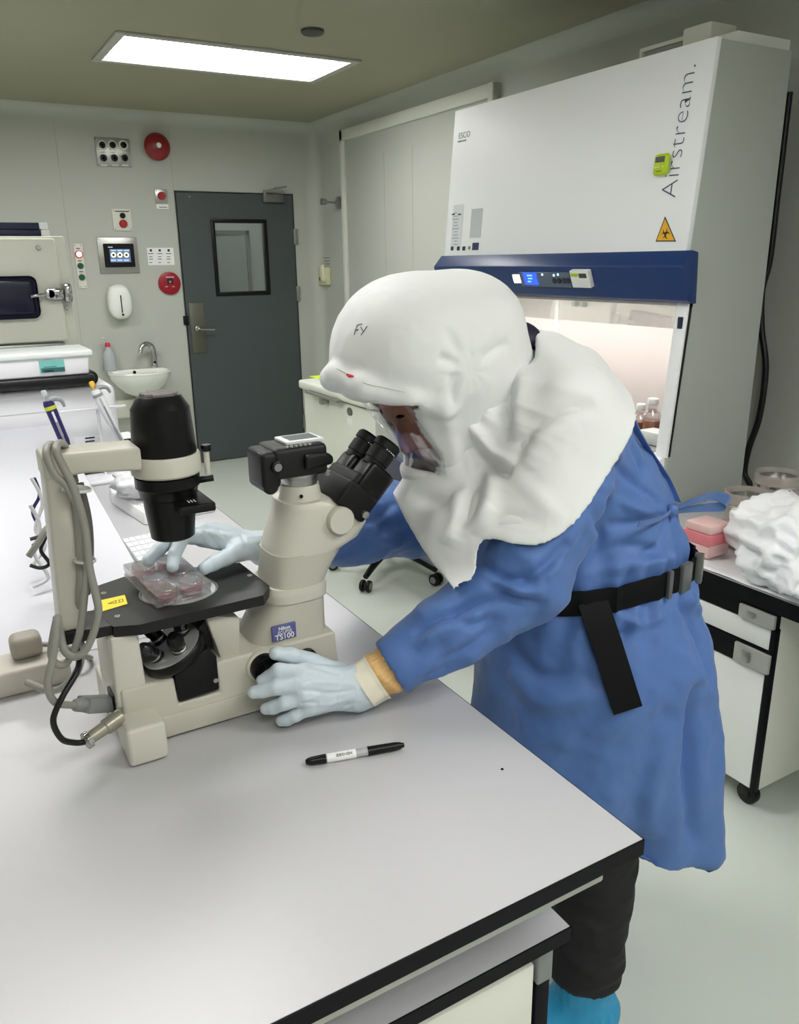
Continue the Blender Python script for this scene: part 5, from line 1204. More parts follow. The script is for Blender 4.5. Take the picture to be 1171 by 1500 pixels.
for lb, mm, L in tang:
    P_ = cpts(L)
    for v in P_: v.z = max(v.z, TZ+0.012)
    setp(obj('cable', tube(P_, 0.0065 if 'thick' in lb else 0.0038, seg=8), mm), lb, 'cable')

# ================================================================ RIGHT SIDE BENCH
RZ, RX0, RY1 = 0.70, 1.875, 1.925
t = thing('side_bench', 'low side bench with black edge along the right wall before the cabinet', 'bench', (2.4, 1.1, 0))
wt = obj('worktop', box((RX0+0.002, 0.2, RZ-0.045), (XR-0.01, RY1, RZ)), m_lam, t)
obj('edge_band', box((RX0, 0.2, RZ-0.046), (RX0+0.002, RY1, RZ-0.0008)), m_edge, wt)
obj('back_panel', box((XR-0.06, 0.2, 0), (XR-0.03, RY1, RZ-0.046)), m_offwhite, t)
for y in (0.22, RY1-0.04): obj('end_leg', box((RX0+0.1, y, 0), (XR-0.06, y+0.025, RZ-0.046)), m_offwhite, t)
# drawer pedestal under it
cc = atX(1108, 1146, RX0+0.015); gY0 = cc.y
t = thing('pedestal', 'white drawer pedestal with grey pull blocks under the right side bench', 'cabinet', (RX0+0.3, gY0+0.24, 0))
gX0 = RX0+0.012
obj('body', box((gX0+0.02, gY0+0.006, 0.075), (gX0+0.55, gY0+0.46, RZ-0.0475), 0.003), m_offwhite, t)
z_a = atX(1119, 950, gX0).z; z_b = atX(1112, 985, gX0).z
q = [atX(1119, 946, gX0).z, atX(1115, 966, gX0).z]
ztop1 = RZ-0.052
zd1, zd2 = atX(1120, 953, gX0).z, atX(1115, 985, gX0).z
obj('black_rail', box((gX0, gY0+0.004, ztop1-0.045), (gX0+0.02, gY0+0.462, ztop1+0.004)), m_edge, t)
d1 = obj('drawer', box((gX0+0.002, gY0+0.010, zd1+0.004), (gX0+0.02, gY0+0.455, ztop1-0.048), 0.002), m_white, t)
obj('black_rail', box((gX0-0.002, gY0+0.004, zd2+0.002), (gX0+0.02, gY0+0.462, zd1), 0.002), m_edge, t)
d2_ = obj('drawer', box((gX0+0.002, gY0+0.018, 0.085), (gX0+0.02, gY0+0.455, zd2-0.001), 0.002), m_white, t)
obj('corner_post', box((gX0-0.001, gY0, 0.075), (gX0+0.022, gY0+0.016, ztop1-0.046), 0.003), m_edge, t)
for dd, z0, z1 in ((d1, ztop1-0.044, ztop1-0.004), (d2_, zd2+0.006, zd1-0.005)):
    gp = obj('pull_block', box((gX0-0.012, gY0+0.002, z0), (gX0-0.001, gY0+0.115, z1), 0.002), m_rail, dd if False else t)
    obj('pull_clip', box((gX0-0.020, gY0+0.06, z0+0.012), (gX0-0.0118, gY0+0.085, z1-0.010), 0.003), m_steel, gp)
for x in (gX0+0.05, gX0+0.5):
    for y in (gY0+0.05, gY0+0.42):
        bm = cyl((x-0.014, y, 0.034), (x+0.014, y, 0.034), 0.034, bev=0.006); add_box(bm, (x-0.02, y-0.014, 0.03), (x+0.02, y+0.014, 0.076), 0.003); obj('caster', bm, m_black, t)
# things on it: white bag, jars, pink rack
q = atZ(1095, 852, RZ)
bm = crumple((2.03, 1.27, RZ+0.088), (0.13, 0.21, 0.115), 11, 5, 0.36, 0.70, 2.6)
bmesh.ops.rotate(bm, cent=(2.03, 1.27, RZ), matrix=Matrix.Rotation(-0.5, 3, 'Z'), verts=bm.verts)
setp(obj('plastic_bag', bm, mat('white bag', (242, 243, 246), 0.35, vary=0.02, alpha=0.97), smooth=180), 'big crumpled white plastic bag on the right side bench', 'bag')
bm = NB()
def sheet(u, v):
    x = RX0+0.004+u*0.62; y = 0.86+v*0.86
    from mathutils import noise
    z = RZ+0.004+0.006*abs(noise.noise(Vector((x*9, y*9, 1))))
    return Vector((x, y, z))
bm = grid_bm(sheet, 26, 34); solidify(bm, 0.001)
setp(obj('bench_sheet', bm, mat('white sheet', (232, 232, 232), 0.5, vary=0.02), smooth=180), 'white plastic sheet spread over the right side bench', 'sheet')
def canister(px, py, r, h, lb, fill):
    b = atZ(px, py, RZ+0.012); o = Vector((b.x, b.y, RZ+0.012))
    t = thing('canister', lb, 'jar', o, 'canisters on the right side bench')
    obj('jar', lathe(o, (0, 0, 1), [(0, r*0.96), (0.004, r), (h*0.86, r), (h*0.9, r*0.97), (h, r*1.02), (h, r*0.97), (h*0.9, r*0.93), (0.006, r*0.95), (0.006, 0)], 36), mat('jar plastic', (196, 186, 178), 0.12, alpha=0.55, metal=0.2), t)
    obj('band', lathe(o, (0, 0, 1), [(h*0.74, r*1.005), (h*0.745, r*1.02), (h*0.79, r*1.02), (h*0.795, r*1.005)], 36), m_chrome, t)
    obj('contents', lathe(o, (0, 0, 1), [(0.008, r*0.9), (h*fill, r*0.9), (h*fill, 0)], 30), mat('rusty contents', (150, 104, 92), 0.5, vary=0.3, scale=25), t)
    obj('inner_sleeve', lathe(o, (0, 0, 1), [(h*fill, r*0.8), (h*0.92, r*0.8), (h*0.92, r*0.76), (h*fill, r*0.76)], 30), m_steel, t)
canister(1087, 795, 0.066, 0.17, 'clear canister with metal band on the side bench behind the white bag', 0.35)
canister(1132, 762, 0.075, 0.17, 'brown-tinted canister farther back on the side bench at the right edge', 0.6)
b = atZ(1040, 806, RZ+0.012)
t = thing('tube_rack', 'pink and clear plastic box on the side bench behind the gown', 'rack', (b.x, b.y, RZ+0.0105))
m_pk = mat('pink plastic', (222, 128, 136), 0.35)
obj('lower_box', box((b.x-0.07, b.y-0.05, RZ+0.0115), (b.x+0.025, b.y+0.045, RZ+0.05), 0.004), mat('pale pink plastic', (226, 188, 184), 0.3), t)
obj('pink_band', box((b.x-0.073, b.y-0.053, RZ+0.05), (b.x+0.028, b.y+0.048, RZ+0.085), 0.004), m_pk, t)
obj('lid', box((b.x-0.07, b.y-0.05, RZ+0.085), (b.x+0.025, b.y+0.045, RZ+0.112), 0.006), mat('pale pink plastic', (226, 188, 184), 0.3), t)
# black cable hanging down the wall
P_ = [atX(x, y, XR-0.03) for x, y in ((1128, 380), (1117, 425), (1116, 480), (1122, 540), (1113, 610), (1098, 655), (1091, 690), (1097, 706), (1104, 716))]
P_ = [P_[0]+Vector((0, 0, 0.6)), P_[0]+Vector((0.0, 0, 0.25))]+P_
setp(obj('wall_cable', tube(P_, 0.013, seg=10), m_cabk), 'black cable hanging down the right wall beside the safety cabinet', 'cable')

# ================================================================ CHAIRS BEHIND THE PERSON
m_chair = mat('chair grey fabric', (92, 96, 108), 0.8, vary=0.05)
def chair(cx, cy, rot, lb, seat_z=0.46):
    t = thing('office_chair', lb, 'chair', (cx, cy, 0), 'office chairs at the safety cabinet')
    for k in range(5):
        a = rot+k*2*PI/5; d = Vector((math.cos(a), math.sin(a), 0)); c = Vector((cx, cy, 0))
        obj('base_leg', tube([c+d*0.02+Vector((0, 0, 0.13)), c+d*0.16+Vector((0, 0, 0.115)), c+d*0.31+Vector((0, 0, 0.078))], [0.024, 0.02, 0.014], seg=10), m_black, t)
        p = c+d*0.31; s = Vector((-d.y, d.x, 0))
        for q_ in (-1, 1):
            w = obj('caster_wheel', cyl(p+s*q_*0.008+Vector((0, 0, 0.03)), p+s*q_*0.026+Vector((0, 0, 0.03)), 0.03, seg=20, bev=0.004), m_black, t)
            obj('wheel_hub', cyl(p+s*q_*0.0255+Vector((0, 0, 0.03)), p+s*q_*0.028+Vector((0, 0, 0.03)), 0.018, seg=16), m_grey, w)
    obj('column', cyl((cx, cy, 0.10), (cx, cy, seat_z-0.06), 0.025), m_grey, t)
    obj('seat', box((cx-0.22, cy-0.22, seat_z-0.06), (cx+0.22, cy+0.22, seat_z), 0.03, 4), m_chair, t)
    obj('back_support', tube([(cx, cy-0.15, seat_z-0.05), (cx, cy-0.26, seat_z), (cx, cy-0.27, seat_z+0.2)], 0.018), m_black, t)
    obj('backrest', box((cx-0.2, cy-0.29, seat_z+0.06), (cx+0.2, cy-0.24, seat_z+0.34), 0.022, 4), m_chair, t)
chair(1.92, 2.62, math.radians(-121), 'nearer black-based office chair behind the person before the safety cabinet', 0.40)
chair(1.97, 3.50, math.radians(-71.6), 'farther black-based office chair at the far end of the safety cabinet', 0.40)
# ================================================================ PERSON
import openvdb
from mathutils.bvhtree import BVHTree
F32 = np.float32
def npv(v): return np.array([v[0], v[1], v[2]], dtype=np.float64)
class Field:
    """signed distance grid; shapes are merged with a smooth minimum"""
    def __init__(s, lo, hi, vox):
        s.vox = vox; s.lo = npv(lo); s.n = np.ceil((npv(hi)-s.lo)/vox).astype(int)+1
        s.d = np.full(s.n, 0.2, dtype=F32); s.ax = [(s.lo[i]+np.arange(s.n[i])*vox).astype(F32) for i in range(3)]
    def win(s, lo, hi):
        a = np.maximum(np.floor((npv(lo)-s.lo)/s.vox).astype(int), 0); b = np.minimum(np.ceil((npv(hi)-s.lo)/s.vox).astype(int)+1, s.n)
        sl = tuple(slice(int(a[i]), int(b[i])) for i in range(3))
        return sl, s.ax[0][sl[0]][:, None, None], s.ax[1][sl[1]][None, :, None], s.ax[2][sl[2]][None, None, :]
    def put(s, sl, v, k):
        a = s.d[sl]
        if k > 0:
            h = np.maximum(k-np.abs(a-v), 0)/k; s.d[sl] = np.minimum(a, v)-h*h*k*0.25
        else: s.d[sl] = np.minimum(a, v)
    def cap(s, a, b, ra, rb=None, k=0.0, sq=None, ratio=1.0):
        """tapered capsule; with sq, it is flattened along that direction by ratio"""
        rb = ra if rb is None else rb; a = npv(a); b = npv(b); R = max(ra, rb)+k+4*s.vox
        sl, X, Y, Z = s.win(np.minimum(a, b)-R, np.maximum(a, b)+R)
        if 0 in s.d[sl].shape: return s
        px, py, pz = X-F32(a[0]), Y-F32(a[1]), Z-F32(a[2]); ab = b-a
        if sq is not None:
            q = npv(sq); q = q/np.linalg.norm(q); c = (1/ratio-1)
            dt = (px*F32(q[0])+py*F32(q[1])+pz*F32(q[2]))*F32(c); px = px+dt*F32(q[0]); py = py+dt*F32(q[1]); pz = pz+dt*F32(q[2])
            ab = ab+q*np.dot(ab, q)*c
        L2 = max(float(ab@ab), 1e-12)
        t = np.clip((px*F32(ab[0])+py*F32(ab[1])+pz*F32(ab[2]))/F32(L2), 0, 1)
        v = np.sqrt((px-t*F32(ab[0]))**2+(py-t*F32(ab[1]))**2+(pz-t*F32(ab[2]))**2)-(F32(ra)+F32(rb-ra)*t)
        s.put(sl, v*(ratio if sq is not None and ratio < 1 else 1), k); return s
    def chain(s, pts, rad, k=0.0, ki=None, **kw):
        for i in range(len(pts)-1): s.cap(pts[i], pts[i+1], rad[i], rad[i+1], k if (i == 0 or ki is None) else ki, **kw)
        return s
    def ell(s, c, r, axes=None, k=0.0, sub=False):
        c = npv(c); r = npv(r); R = max(r)+k+4*s.vox; sl, X, Y, Z = s.win(c-R, c+R)
        if 0 in s.d[sl].shape: return s
        px, py, pz = X-F32(c[0]), Y-F32(c[1]), Z-F32(c[2])
        if axes is None: u, v, w = px+0*py+0*pz, py+0*px+0*pz, pz+0*px+0*py
        else:
            A = [npv(x)/np.linalg.norm(npv(x)) for x in axes]; u, v, w = [px*F32(q[0])+py*F32(q[1])+pz*F32(q[2]) for q in A]
        k0 = np.sqrt((u/F32(r[0]))**2+(v/F32(r[1]))**2+(w/F32(r[2]))**2); k1 = np.sqrt((u/F32(r[0]**2))**2+(v/F32(r[1]**2))**2+(w/F32(r[2]**2))**2)
        dd = k0*(k0-1)/np.maximum(k1, 1e-6)
        if sub: s.carve(sl, dd, k)
        else: s.put(sl, dd, k)
        return s
    def carve(s, sl, v, k=0.0):
        a = s.d[sl]; v = -v
        if k > 0:
            h = np.maximum(k-np.abs(a-v), 0)/k; s.d[sl] = np.maximum(a, v)+h*h*k*0.25
        else: s.d[sl] = np.maximum(a, v)
    def sample(s, o):
        """this field's values at the grid points of field o"""
        I = []; Fr = []
        for k in range(3):
            u = np.clip((o.ax[k]-s.lo[k])/s.vox, 0, s.n[k]-1.001); i = u.astype(int); I.append(i); Fr.append((u-i).astype(F32))
        d = s.d; fx = Fr[0][:, None, None]
        d = d[I[0]]*(1-fx)+d[I[0]+1]*fx; fy = Fr[1][None, :, None]
        d = d[:, I[1]]*(1-fy)+d[:, I[1]+1]*fy; fz = Fr[2][None, None, :]
        return d[:, :, I[2]]*(1-fz)+d[:, :, I[2]+1]*fz
    def full(s): return s.ax[0][:, None, None], s.ax[1][None, :, None], s.ax[2][None, None, :]
    def mesh(s):
        g = openvdb.FloatGrid(0.2); g.copyFromArray(np.ascontiguousarray(s.d), tolerance=0.0)
        g.transform = openvdb.createLinearTransform(voxelSize=s.vox)
        P, Q = g.convertToQuads(0.0)
        return np.asarray(P, dtype=np.float64)+s.lo, np.asarray(Q, dtype=np.int64)
def poly2d(px, pz, X, Z):
    """signed distance (negative inside) to a polygon in the XZ plane, on arrays X (n,1,1), Z (1,1,m)"""
    x = X[:, 0, 0][:, None].astype(np.float64); z = Z[0, 0, :][None, :].astype(np.float64); n = len(px)
    d = np.full((x.shape[0], z.shape[1]), 1e9); ins = np.zeros(d.shape, bool)
    for i in range(n):
        j = (i+1) % n; ex, ez = px[j]-px[i], pz[j]-pz[i]; wx, wz = x-px[i], z-pz[i]
        t = np.clip((wx*ex+wz*ez)/(ex*ex+ez*ez+1e-12), 0, 1); d = np.minimum(d, (wx-ex*t)**2+(wz-ez*t)**2)
        c = (pz[i] > z) != (pz[j] > z); 
        xi = px[i]+(z-pz[i])/(ez if abs(ez) > 1e-12 else 1e-12)*ex
        ins ^= c & (x < xi)
    d = np.sqrt(d); d[ins] *= -1
    return d.astype(F32)[:, None, :]
_rs = np.random.RandomState(5); PERM = np.concatenate([_rs.permutation(256)]*3); GRAD = _rs.normal(size=(256, 3)); GRAD /= np.linalg.norm(GRAD, axis=1)[:, None]
def noise3(P):
    i = np.floor(P).astype(int); f = P-i; u = f*f*f*(f*(f*6-15)+10); i &= 255; out = 0
    for dx in (0, 1):
        for dy in (0, 1):
            for dz in (0, 1):
                g = GRAD[PERM[PERM[PERM[(i[:, 0]+dx) & 255]+((i[:, 1]+dy) & 255)]+((i[:, 2]+dz) & 255)]]
                w = (u[:, 0] if dx else 1-u[:, 0])*(u[:, 1] if dy else 1-u[:, 1])*(u[:, 2] if dz else 1-u[:, 2])
                out = out+w*((f-np.array([dx, dy, dz]))*g).sum(1)
    return out
def normals_of(P, Q):
    a, b, c, d = P[Q[:, 0]], P[Q[:, 1]], P[Q[:, 2]], P[Q[:, 3]]; n = np.cross(c-a, d-b); N = np.zeros_like(P)
    for k in range(4): np.add.at(N, Q[:, k], n)
    return N/np.maximum(np.linalg.norm(N, axis=1), 1e-12)[:, None]
def smooth_np(P, Q, it=2, lam=0.5):
    n = len(P); cnt = np.zeros(n)
    E = np.concatenate([Q[:, [0, 1]], Q[:, [1, 2]], Q[:, [2, 3]], Q[:, [3, 0]]])
    np.add.at(cnt, E[:, 0], 1); np.add.at(cnt, E[:, 1], 1)
    for _ in range(it):
        S = np.zeros_like(P); np.add.at(S, E[:, 0], P[E[:, 1]]); np.add.at(S, E[:, 1], P[E[:, 0]])
        P = P+lam*(S/cnt[:, None]-P)
    return P
FLIP = None
def np_obj(name, P, Q, m, parent, **k):
    """numpy mesh (room coordinates) to an object"""
    global FLIP
    wm = WM[parent.name]; o = np.array(wm.translation); me = bpy.data.meshes.new(name)
    Q = np.asarray(Q)
    me.vertices.add(len(P)); me.vertices.foreach_set('co', (P-o).astype(np.float32).ravel())
    me.loops.add(Q.size); me.loops.foreach_set('vertex_index', Q.astype(np.int32).ravel())
    me.polygons.add(len(Q)); me.polygons.foreach_set('loop_start', np.arange(0, Q.size, 4, dtype=np.int32))
    me.update(calc_edges=True); me.validate()
    me.polygons.foreach_set('use_smooth', np.ones(len(me.polygons), bool)); me.update()
    for mm in (m if isinstance(m, (list, tuple)) else [m]): me.materials.append(mm)
    ob = bpy.data.objects.new(name, me); COL.objects.link(ob); ob.parent = parent; WM[ob.name] = wm
    return setp(ob, **k)
def orient(P, Q):
    v = np.einsum('ij,ij->i', P[Q[:, 0]], np.cross(P[Q[:, 1]], P[Q[:, 2]])).sum()+np.einsum('ij,ij->i', P[Q[:, 0]], np.cross(P[Q[:, 2]], P[Q[:, 3]])).sum()
    return Q if v > 0 else Q[:, ::-1]
def field_mesh(f, it=1):
    P, Q = f.mesh(); Q = orient(P, Q); return (smooth_np(P, Q, it, 0.5) if it else P), Q

def P3(px, py, Y): return atY(px, py, Y)
FD = Vector((-0.93, 0.37, 0)).normalized(); LN = Vector((-0.37, -0.93, 0)).normalized()    # facing, and the person's left
UPZ = Vector((0, 0, 1))
person = thing('person', 'person in blue gown and white hood bending to the microscope eyepieces', 'person', (1.12, 1.08, 0))
m_skin = mat('skin', (168, 116, 92), 0.5, vary=0.06, scale=25, bump=0.06, bscale=500)
m_gown = mat('blue gown cloth', (77, 111, 171), 0.58, vary=0.05, scale=120, bump=0.12, bscale=900, sheen=0.1, crumple=0.45, cscale=7.0)
m_hood = mat('white hood cloth', (224, 225, 224), 0.6, vary=0.01, bump=0.05, bscale=900, crumple=0.14, cscale=5.0)
m_glove = mat('pale blue glove', (198, 210, 218), 0.42, vary=0.02, bump=0.05, bscale=700)
m_tan = mat('tan knit cuff', (226, 184, 124), 0.75, vary=0.08, scale=200, bump=0.2, bscale=1500)
m_trou = mat('black trousers', (22, 22, 24), 0.75, vary=0.1)
m_boot = mat('turquoise shoe cover', (42, 148, 196), 0.45, vary=0.05, bump=0.1, bscale=300)
m_belt = mat('black webbing', (7, 8, 10), 0.6, vary=0.1, bump=0.15, bscale=1500, spec=0.2)

# ---- joints
HIPC = Vector((1.13, 1.09, 0.90)); BELTC = Vector((1.10, 1.09, 0.965)); CH = Vector((0.985, 1.145, 1.28)); NECKB = Vector((0.90, 1.16, 1.365))
SHL = CH+LN*0.175+Vector((-0.02, 0.0, 0.02)); SHR = CH-LN*0.175+Vector((-0.02, 0, 0.0))
ELL_ = P3(772, 848, 0.93); WRL = P3(530, 1006, 1.0)
ELR = P3(622, 752, 1.37); WRR = P3(398, 804, 1.262)
EYE = Vector((0.672, 1.15, 1.322)); HF = Vector((-0.78, 0, -0.62)).normalized(); HU = Vector((-HF.z*-1, 0, -HF.x)).normalized(); HU = Vector((-0.62, 0, 0.78)).normalized(); HY = Vector((0, 1, 0))
HC = EYE-HF*0.085+HU*0.035
# ---- hands (shared by body and gloves)
HANDL = dict(wrist=WRL,
  f=[[P3(446, 986, 1.015), P3(408, 982, 1.030), P3(394, 992, 1.042), P3(384, 997, 1.046)],
     [P3(442, 1003, 1.004), P3(405, 1007, 1.018), P3(385, 1012, 1.030), P3(372, 1014, 1.036)],
     [P3(446, 1021, 0.998), P3(417, 1030, 1.008), P3(401, 1036, 1.020), P3(390, 1038, 1.028)],
     [P3(454, 1036, 0.998), P3(433, 1048, 1.004), P3(421, 1054, 1.012), P3(412, 1056, 1.018)]],
  t=[P3(497, 988, 1.030), P3(456, 969, 1.044), P3(428, 961, 1.048), P3(404, 957, 1.050)])
HANDR = dict(wrist=WRR,
  f=[[P3(296, 788, 1.235), P3(268, 787, 1.215), P3(256, 812, 1.195), P3(253, 830, 1.180)],
     [P3(296, 780, 1.262), P3(258, 784, 1.240), P3(233, 805, 1.220), P3(217, 821, 1.205)],
     [P3(300, 777, 1.285), P3(266, 775, 1.275), P3(246, 790, 1.262), P3(236, 806, 1.250)],
     [P3(310, 776, 1.305), P3(285, 774, 1.300), P3(270, 785, 1.290), P3(264, 798, 1.280)]],
  t=[P3(352, 806, 1.220), P3(330, 818, 1.208), P3(312, 826, 1.200), P3(299, 833, 1.192)])
def hand(f, H, g=0.0):
    W = H['wrist']; c = sum((x[0] for x in H['f']), Vector())/4
    for j, fg in enumerate(H['f']):
        r0 = (0.0098, 0.0102, 0.0097, 0.0088)[j]+g
        f.cap(W+(fg[0]-c)*0.35, fg[0], 0.0165+g, r0+0.0035, k=0.012)
    for j, fg in enumerate(H['f']):
        r0 = (0.0098, 0.0102, 0.0097, 0.0088)[j]+g
        f.chain(fg, [r0+0.001, r0, r0-0.0008, r0-0.0018], k=0.005, ki=0.003)
    f.cap(W, H['t'][0], 0.018+g, 0.0150+g, k=0.012)
    f.chain(H['t'], [0.0150+g, 0.0118+g, 0.0108+g, 0.0090+g], k=0.010, ki=0.004)
    return f

def seg_folds(P, lines, bvh, Y0=None):
    """creases along drawn lines: each (points, height, width) - found on the surface, then raised or sunk"""
    out = np.zeros(len(P))
    for pts, amp, w in lines:
        L = []
        for x, y in spline([Vector((x, y, 0)) for x, y in pts], 6) and [(q.x, q.y) for q in spline([Vector((x, y, 0)) for x, y in pts], 6)]:
            h = bvh.ray_cast(CAM, ray(x, y).normalized())
            if h[0] is not None: L.append(npv(h[0]))
        if len(L) < 2: continue
        L = np.array(L); lo = L.min(0)-3*w; hi = L.max(0)+3*w
        idx = np.where(((P > lo) & (P < hi)).all(1))[0]
        if len(idx) == 0: continue
        Q = P[idx]; d = np.full(len(idx), 9.0); tt = np.zeros(len(idx))
        for i in range(len(L)-1):
            a, b = L[i], L[i+1]; ab = b-a; t = np.clip((Q-a)@ab/(ab@ab+1e-12), 0, 1); e = np.linalg.norm(Q-a-t[:, None]*ab, axis=1)
            m = e < d; d[m] = e[m]; tt[m] = (i+t[m])/(len(L)-1)
        out[idx] += amp*np.exp(-(d/w)**2)*np.sin(np.clip(tt, 0.0, 1.0)*PI)**0.7
    return out
_cr = np.random.RandomState(11); CRK = _cr.normal(size=(40, 3)); CRK /= np.linalg.norm(CRK, axis=1)[:, None]; CRP = _cr.uniform(0, 9, 40)
def papery(P, fr, n=6, o=0, warp=0.35):
    """straight crisp creases, as in paper-like non-woven cloth"""
    w = noise3(P*fr*0.45+o)*warp*2; out = 0
    for k in range(n):
        kk = (k+o) % 40; s = (P@CRK[kk])*fr*(0.7+0.6*((k*37) % 10)/10)+CRP[kk]+w
        tri = np.abs((s % 1.0)*2-1)
        out = out+np.maximum(tri-0.35, 0)*np.clip(0.5+1.6*noise3(P*fr*0.6+k*5.1+o), 0, 1)
    return out/n*2-0.35
# hem outline: measured along the near side of the cape
HEM = [((750, 524), 1.15), ((784, 504), 1.13), ((850, 518), 1.10), ((888, 550), 1.05), ((906, 600), 0.97), ((884, 690), 0.89), ((838, 765), 0.865), ((786, 799), 0.875), ((718, 801), 0.91), ((697, 836), 0.94), ((668, 846), 0.97), ((642, 832), 1.02), ((602, 775), 1.08), ((570, 702), 1.12), ((566, 660), 1.13), ((600, 580), 1.15), ((660, 530), 1.15)]
hp_ = [atY(x, y, Yq) for (x, y), Yq in HEM]
hp_[1] += Vector((0, 0, 0.03)); hp_[2] += Vector((0.02, 0, 0.03))
hs_ = spline(hp_, 4, closed=True)
# the outline runs straight across the body, along the wearer's left-right axis
def back_axis(x, y): return -(x*FD.x+y*FD.y)
HT_S, HT_Z = np.arange(-0.10, 1.10, 0.0015), np.arange(0.90, 1.62, 0.0015)
HT = poly2d([back_axis(q.x, q.y) for q in hs_], [q.z for q in hs_], HT_S[:, None, None], HT_Z[None, None, :])[:, 0, :]
def hem_at(x, y, z):
    i = np.clip(((back_axis(x, y)-HT_S[0])/0.0015).round().astype(int), 0, len(HT_S)-1); j = np.clip(((z-HT_Z[0])/0.0015).round().astype(int), 0, len(HT_Z)-1)
    return HT[i, j]
# ---- body: one continuous mesh
f = Field((0.32, 0.80, 0.0), (1.45, 1.52, 1.58), 0.0042)
f.cap(HIPC+LN*0.05, HIPC-LN*0.05, 0.115, k=0.03); f.cap(HIPC, BELTC+Vector((0, 0, 0.03)), 0.115, 0.105, k=0.05)
f.cap(BELTC, CH, 0.11, 0.11, k=0.06); f.cap(CH+LN*0.10, CH-LN*0.10, 0.085, k=0.06)
f.chain([CH+Vector((-0.03, 0, 0.04)), NECKB, HC-HF*0.03-HU*0.05], [0.07, 0.058, 0.055], k=0.05)
for S, E_, W_, H in ((SHL, ELL_, WRL, HANDL), (SHR, ELR, WRR, HANDR)):
    f.chain([S, E_, W_], [0.052, 0.040, 0.027], k=0.04, ki=0.02); hand(f, H, -0.003)
KNL, ANL = Vector((1.035, 0.985, 0.48)), Vector((0.985, 0.955, 0.09)); KNR, ANR = Vector((1.08, 1.22, 0.48)), Vector((1.17, 1.23, 0.09))
for s, K, A in ((1, KNL, ANL), (-1, KNR, ANR)):
    f.chain([HIPC+LN*s*0.085-Vector((0, 0, 0.06)), K, A], [0.085, 0.056, 0.038], k=0.05, ki=0.02)
    f.cap(A+Vector((0.02, -0.005, -0.045)), A+FD*0.14+Vector((0, 0, -0.055)), 0.038, 0.030, k=0.03)
# head and face
f.ell(HC, (0.095, 0.076, 0.088), (HF, HY, HU), k=0.02)
f.ell(EYE-HU*0.035-HF*0.055, (0.062, 0.062, 0.085), (HF, HY, HU), k=0.03)
f.ell(EYE-HU*0.098-HF*0.022, (0.024, 0.030, 0.022), (HF, HY, HU), k=0.03)                       # chin
for s in (-1, 1):
    f.ell(EYE-HU*0.036-HF*0.020+HY*s*0.036, (0.024, 0.026, 0.024), (HF, HY, HU), k=0.02)         # cheek
    f.ell(EYE+HU*0.016-HF*0.004+HY*s*0.026, (0.012, 0.028, 0.009), (HF, HY, HU), k=0.012)        # brow
    f.ell(EYE-HF*0.010+HY*s*0.031, (0.013, 0.017, 0.010), (HF, HY, HU), k=0.004)                 # eyelids
    f.ell(HC-HF*0.005-HU*0.03+HY*s*0.076, (0.016, 0.010, 0.030), (HF, HY, HU), k=0.006)          # ear
    f.cap(EYE-HU*0.046+HF*0.006+HY*s*0.010, EYE-HU*0.045+HF*0.004+HY*s*0.014, 0.008, k=0.008)    # nostril wings
f.chain([EYE+HF*0.000, EYE-HU*0.026+HF*0.012, EYE-HU*0.042+HF*0.020], [0.009, 0.010, 0.012], k=0.012)
f.cap(EYE-HU*0.071+HF*0.002-HY*0.020, EYE-HU*0.071+HF*0.002+HY*0.020, 0.007, k=0.010); f.cap(EYE-HU*0.082+HF*0.000-HY*0.016, EYE-HU*0.082+HF*0.0+HY*0.016, 0.008, k=0.008)
P_, Q_ = field_mesh(f, 1)
np_obj('body', P_, Q_, m_skin, person)
# eyes, brows
for s in (-1, 1):
    bm = NB(); add_ell(bm, EYE-HF*0.009+HY*s*0.031-HU*0.001, (0.0115, 0.0125, 0.0055)); obj('eye', bm, mat('eye', (60, 46, 40), 0.2), person, smooth=180)
    obj('eyebrow', tube([EYE+HU*0.020+HF*0.006+HY*s*0.012, EYE+HU*0.025+HF*0.005+HY*s*0.03, EYE+HU*0.020-HF*0.008+HY*s*0.050], [0.002, 0.0035, 0.002], seg=8), mat('brow hair', (26, 20, 18), 0.8), person)
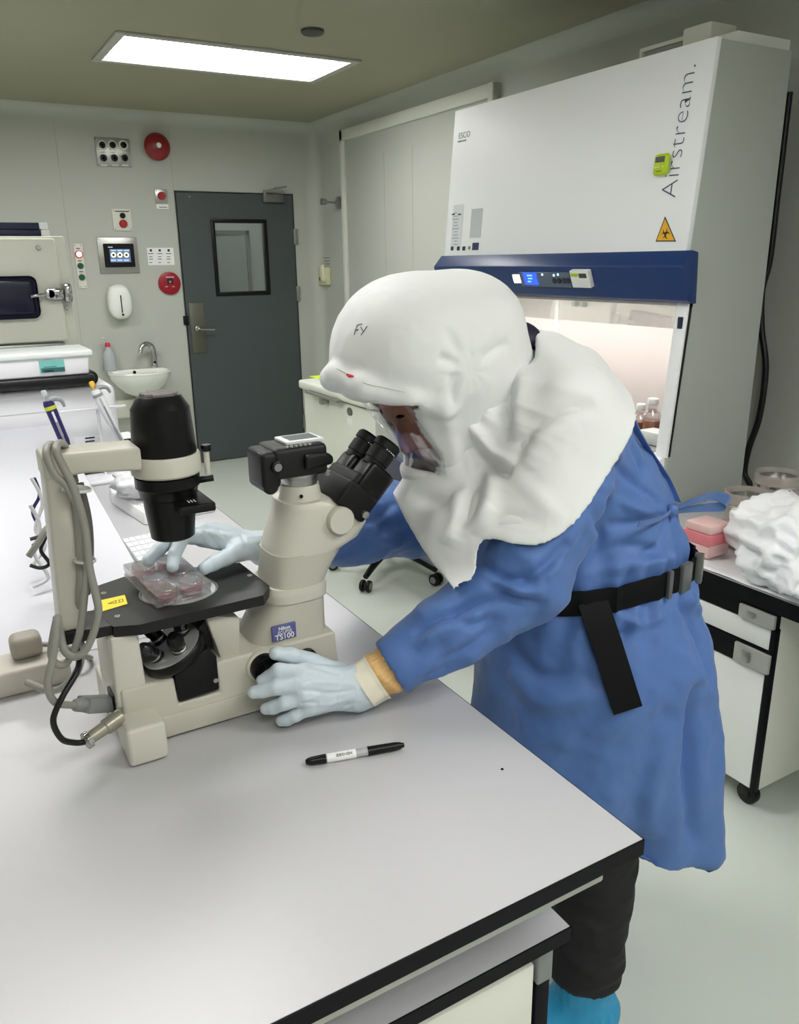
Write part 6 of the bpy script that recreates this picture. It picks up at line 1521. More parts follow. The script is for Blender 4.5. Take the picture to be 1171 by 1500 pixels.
# ---- gloves
def crease(P, N, Wp, fr, amp):
    q = P*fr; return N*(amp*(1-2*np.abs(noise3(q)))[:, None])
for H, cuffend, nm in ((HANDL, None, 'L'), (HANDR, None, 'R')):
    pts = [H['wrist']]+[p for x in H['f'] for p in x]+H['t']
    lo = Vector((min(p.x for p in pts)-0.03, min(p.y for p in pts)-0.05, min(p.z for p in pts)-0.05)); hi = Vector((max(p.x for p in pts)+0.06, max(p.y for p in pts)+0.05, max(p.z for p in pts)+0.05))
    g = Field(lo, hi, 0.00155)
    hand(g, H, 0.0012)
    EL = ELL_ if nm == 'L' else ELR; wd = (EL-H['wrist']).normalized()
    g.cap(H['wrist']-wd*0.008, H['wrist']+wd*0.022, 0.0315 if nm == 'L' else 0.030, 0.0335 if nm == 'L' else 0.031, k=0.02)
    X, Y, Z = g.full(); w0 = H['wrist']+wd*0.020
    pl = (X-w0.x)*wd.x+(Y-w0.y)*wd.y+(Z-w0.z)*wd.z; g.d = np.maximum(g.d, pl.astype(F32))
    if nm == 'L': g.d = np.maximum(g.d, ((TZ+0.0012)-Z).astype(F32)+0*X.astype(F32)+0*Y.astype(F32))
    gp, gq = field_mesh(g, 1); N = normals_of(gp, gq)
    c = npv(H['wrist']); along = (gp-c)@npv(wd)*-1
    near = np.clip(1-np.abs(along-0.03)/0.07, 0, 1)
    q = gp*np.array([30.0, 60.0, 60.0]); q2 = gp*np.array([95.0, 95.0, 95.0])
    gp = gp+N*((0.0022*near+0.0003)*(0.5-1.6*np.abs(noise3(q)))+0.0005*noise3(q2))[:, None]
    GG = BVHTree.FromPolygons([tuple(v) for v in gp], [tuple(v) for v in gq])
    if nm == 'L': L_ = [([(524, 992), (490, 985), (455, 975)], -0.0022, 0.0035), ([(522, 1002), (485, 1000), (455, 998)], 0.0016, 0.004), ([(522, 1010), (490, 1015), (458, 1014)], -0.0022, 0.0035), ([(520, 1020), (490, 1030), (465, 1034)], 0.0016, 0.004), ([(520, 1028), (492, 1042), (470, 1048)], -0.002, 0.0035), ([(505, 985), (495, 1010), (492, 1040)], -0.0014, 0.003), ([(470, 985), (448, 994), (436, 994)], -0.002, 0.0035), ([(470, 1012), (450, 1012), (436, 1014)], -0.0018, 0.0035), ([(468, 1030), (450, 1030), (440, 1032)], -0.0018, 0.0035)]
    else: L_ = [([(300, 774), (312, 790), (322, 806)], -0.0022, 0.0035), ([(308, 772), (322, 788), (332, 802)], 0.0016, 0.0035), ([(316, 772), (330, 786), (338, 798)], -0.0022, 0.0035), ([(292, 778), (303, 792), (312, 806)], 0.0014, 0.0035), ([(350, 778), (360, 795), (362, 815)], -0.0014, 0.004)]
    gp = gp+N*seg_folds(gp, L_, GG)[:, None]
    np_obj('glove', gp, gq, m_glove, person)
    # rolled cream cuff edge of the glove
    r_ = 0.0372 if nm == 'L' else 0.034
    ww = H['wrist']+wd*0.002
    def gc(u, v, ww=ww, wd=wd, r_=r_, nm=nm):
        a = u*2*PI; x, y, z = frame_of(wd); t_ = v*(0.028 if nm == 'L' else 0.012)
        rr = r_+0.0012*math.sin(a*9+1)*v+0.0016*(1 if v > 0.9 else 0)
        return ww+wd*t_+(x*math.cos(a)+y*math.sin(a))*rr
    bm = grid_bm(gc, 64, 12, True); solidify(bm, 0.0008)
    obj('glove_cuff', bm, mat('cream latex', (232, 226, 206), 0.45, vary=0.03), person, label='cream rolled glove cuff')
# tan knit cuff on the left wrist
wd = (ELL_-WRL).normalized(); c0 = WRL+wd*0.0295
def knit(u, v):
    a = u*2*PI; x, y, z = frame_of(wd); rr = 0.0355+0.006*v+0.0022*math.sin(v*16+1.5*math.sin(a+0.6)*1.2+0.4*math.sin(3*a))+0.0008*math.sin(a*30)
    return c0+wd*(v*0.075)+(x*math.cos(a)+y*math.sin(a))*rr
bm = grid_bm(knit, 90, 40, True); solidify(bm, 0.001)
for v in bm.verts: pass
obj('knit_cuff', bm, m_tan, person)
# ---- gown
g = Field((0.38, 0.72, 0.28), (1.52, 1.56, 1.50), 0.0055)
g.chain([BELTC+Vector((0, 0, -0.01)), BELTC+(CH-BELTC)*0.5], [0.166, 0.150], k=0.05, sq=FD, ratio=1.0)
g.cap(BELTC+(CH-BELTC)*0.4, CH, 0.150, 0.118, k=0.10)
g.cap(CH+LN*0.10, CH-LN*0.10, 0.098, 0.098, k=0.08)
g.cap(CH+Vector((0.02, 0, 0.02)), NECKB+Vector((0, 0, -0.03)), 0.09, 0.065, k=0.08)
g.cap(CH+FD*0.05+Vector((0, 0, -0.12)), BELTC+FD*0.10+Vector((0, 0, -0.02)), 0.13, 0.12, k=0.08)
# skirt: stacked rings
g.chain([Vector((1.09, 1.085, 0.95)), Vector((1.085, 1.08, 0.80)), Vector((1.12, 1.085, 0.60)), Vector((1.165, 1.085, 0.30))], [0.178, 0.212, 0.232, 0.252], k=0.03, ki=0.05)
g.cap(Vector((1.02, 1.10, 0.93)), Vector((0.975, 1.10, 0.62)), 0.12, 0.15, k=0.10)
# sleeves
g.chain([SHL+Vector((0, 0, -0.01)), SHL+(ELL_-SHL)*0.55, ELL_, ELL_+(WRL-ELL_)*0.45, WRL+(ELL_-WRL)*0.18], [0.083, 0.080, 0.070, 0.057, 0.047], k=0.05, ki=0.02)
g.chain([SHR, ELR, ELR+(WRR-ELR)*0.5, WRR+(ELR-WRR)*0.14], [0.088, 0.083, 0.062, 0.045], k=0.05, ki=0.03)
X, Y, Z = g.full()
for W_, E_, s0, rr in ((WRL, ELL_, 0.17, 0.0365), (WRR, ELR, 0.14, 0.032)):       # open sleeve ends
    d = (E_-W_).normalized(); w0 = W_+d*((E_-W_).length*s0)
    lo = w0-Vector((0.12,)*3); hi = w0+Vector((0.12,)*3); sl, x, y, z = g.win(lo, hi)
    pl = (x-w0.x)*d.x+(y-w0.y)*d.y+(z-w0.z)*d.z
    rd = np.sqrt(np.maximum((x-w0.x)**2+(y-w0.y)**2+(z-w0.z)**2-pl**2, 0))
    g.d[sl] = np.maximum(g.d[sl], np.where(rd < 0.11, -pl, -1).astype(F32))
    hole = np.maximum(rd-rr, pl-0.05); g.d[sl] = np.maximum(g.d[sl], -hole.astype(F32))
hem = 0.442-0.16*((X-1.165)*(-FD.x)+(Y-1.085)*(-FD.y)); g.d = np.maximum(g.d, (hem-Z).astype(F32))      # hem
inner = np.sqrt((X-1.155)**2+(Y-1.085)**2)-0.205; inner = np.maximum(inner+0*Z, Z-0.66); g.d = np.maximum(g.d, -inner.astype(F32))
P_, Q_ = field_mesh(g, 2); N = normals_of(P_, Q_)
ang = np.arctan2(P_[:, 1]-1.085, P_[:, 0]-1.12)
low = np.clip((0.93-P_[:, 2])/0.5, 0, 1); outer = (np.hypot(P_[:, 0]-1.155, P_[:, 1]-1.085) > 0.212) | (P_[:, 2] > 0.66)
isArm = np.clip((0.88-P_[:, 0])/0.06, 0, 1)*np.clip((P_[:, 2]-0.86)/0.05, 0, 1)
disp = low*(0.020*np.sin(ang*5+0.8+1.2*np.sin(P_[:, 2]*3))+0.010*np.sin(ang*11+2.0*np.sin(P_[:, 2]*2.2+1)))
def ridged(Pm, a=1.0): return 1-2.2*np.abs(noise3(Pm))
W1 = np.stack([P_[:, 0]*9+0.15*noise3(P_*11), P_[:, 1]*9, P_[:, 2]*7+P_[:, 0]*3], 1)
disp += (1-0.6*low)*(0.018*papery(P_, 6.0, 6, 0)+0.013*papery(P_, 12.0, 6, 7)+0.005*papery(P_, 23.0, 6, 17)+0.005*ridged(W1))+low*0.004*papery(P_, 5.0, 5, 13)
da = npv((ELL_-SHL).normalized()); df = npv((WRL-ELL_).normalized())
def tube_folds(A, B, amp, fr):
    A = npv(A); B = npv(B); ab = B-A; L = np.linalg.norm(ab); t = (P_-A)@ab/L; r = np.linalg.norm(P_-A-np.outer(t/L, ab), axis=1)
    m = np.clip((0.13-r)/0.03, 0, 1)*np.clip((t+0.03)/0.05, 0, 1)*np.clip((L+0.03-t)/0.05, 0, 1)
    return m*amp*ridged(np.stack([t*fr+0.9*noise3(P_*8), noise3(P_*6+4)*1.5, P_[:, 2]*6], 1))
disp += tube_folds(SHL, ELL_, 0.005, 20)+tube_folds(ELL_, WRL, 0.004, 15)+tube_folds(ELR, WRR, 0.008, 14)
G0 = BVHTree.FromPolygons([tuple(p) for p in P_], [tuple(q) for q in Q_])
disp += seg_folds(P_, [([(600, 1010), (640, 985), (690, 968)], -0.008, 0.011), ([(655, 900), (690, 915), (730, 905)], -0.012, 0.009), ([(830, 790), (800, 830), (760, 845)], -0.012, 0.009), ([(850, 760), (830, 800), (800, 850)], 0.010, 0.011), ([(870, 740), (880, 790), (860, 840)], -0.010, 0.010), ([(900, 640), (890, 700), (905, 760)], 0.008, 0.012), ([(925, 650), (945, 690), (950, 735)], -0.009, 0.009), ([(870, 820), (920, 800), (975, 812)], -0.010, 0.010), ([(860, 840), (930, 828), (1000, 815)], 0.009, 0.010),
  ([(600, 930), (640, 905), (700, 880), (750, 868)], -0.0160, 0.0102), ([(610, 950), (650, 925), (705, 900)], 0.0112, 0.0102),
  ([(640, 975), (690, 950), (740, 905)], -0.0112, 0.0102), ([(715, 850), (760, 880), (800, 890)], -0.0160, 0.0085), ([(700, 815), (735, 845), (790, 850)], -0.0160, 0.0085), ([(705, 828), (745, 862), (800, 868)], 0.0128, 0.0085),
  ([(880, 640), (915, 690), (975, 742)], -0.0112, 0.0102), ([(900, 730), (945, 750), (980, 748)], 0.0112, 0.0085), ([(890, 770), (940, 765), (978, 752)], -0.0112, 0.0085), ([(985, 755), (970, 800), (930, 830)], -0.0112, 0.0102),
  ([(940, 590), (965, 640), (985, 690), (995, 735)], -0.0096, 0.0085), ([(1000, 760), (1012, 800), (1015, 825)], -0.0096, 0.0085),
  ([(860, 905), (900, 930), (930, 925)], -0.0096, 0.0085), ([(900, 895), (940, 915), (980, 900)], 0.0096, 0.0085), ([(995, 880), (1025, 930), (1040, 1010)], -0.0160, 0.0119), ([(1010, 872), (1045, 940), (1058, 1040)], 0.0128, 0.0119), ([(1020, 1000), (1015, 1110), (1012, 1240)], -0.0352, 0.0187), ([(985, 1060), (960, 1160), (955, 1240)], 0.0192, 0.0255),
  ([(745, 940), (790, 990), (870, 985)], -0.0128, 0.0170), ([(740, 985), (800, 1030), (900, 1010)], 0.0096, 0.0170),
  ([(500, 770), (545, 760), (580, 735)], -0.0144, 0.0085), ([(520, 740), (545, 780), (590, 800)], 0.0128, 0.0102), ([(540, 790), (570, 770), (600, 770)], -0.0128, 0.0102)], G0)
bdz = P_[:, 2]-(BELTC.z+0.028+0.022*(np.cos(ang)*-FD.x+np.sin(ang)*-FD.y)+0.020*(np.cos(ang)*LN.x+np.sin(ang)*LN.y))
bz = np.exp(-(bdz/0.022)**2)*np.clip((P_[:, 0]-0.84)/0.04, 0, 1)*(isArm < 0.5)
gath = np.exp(-(bdz/0.09)**2)*np.clip((P_[:, 0]-0.86)/0.04, 0, 1)
disp += gath*0.006*np.sin(ang*26+3*noise3(P_*9))-bz*0.012
under = np.clip((-hem_at(P_[:, 0], P_[:, 1], P_[:, 2])-0.012)/0.02, 0, 1)
calm = np.ones(len(P_))
for W_, E_, s0 in ((WRL, ELL_, 0.17), (WRR, ELR, 0.14)):
    d_ = npv((E_-W_).normalized()); w0 = npv(W_+(E_-W_)*s0); t_ = (P_-w0)@d_; r_ = np.linalg.norm(P_-w0-np.outer(t_, d_), axis=1)
    calm = np.where(r_ < 0.10, np.minimum(calm, np.clip((t_-0.004)/0.03, 0.12, 1)), calm)
disp = disp*calm
disp = disp*(1-under)-0.022*under
P_ = P_+N*(disp*outer)[:, None]
gown = np_obj('gown', P_, Q_, m_gown, person)
GB = BVHTree.FromPolygons([tuple(p) for p in P_], [tuple(q) for q in Q_])
# ---- belt: a strap that follows the gown at the waist
def belt_r(a, z):
    o = Vector((BELTC.x, BELTC.y, z)); d = Vector((math.cos(a), math.sin(a), 0)); best = None; st_ = o.copy(); tot = 0
    h = GB.ray_cast(o, d)
    if h[0] is None: return 0.19
    return min(h[3], 0.235)
NBt = 96; rad = []
def bz_at(a):  # the belt rides lower towards the wearer's left front
    d = Vector((math.cos(a), math.sin(a), 0)); return BELTC.z+0.028+0.022*d.dot(-FD)+0.020*d.dot(LN)
for i in range(NBt):
    a = 2*PI*i/NBt; rad.append(max(belt_r(a, bz_at(a)+dz) for dz in (-0.02, 0, 0.02)))
rs = [sum(rad[(i+j) % NBt]*w for j, w in zip(range(-3, 4), (1, 2, 3, 4, 3, 2, 1)))/16 for i in range(NBt)]
rs = [max(r, q-0.002)+0.0035 for r, q in zip(rs, rad)]
def bpt(i, dz, off): a = 2*PI*i/NBt; return Vector((BELTC.x+math.cos(a)*(rs[i % NBt]+off), BELTC.y+math.sin(a)*(rs[i % NBt]+off), bz_at(a)+dz))
bm = NB(); bw_ = 0.0235
V = [[bm.verts.new(bpt(i, dz, off)) for dz, off in ((-bw_, 0), (-bw_, 0.003), (-bw_*0.9, 0.004), (bw_*0.9, 0.004), (bw_, 0.003), (bw_, 0))] for i in range(NBt)]
for i in range(NBt):
    j = (i+1) % NBt
    for k in range(6): bm.faces.new((V[i][k], V[j][k], V[j][(k+1) % 6], V[i][(k+1) % 6]))
bmesh.ops.recalc_face_normals(bm, faces=bm.faces[:])
belt = obj('belt', bm, m_belt, person)
def nearest_i(px, py):
    best = 60; bd = 9
    for i in range(56, 81):                           # the side of the belt turned to the viewer
        v = bpt(i, 0, 0)-CAM; q = abs(W_PX/2+F_PX*v.dot(CR)/v.dot(CF)-px)
        if q < bd or bd == 9: best, bd = i, q
    return best
m_buck = mat('buckle plastic', (92, 94, 96), 0.28)
for px, py, w_, nm in ((975, 850, 0.005, 'belt_slide'), (1000, 845, 0.016, 'buckle')):
    i = nearest_i(px, py); c = bpt(i, 0, 0.006); nd_ = Vector((math.cos(2*PI*i/NBt), math.sin(2*PI*i/NBt), 0)); tg = Vector((-nd_.y, nd_.x, 0))
    M = Matrix(((tg.x, 0, nd_.x, c.x), (tg.y, 0, nd_.y, c.y), (0, 1, 0, c.z), (0, 0, 0, 1)))
    obj(nm, box((-w_, -bw_-0.004, -0.006), (w_, bw_+0.004, 0.006), 0.003, 2, M), m_buck, belt)
i = nearest_i(1018, 836); c = bpt(i, 0, 0.006); nd_ = Vector((math.cos(2*PI*i/NBt), math.sin(2*PI*i/NBt), 0)); tg = Vector((-nd_.y, nd_.x, 0))
M = Matrix(((tg.x, 0, nd_.x, c.x), (tg.y, 0, nd_.y, c.y), (0, 1, 0, c.z), (0, 0, 0, 1)))
obj('belt_slide', box((-0.007, -bw_-0.006, -0.008), (0.007, bw_+0.006, 0.008), 0.002, 2, M), mat('grey slide', (120, 122, 118), 0.35, metal=0.5), belt)
# hanging strap end, lying on the gown
def on_gown(px, py, off=0.004):
    for k in range(40):                                # steps inwards from the outline until the cloth is met
        h = GB.ray_cast(CAM, ray(px-k*2, py).normalized())
        if h[0] is not None: return h[0]+h[1]*off
mid = [(868, 880), (878, 910), (890, 945), (901, 980), (911, 1012), (920, 1040)]; hw = 22
bm = NB(); rows_ = []
for k, (px, py) in enumerate(mid):
    dx, dy = (mid[min(k+1, len(mid)-1)][0]-mid[max(k-1, 0)][0]), (mid[min(k+1, len(mid)-1)][1]-mid[max(k-1, 0)][1]); L = math.hypot(dx, dy); nx_, ny_ = dy/L, -dx/L
    a = on_gown(px-nx_*hw, py-ny_*hw, 0.006); b = on_gown(px+nx_*hw, py+ny_*hw, 0.006); m_ = on_gown(px, py, 0.006)
    dep = min((a-CAM).length/ray(px-nx_*hw, py-ny_*hw).length, (b-CAM).length/ray(px+nx_*hw, py+ny_*hw).length, (m_-CAM).length/ray(px, py).length)-0.004
    rows_.append([bm.verts.new(CAM+ray(px+nx_*hw*t_, py+ny_*hw*t_)*dep) for t_ in (-1, -0.5, 0, 0.5, 1)])
for a, b in zip(rows_, rows_[1:]):
    for k in range(4): bm.faces.new((a[k], a[k+1], b[k+1], b[k]))
solidify(bm, 0.003); obj('belt_end', bm, m_belt, belt)
# ---- back ties of the gown
K = P3(988, 748, 1.02)
h = GB.ray_cast(CAM, ray(980, 748).normalized()); K = h[0]+h[1]*0.006 if h[0] is not None else K
def ribbon(pts, w, upd, name, tck=0.0015):
    S = spline(pts, 10); bm = NB(); R_ = []
    for k, p in enumerate(S):
        t_ = k/(len(S)-1); u_ = Vector(upd(t_)).normalized(); ww_ = w(t_) if callable(w) else w
        R_.append([bm.verts.new(p+u_*ww_*s) for s in (-1, -0.3, 0.3, 1)])
    for a, b in zip(R_, R_[1:]):
        for k in range(3): bm.faces.new((a[k], a[k+1], b[k+1], b[k]))
    solidify(bm, tck); return obj(name, bm, m_gown, gown)
e = K
ribbon([e, P3(1015, 735, e.y-0.01), P3(1045, 727, e.y), P3(1066, 733, e.y), P3(1064, 741, e.y+0.012), P3(1035, 743, e.y+0.012), P3(1005, 746, e.y+0.008), e+Vector((0.002, 0, -0.004))], lambda t_: 0.004+0.007*math.sin(PI*t_), lambda t_: (0.15, -0.35, 1), 'tie_loop')
ribbon([e, P3(985, 780, e.y+0.005), P3(1000, 830-15, e.y+0.0)+Vector((0, 0.0, 0)), P3(1010, 835, e.y+0.0)], 0.006, lambda t_: (1, 0.3, 0.1), 'tie_end')
ribbon([e, P3(965, 760, e.y-0.03), P3(935, 768, e.y-0.06)], 0.005, lambda t_: (0.1, -0.3, 1), 'tie_band')
bm = NB(); add_ell(bm, e, (0.012, 0.010, 0.013), seg=16, rings=10); obj('tie_knot', bm, m_gown, gown, smooth=180)
# overlapping edge of the open back
be = [on_gown(x, y, 0.004) for x, y in ((902, 565), (925, 590), (948, 622), (968, 660), (984, 700), (992, 735))]
ribbon(be, 0.007, lambda t_: (0.5, -0.8, -0.2), 'back_edge', 0.002)
# ---- trousers and shoe covers
tr = Field((0.85, 0.80, 0.10), (1.40, 1.40, 0.90), 0.005)
for s, K_, A in ((1, KNL, ANL), (-1, KNR, ANR)):
    tr.chain([HIPC+LN*s*0.085-Vector((0, 0, 0.06)), K_, A+Vector((0, 0, 0.06))], [0.105, 0.078, 0.068], k=0.04, ki=0.02)
X, Y, Z = tr.full(); tr.d = np.maximum(tr.d, (0.150-0.10*(X-1.05)-Z).astype(F32)+0*Y.astype(F32))
P_, Q_ = field_mesh(tr, 1); N = normals_of(P_, Q_)
lowt = np.clip((0.45-P_[:, 2])/0.3, 0, 1)
P_ = P_+N*(0.006*ridged(P_*np.array([12, 12, 20]))+lowt*0.008*ridged(P_*np.array([7, 7, 26])+2))[:, None]
np_obj('trousers', P_, Q_, m_trou, person)
for s, A in ((1, ANL), (-1, ANR)):
    sc2 = Field(A+Vector((-0.28, -0.16, -0.095)), A+Vector((0.16, 0.26, 0.14)), 0.004)
    sc2.cap(A+Vector((0.005, 0, 0.10)), A+Vector((0.0, 0, -0.01)), 0.056, 0.058, k=0.02)
    sc2.cap(A-FD*0.03+Vector((0, 0, -0.048)), A+FD*0.15+Vector((0, 0, -0.055)), 0.048, 0.040, k=0.04)
    X, Y, Z = sc2.full(); sc2.d = np.maximum(sc2.d, (0.0008-Z).astype(F32)+0*X.astype(F32)+0*Y.astype(F32))
    P_, Q_ = field_mesh(sc2, 1); N = normals_of(P_, Q_)
    P_ = P_+N*((P_[:, 2] > 0.006)*(0.004*ridged(P_*np.array([24, 24, 16]))+0.002*ridged(P_*60)))[:, None]
    np_obj('shoe_cover', P_, Q_, m_boot, person)
# ================================================================ HOOD
YM = 1.15                                             # plane through the middle of the head
def xz(pts, Y): 
    q = [atY(x, y, Y) for x, y in pts]; return [p.x for p in q], [p.z for p in q]
hd = Field((0.42, 0.93, 1.10), (1.02, 1.38, 1.62), 0.0036)
dc = P3(622, 512, YM); 
t0, t1 = P3(545, 520, YM), P3(715, 478, YM)
ah = Vector((t1.x-t0.x, 0, t1.z-t0.z)).normalized(); av = Vector((-ah.z, 0, ah.x))
hd.ell(dc, (0.158, 0.118, 0.122), (ah, HY, av), k=0.0)
hd.ell(P3(574, 512, YM), (0.070, 0.096, 0.090), None, k=0.06)
hd.ell(P3(694, 472, YM), (0.068, 0.085, 0.066), None, k=0.06)
# face part down to the chin
hd.cap(P3(632, 560, YM), P3(640, 640, YM), 0.098, 0.080, k=0.05, sq=HF, ratio=0.9)
hd.cap(P3(640, 640, YM), P3(642, 680, YM), 0.075, 0.060, k=0.03)
# collar towards the neck
hd.cap(P3(680, 560, YM), P3(752, 575, YM), 0.098, 0.090, k=0.05)
# brim
bl = P3(487, 541, YM); bA = P3(502, 556, YM); 
for s in (-1, 1):
    pts = [P3(494, 550, YM), P3(510, 560, YM)+HY*s*0.055, P3(560, 575, YM)+HY*s*0.088, P3(610, 578, YM)+HY*s*0.098]
    hd.chain(pts, [0.017, 0.018, 0.018, 0.016], k=0.014, ki=0.014)
X, Y, Z = hd.full()
# face opening: a slot cut right across, seen from the side
NEAR = YM-0.085
pl_ = [(604, 592), (633, 642), (652, 667), (659, 685), (656, 702), (632, 703), (590, 700), (500, 690), (470, 600), (520, 592), (548, 600)]
qx, qz = xz(pl_, NEAR)
cut = poly2d(qx, qz, X, Z)
h_ = np.maximum(0.010-np.abs(hd.d+cut), 0)/0.010
inner = hd.d+F32(0.008)
hd.d = np.maximum(hd.d, -cut)+h_*h_*0.0025
hd.d = np.maximum(hd.d, -inner)                          # hollow
P_, Q_ = field_mesh(hd, 2); N = normals_of(P_, Q_)
gx = P3(672, 540, 1.06); gx = npv(gx)
dg_ = P_-gx; dist = np.linalg.norm(dg_, axis=1); th = np.arctan2(dg_[:, 2], dg_[:, 0])
gather = np.exp(-(dist/0.055)**2)
outside = np.clip((np.abs(P_[:, 1]-YM)-0.04)/0.03, 0, 1)
chin = np.clip((1.30-P_[:, 2])/0.04, 0, 1)
H0 = BVHTree.FromPolygons([tuple(p) for p in P_], [tuple(q) for q in Q_])
disp = gather*0.0006*np.sin(th*11+noise3(P_*20))*outside+0.0035*ridged(P_*np.array([8, 8, 9]))*np.clip((P_[:, 0]-0.62)/0.15, 0, 1)+0.0012*ridged(P_*26)+chin*0.003*ridged(P_*np.array([30, 14, 14]))
disp += seg_folds(P_, [([(672, 532), (655, 528), (640, 524)], -0.008, 0.008), ([(676, 522), (664, 500), (655, 478)], -0.006, 0.010), ([(690, 520), (705, 500), (725, 480)], 0.005, 0.010), ([(668, 545), (662, 575), (668, 600)], -0.010, 0.010), ([(655, 550), (650, 590), (660, 640), (672, 690)], 0.006, 0.014), ([(702, 525), (725, 512), (745, 500)], -0.006, 0.008)], H0)
P_ = P_+N*disp[:, None]
hood = np_obj('hood', P_, Q_, m_hood, person)
HB = BVHTree.FromPolygons([tuple(p) for p in P_], [tuple(q) for q in Q_])
# hair seen in the gap at the nape
bm = NB(); add_ell(bm, P3(752, 499, YM), (0.046, 0.06, 0.036)); obj('hair', bm, mat('dark hair', (26, 20, 46), 0.6), person, smooth=180)
# visor: clear curved sheet from the near to the far edge of the face opening
ne = [(598, 592), (618, 622), (637, 650), (650, 672), (655, 700)]; mi = [(541, 594), (562, 622), (583, 650), (606, 681), (634, 702)]
ne = spline([P3(x, y, NEAR) for x, y in ne], 6); mi = spline([P3(x, y, YM) for x, y in mi], 6)
def vis(u, v):
    k = v*(len(ne)-1); i = min(int(k), len(ne)-2); f_ = k-i
    a = ne[i]+(ne[i+1]-ne[i])*f_; m = mi[i]+(mi[i+1]-mi[i])*f_; s = u*2-1
    w = math.cos(s*PI/2)**0.8 if abs(s) < 1 else 0
    return Vector((a.x+(m.x-a.x)*w, YM+s*(YM-NEAR), a.z+(m.z-a.z)*w))
bm = grid_bm(vis, 40, 25); solidify(bm, 0.0008)
obj('visor', bm, glass_mat('visor film', (0.95, 0.95, 0.96), 0.03, 0.025), person, label='clear curved face shield of the hood')
# red mark and handwriting on the hood
def on_hood(px, py, off=0.0012):
    h = HB.ray_cast(CAM, ray(px, py).normalized()); return (h[0]+h[1]*off) if h[0] is not None else P3(px, py, YM-0.1)
def strokes(lst, r): 
    bm = NB()
    for s in lst: add_tube(bm, [on_hood(x, y, r*0.4) for x, y in s], r, seg=6, n=4)
    return bm
obj('lettering', strokes([[(519, 491), (521, 484), (524, 477)], [(523, 477), (528, 475), (531, 475)], [(521, 484), (525, 483)], [(529, 479), (531, 483), (532, 485)], [(538, 478), (534, 484), (529, 491)]], 0.0007), mat('pencil', (90, 92, 98), 0.7, vary=0), hood)
obj('red_mark', strokes([[(509, 549), (513, 550), (518, 552)]], 0.0019), mat('red mark', (206, 40, 70), 0.6, vary=0), hood)
obj('red_mark', strokes([[(511, 551), (514, 552)]], 0.0016), MATS['red mark'], hood)
# brim seam
obj('brim_seam', strokes([[(494, 540), (510, 548), (534, 561), (560, 567), (594, 574)]], 0.0008), mat('seam shade', (206, 207, 206), 0.7, vary=0), hood)

# ---- bib: cape of the hood, draped over chest, back and shoulders
bb = Field((0.55, 0.74, 0.96), (1.30, 1.52, 1.48), 0.0036)
bb.cap(CH+Vector((0.0, 0, 0.0)), CH+(BELTC-CH)*0.5, 0.130, 0.160, k=0.0)
bb.cap(CH+LN*0.10, CH-LN*0.10, 0.112, k=0.08); bb.cap(CH+Vector((0.02, 0, 0.02)), NECKB+Vector((0,0,-0.02)), 0.104, 0.082, k=0.08)
bb.chain([SHL+Vector((0, 0, -0.01)), SHL+(ELL_-SHL)*0.7], [0.101, 0.099], k=0.10); bb.chain([SHR, SHR+(ELR-SHR)*0.7], [0.101, 0.099], k=0.10)
bb.cap(P3(700, 580, YM), P3(760, 560, YM), 0.085, 0.092, k=0.08)
bb.cap(P3(668, 650, YM), P3(690, 760, YM-0.04), 0.085, 0.110, k=0.08)
bb.chain([P3(622, 752, 1.15), P3(655, 800, 1.09), P3(690, 795, 1.02), P3(740, 770, 0.97)], [0.064, 0.066, 0.062, 0.06], k=0.05, ki=0.05)
bb.cap(P3(668, 842, 1.04), P3(690, 790, 1.02), 0.055, 0.055, k=0.04)
X, Y, Z = bb.full()
gs = np.maximum(g.sample(bb)-F32(0.011), (Y-1.20).astype(F32)); hh_ = np.maximum(0.025-np.abs(bb.d-gs), 0)/0.025
bb.d = np.minimum(bb.d, gs)-hh_*hh_*0.025*0.25
inn = bb.d+F32(0.0100)
hc = hem_at(X+0*Y, Y+0*X, Z)
bb.d = np.maximum(bb.d, hc); bb.d = np.maximum(bb.d, -inn)
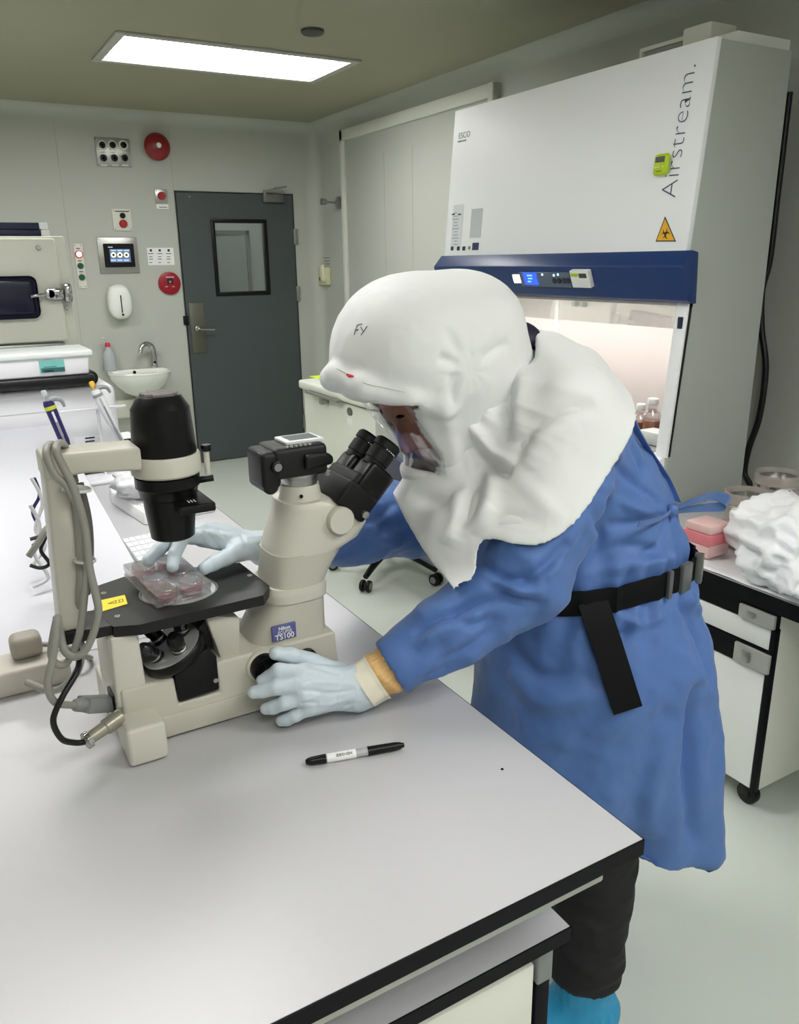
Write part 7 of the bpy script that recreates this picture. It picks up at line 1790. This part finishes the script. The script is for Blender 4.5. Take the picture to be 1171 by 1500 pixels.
notch = np.maximum(poly2d(qx, qz, X, Z), (np.abs(Y-YM)-0.125).astype(F32)); bb.d = np.maximum(bb.d, -notch)       # kept clear of the face opening
P_, Q_ = field_mesh(bb, 4); N = normals_of(P_, Q_)
# drop the inside pieces that lie under the hood's own shell
gc_ = npv(P3(690, 590, 1.04)); dd = P_-gc_; th = np.arctan2(dd[:, 2], dd[:, 0]); dist = np.linalg.norm(dd, axis=1)
fo = np.clip(1-dist/0.24, 0, 1)
B0 = BVHTree.FromPolygons([tuple(p) for p in P_], [tuple(q) for q in Q_])
disp = fo*0.006*ridged(np.stack([th*2.6, dist*5, P_[:, 1]*4], 1))+0.009*papery(P_, 6.5, 5, 21)+0.003*papery(P_, 14, 5, 27)
disp += seg_folds(P_, [([(749, 537), (743, 571), (744, 623), (738, 650)], -0.016, 0.012), ([(722, 545), (712, 590), (716, 640)], 0.012, 0.018), ([(768, 540), (762, 590), (758, 640)], 0.010, 0.016),
  ([(663, 600), (691, 630), (731, 668), (757, 676)], 0.014, 0.011), ([(668, 622), (694, 652), (730, 690), (752, 690)], -0.014, 0.010), ([(758, 680), (764, 652), (785, 622), (830, 602), (872, 592)], -0.008, 0.012), ([(775, 690), (780, 662), (800, 640), (850, 622)], 0.006, 0.016),
  ([(708, 665), (699, 700), (688, 745), (670, 790)], -0.012, 0.012), ([(722, 690), (716, 740), (700, 785)], 0.009, 0.014), ([(670, 720), (668, 760), (655, 800)], 0.008, 0.016),
  ([(745, 690), (790, 730), (830, 762)], 0.005, 0.014), ([(600, 720), (640, 735), (665, 728)], -0.007, 0.014), ([(800, 560), (850, 575), (890, 590)], 0.005, 0.014), ([(690, 790), (740, 760), (800, 770)], -0.005, 0.014), ([(640, 790), (690, 770), (720, 740)], 0.007, 0.012)], B0)
edge = np.clip(-hem_at(P_[:, 0], P_[:, 1], P_[:, 2])/0.018, 0.05, 1)
P_ = P_+N*(disp*edge)[:, None]
bib = np_obj('bib', P_, Q_, m_hood, person)
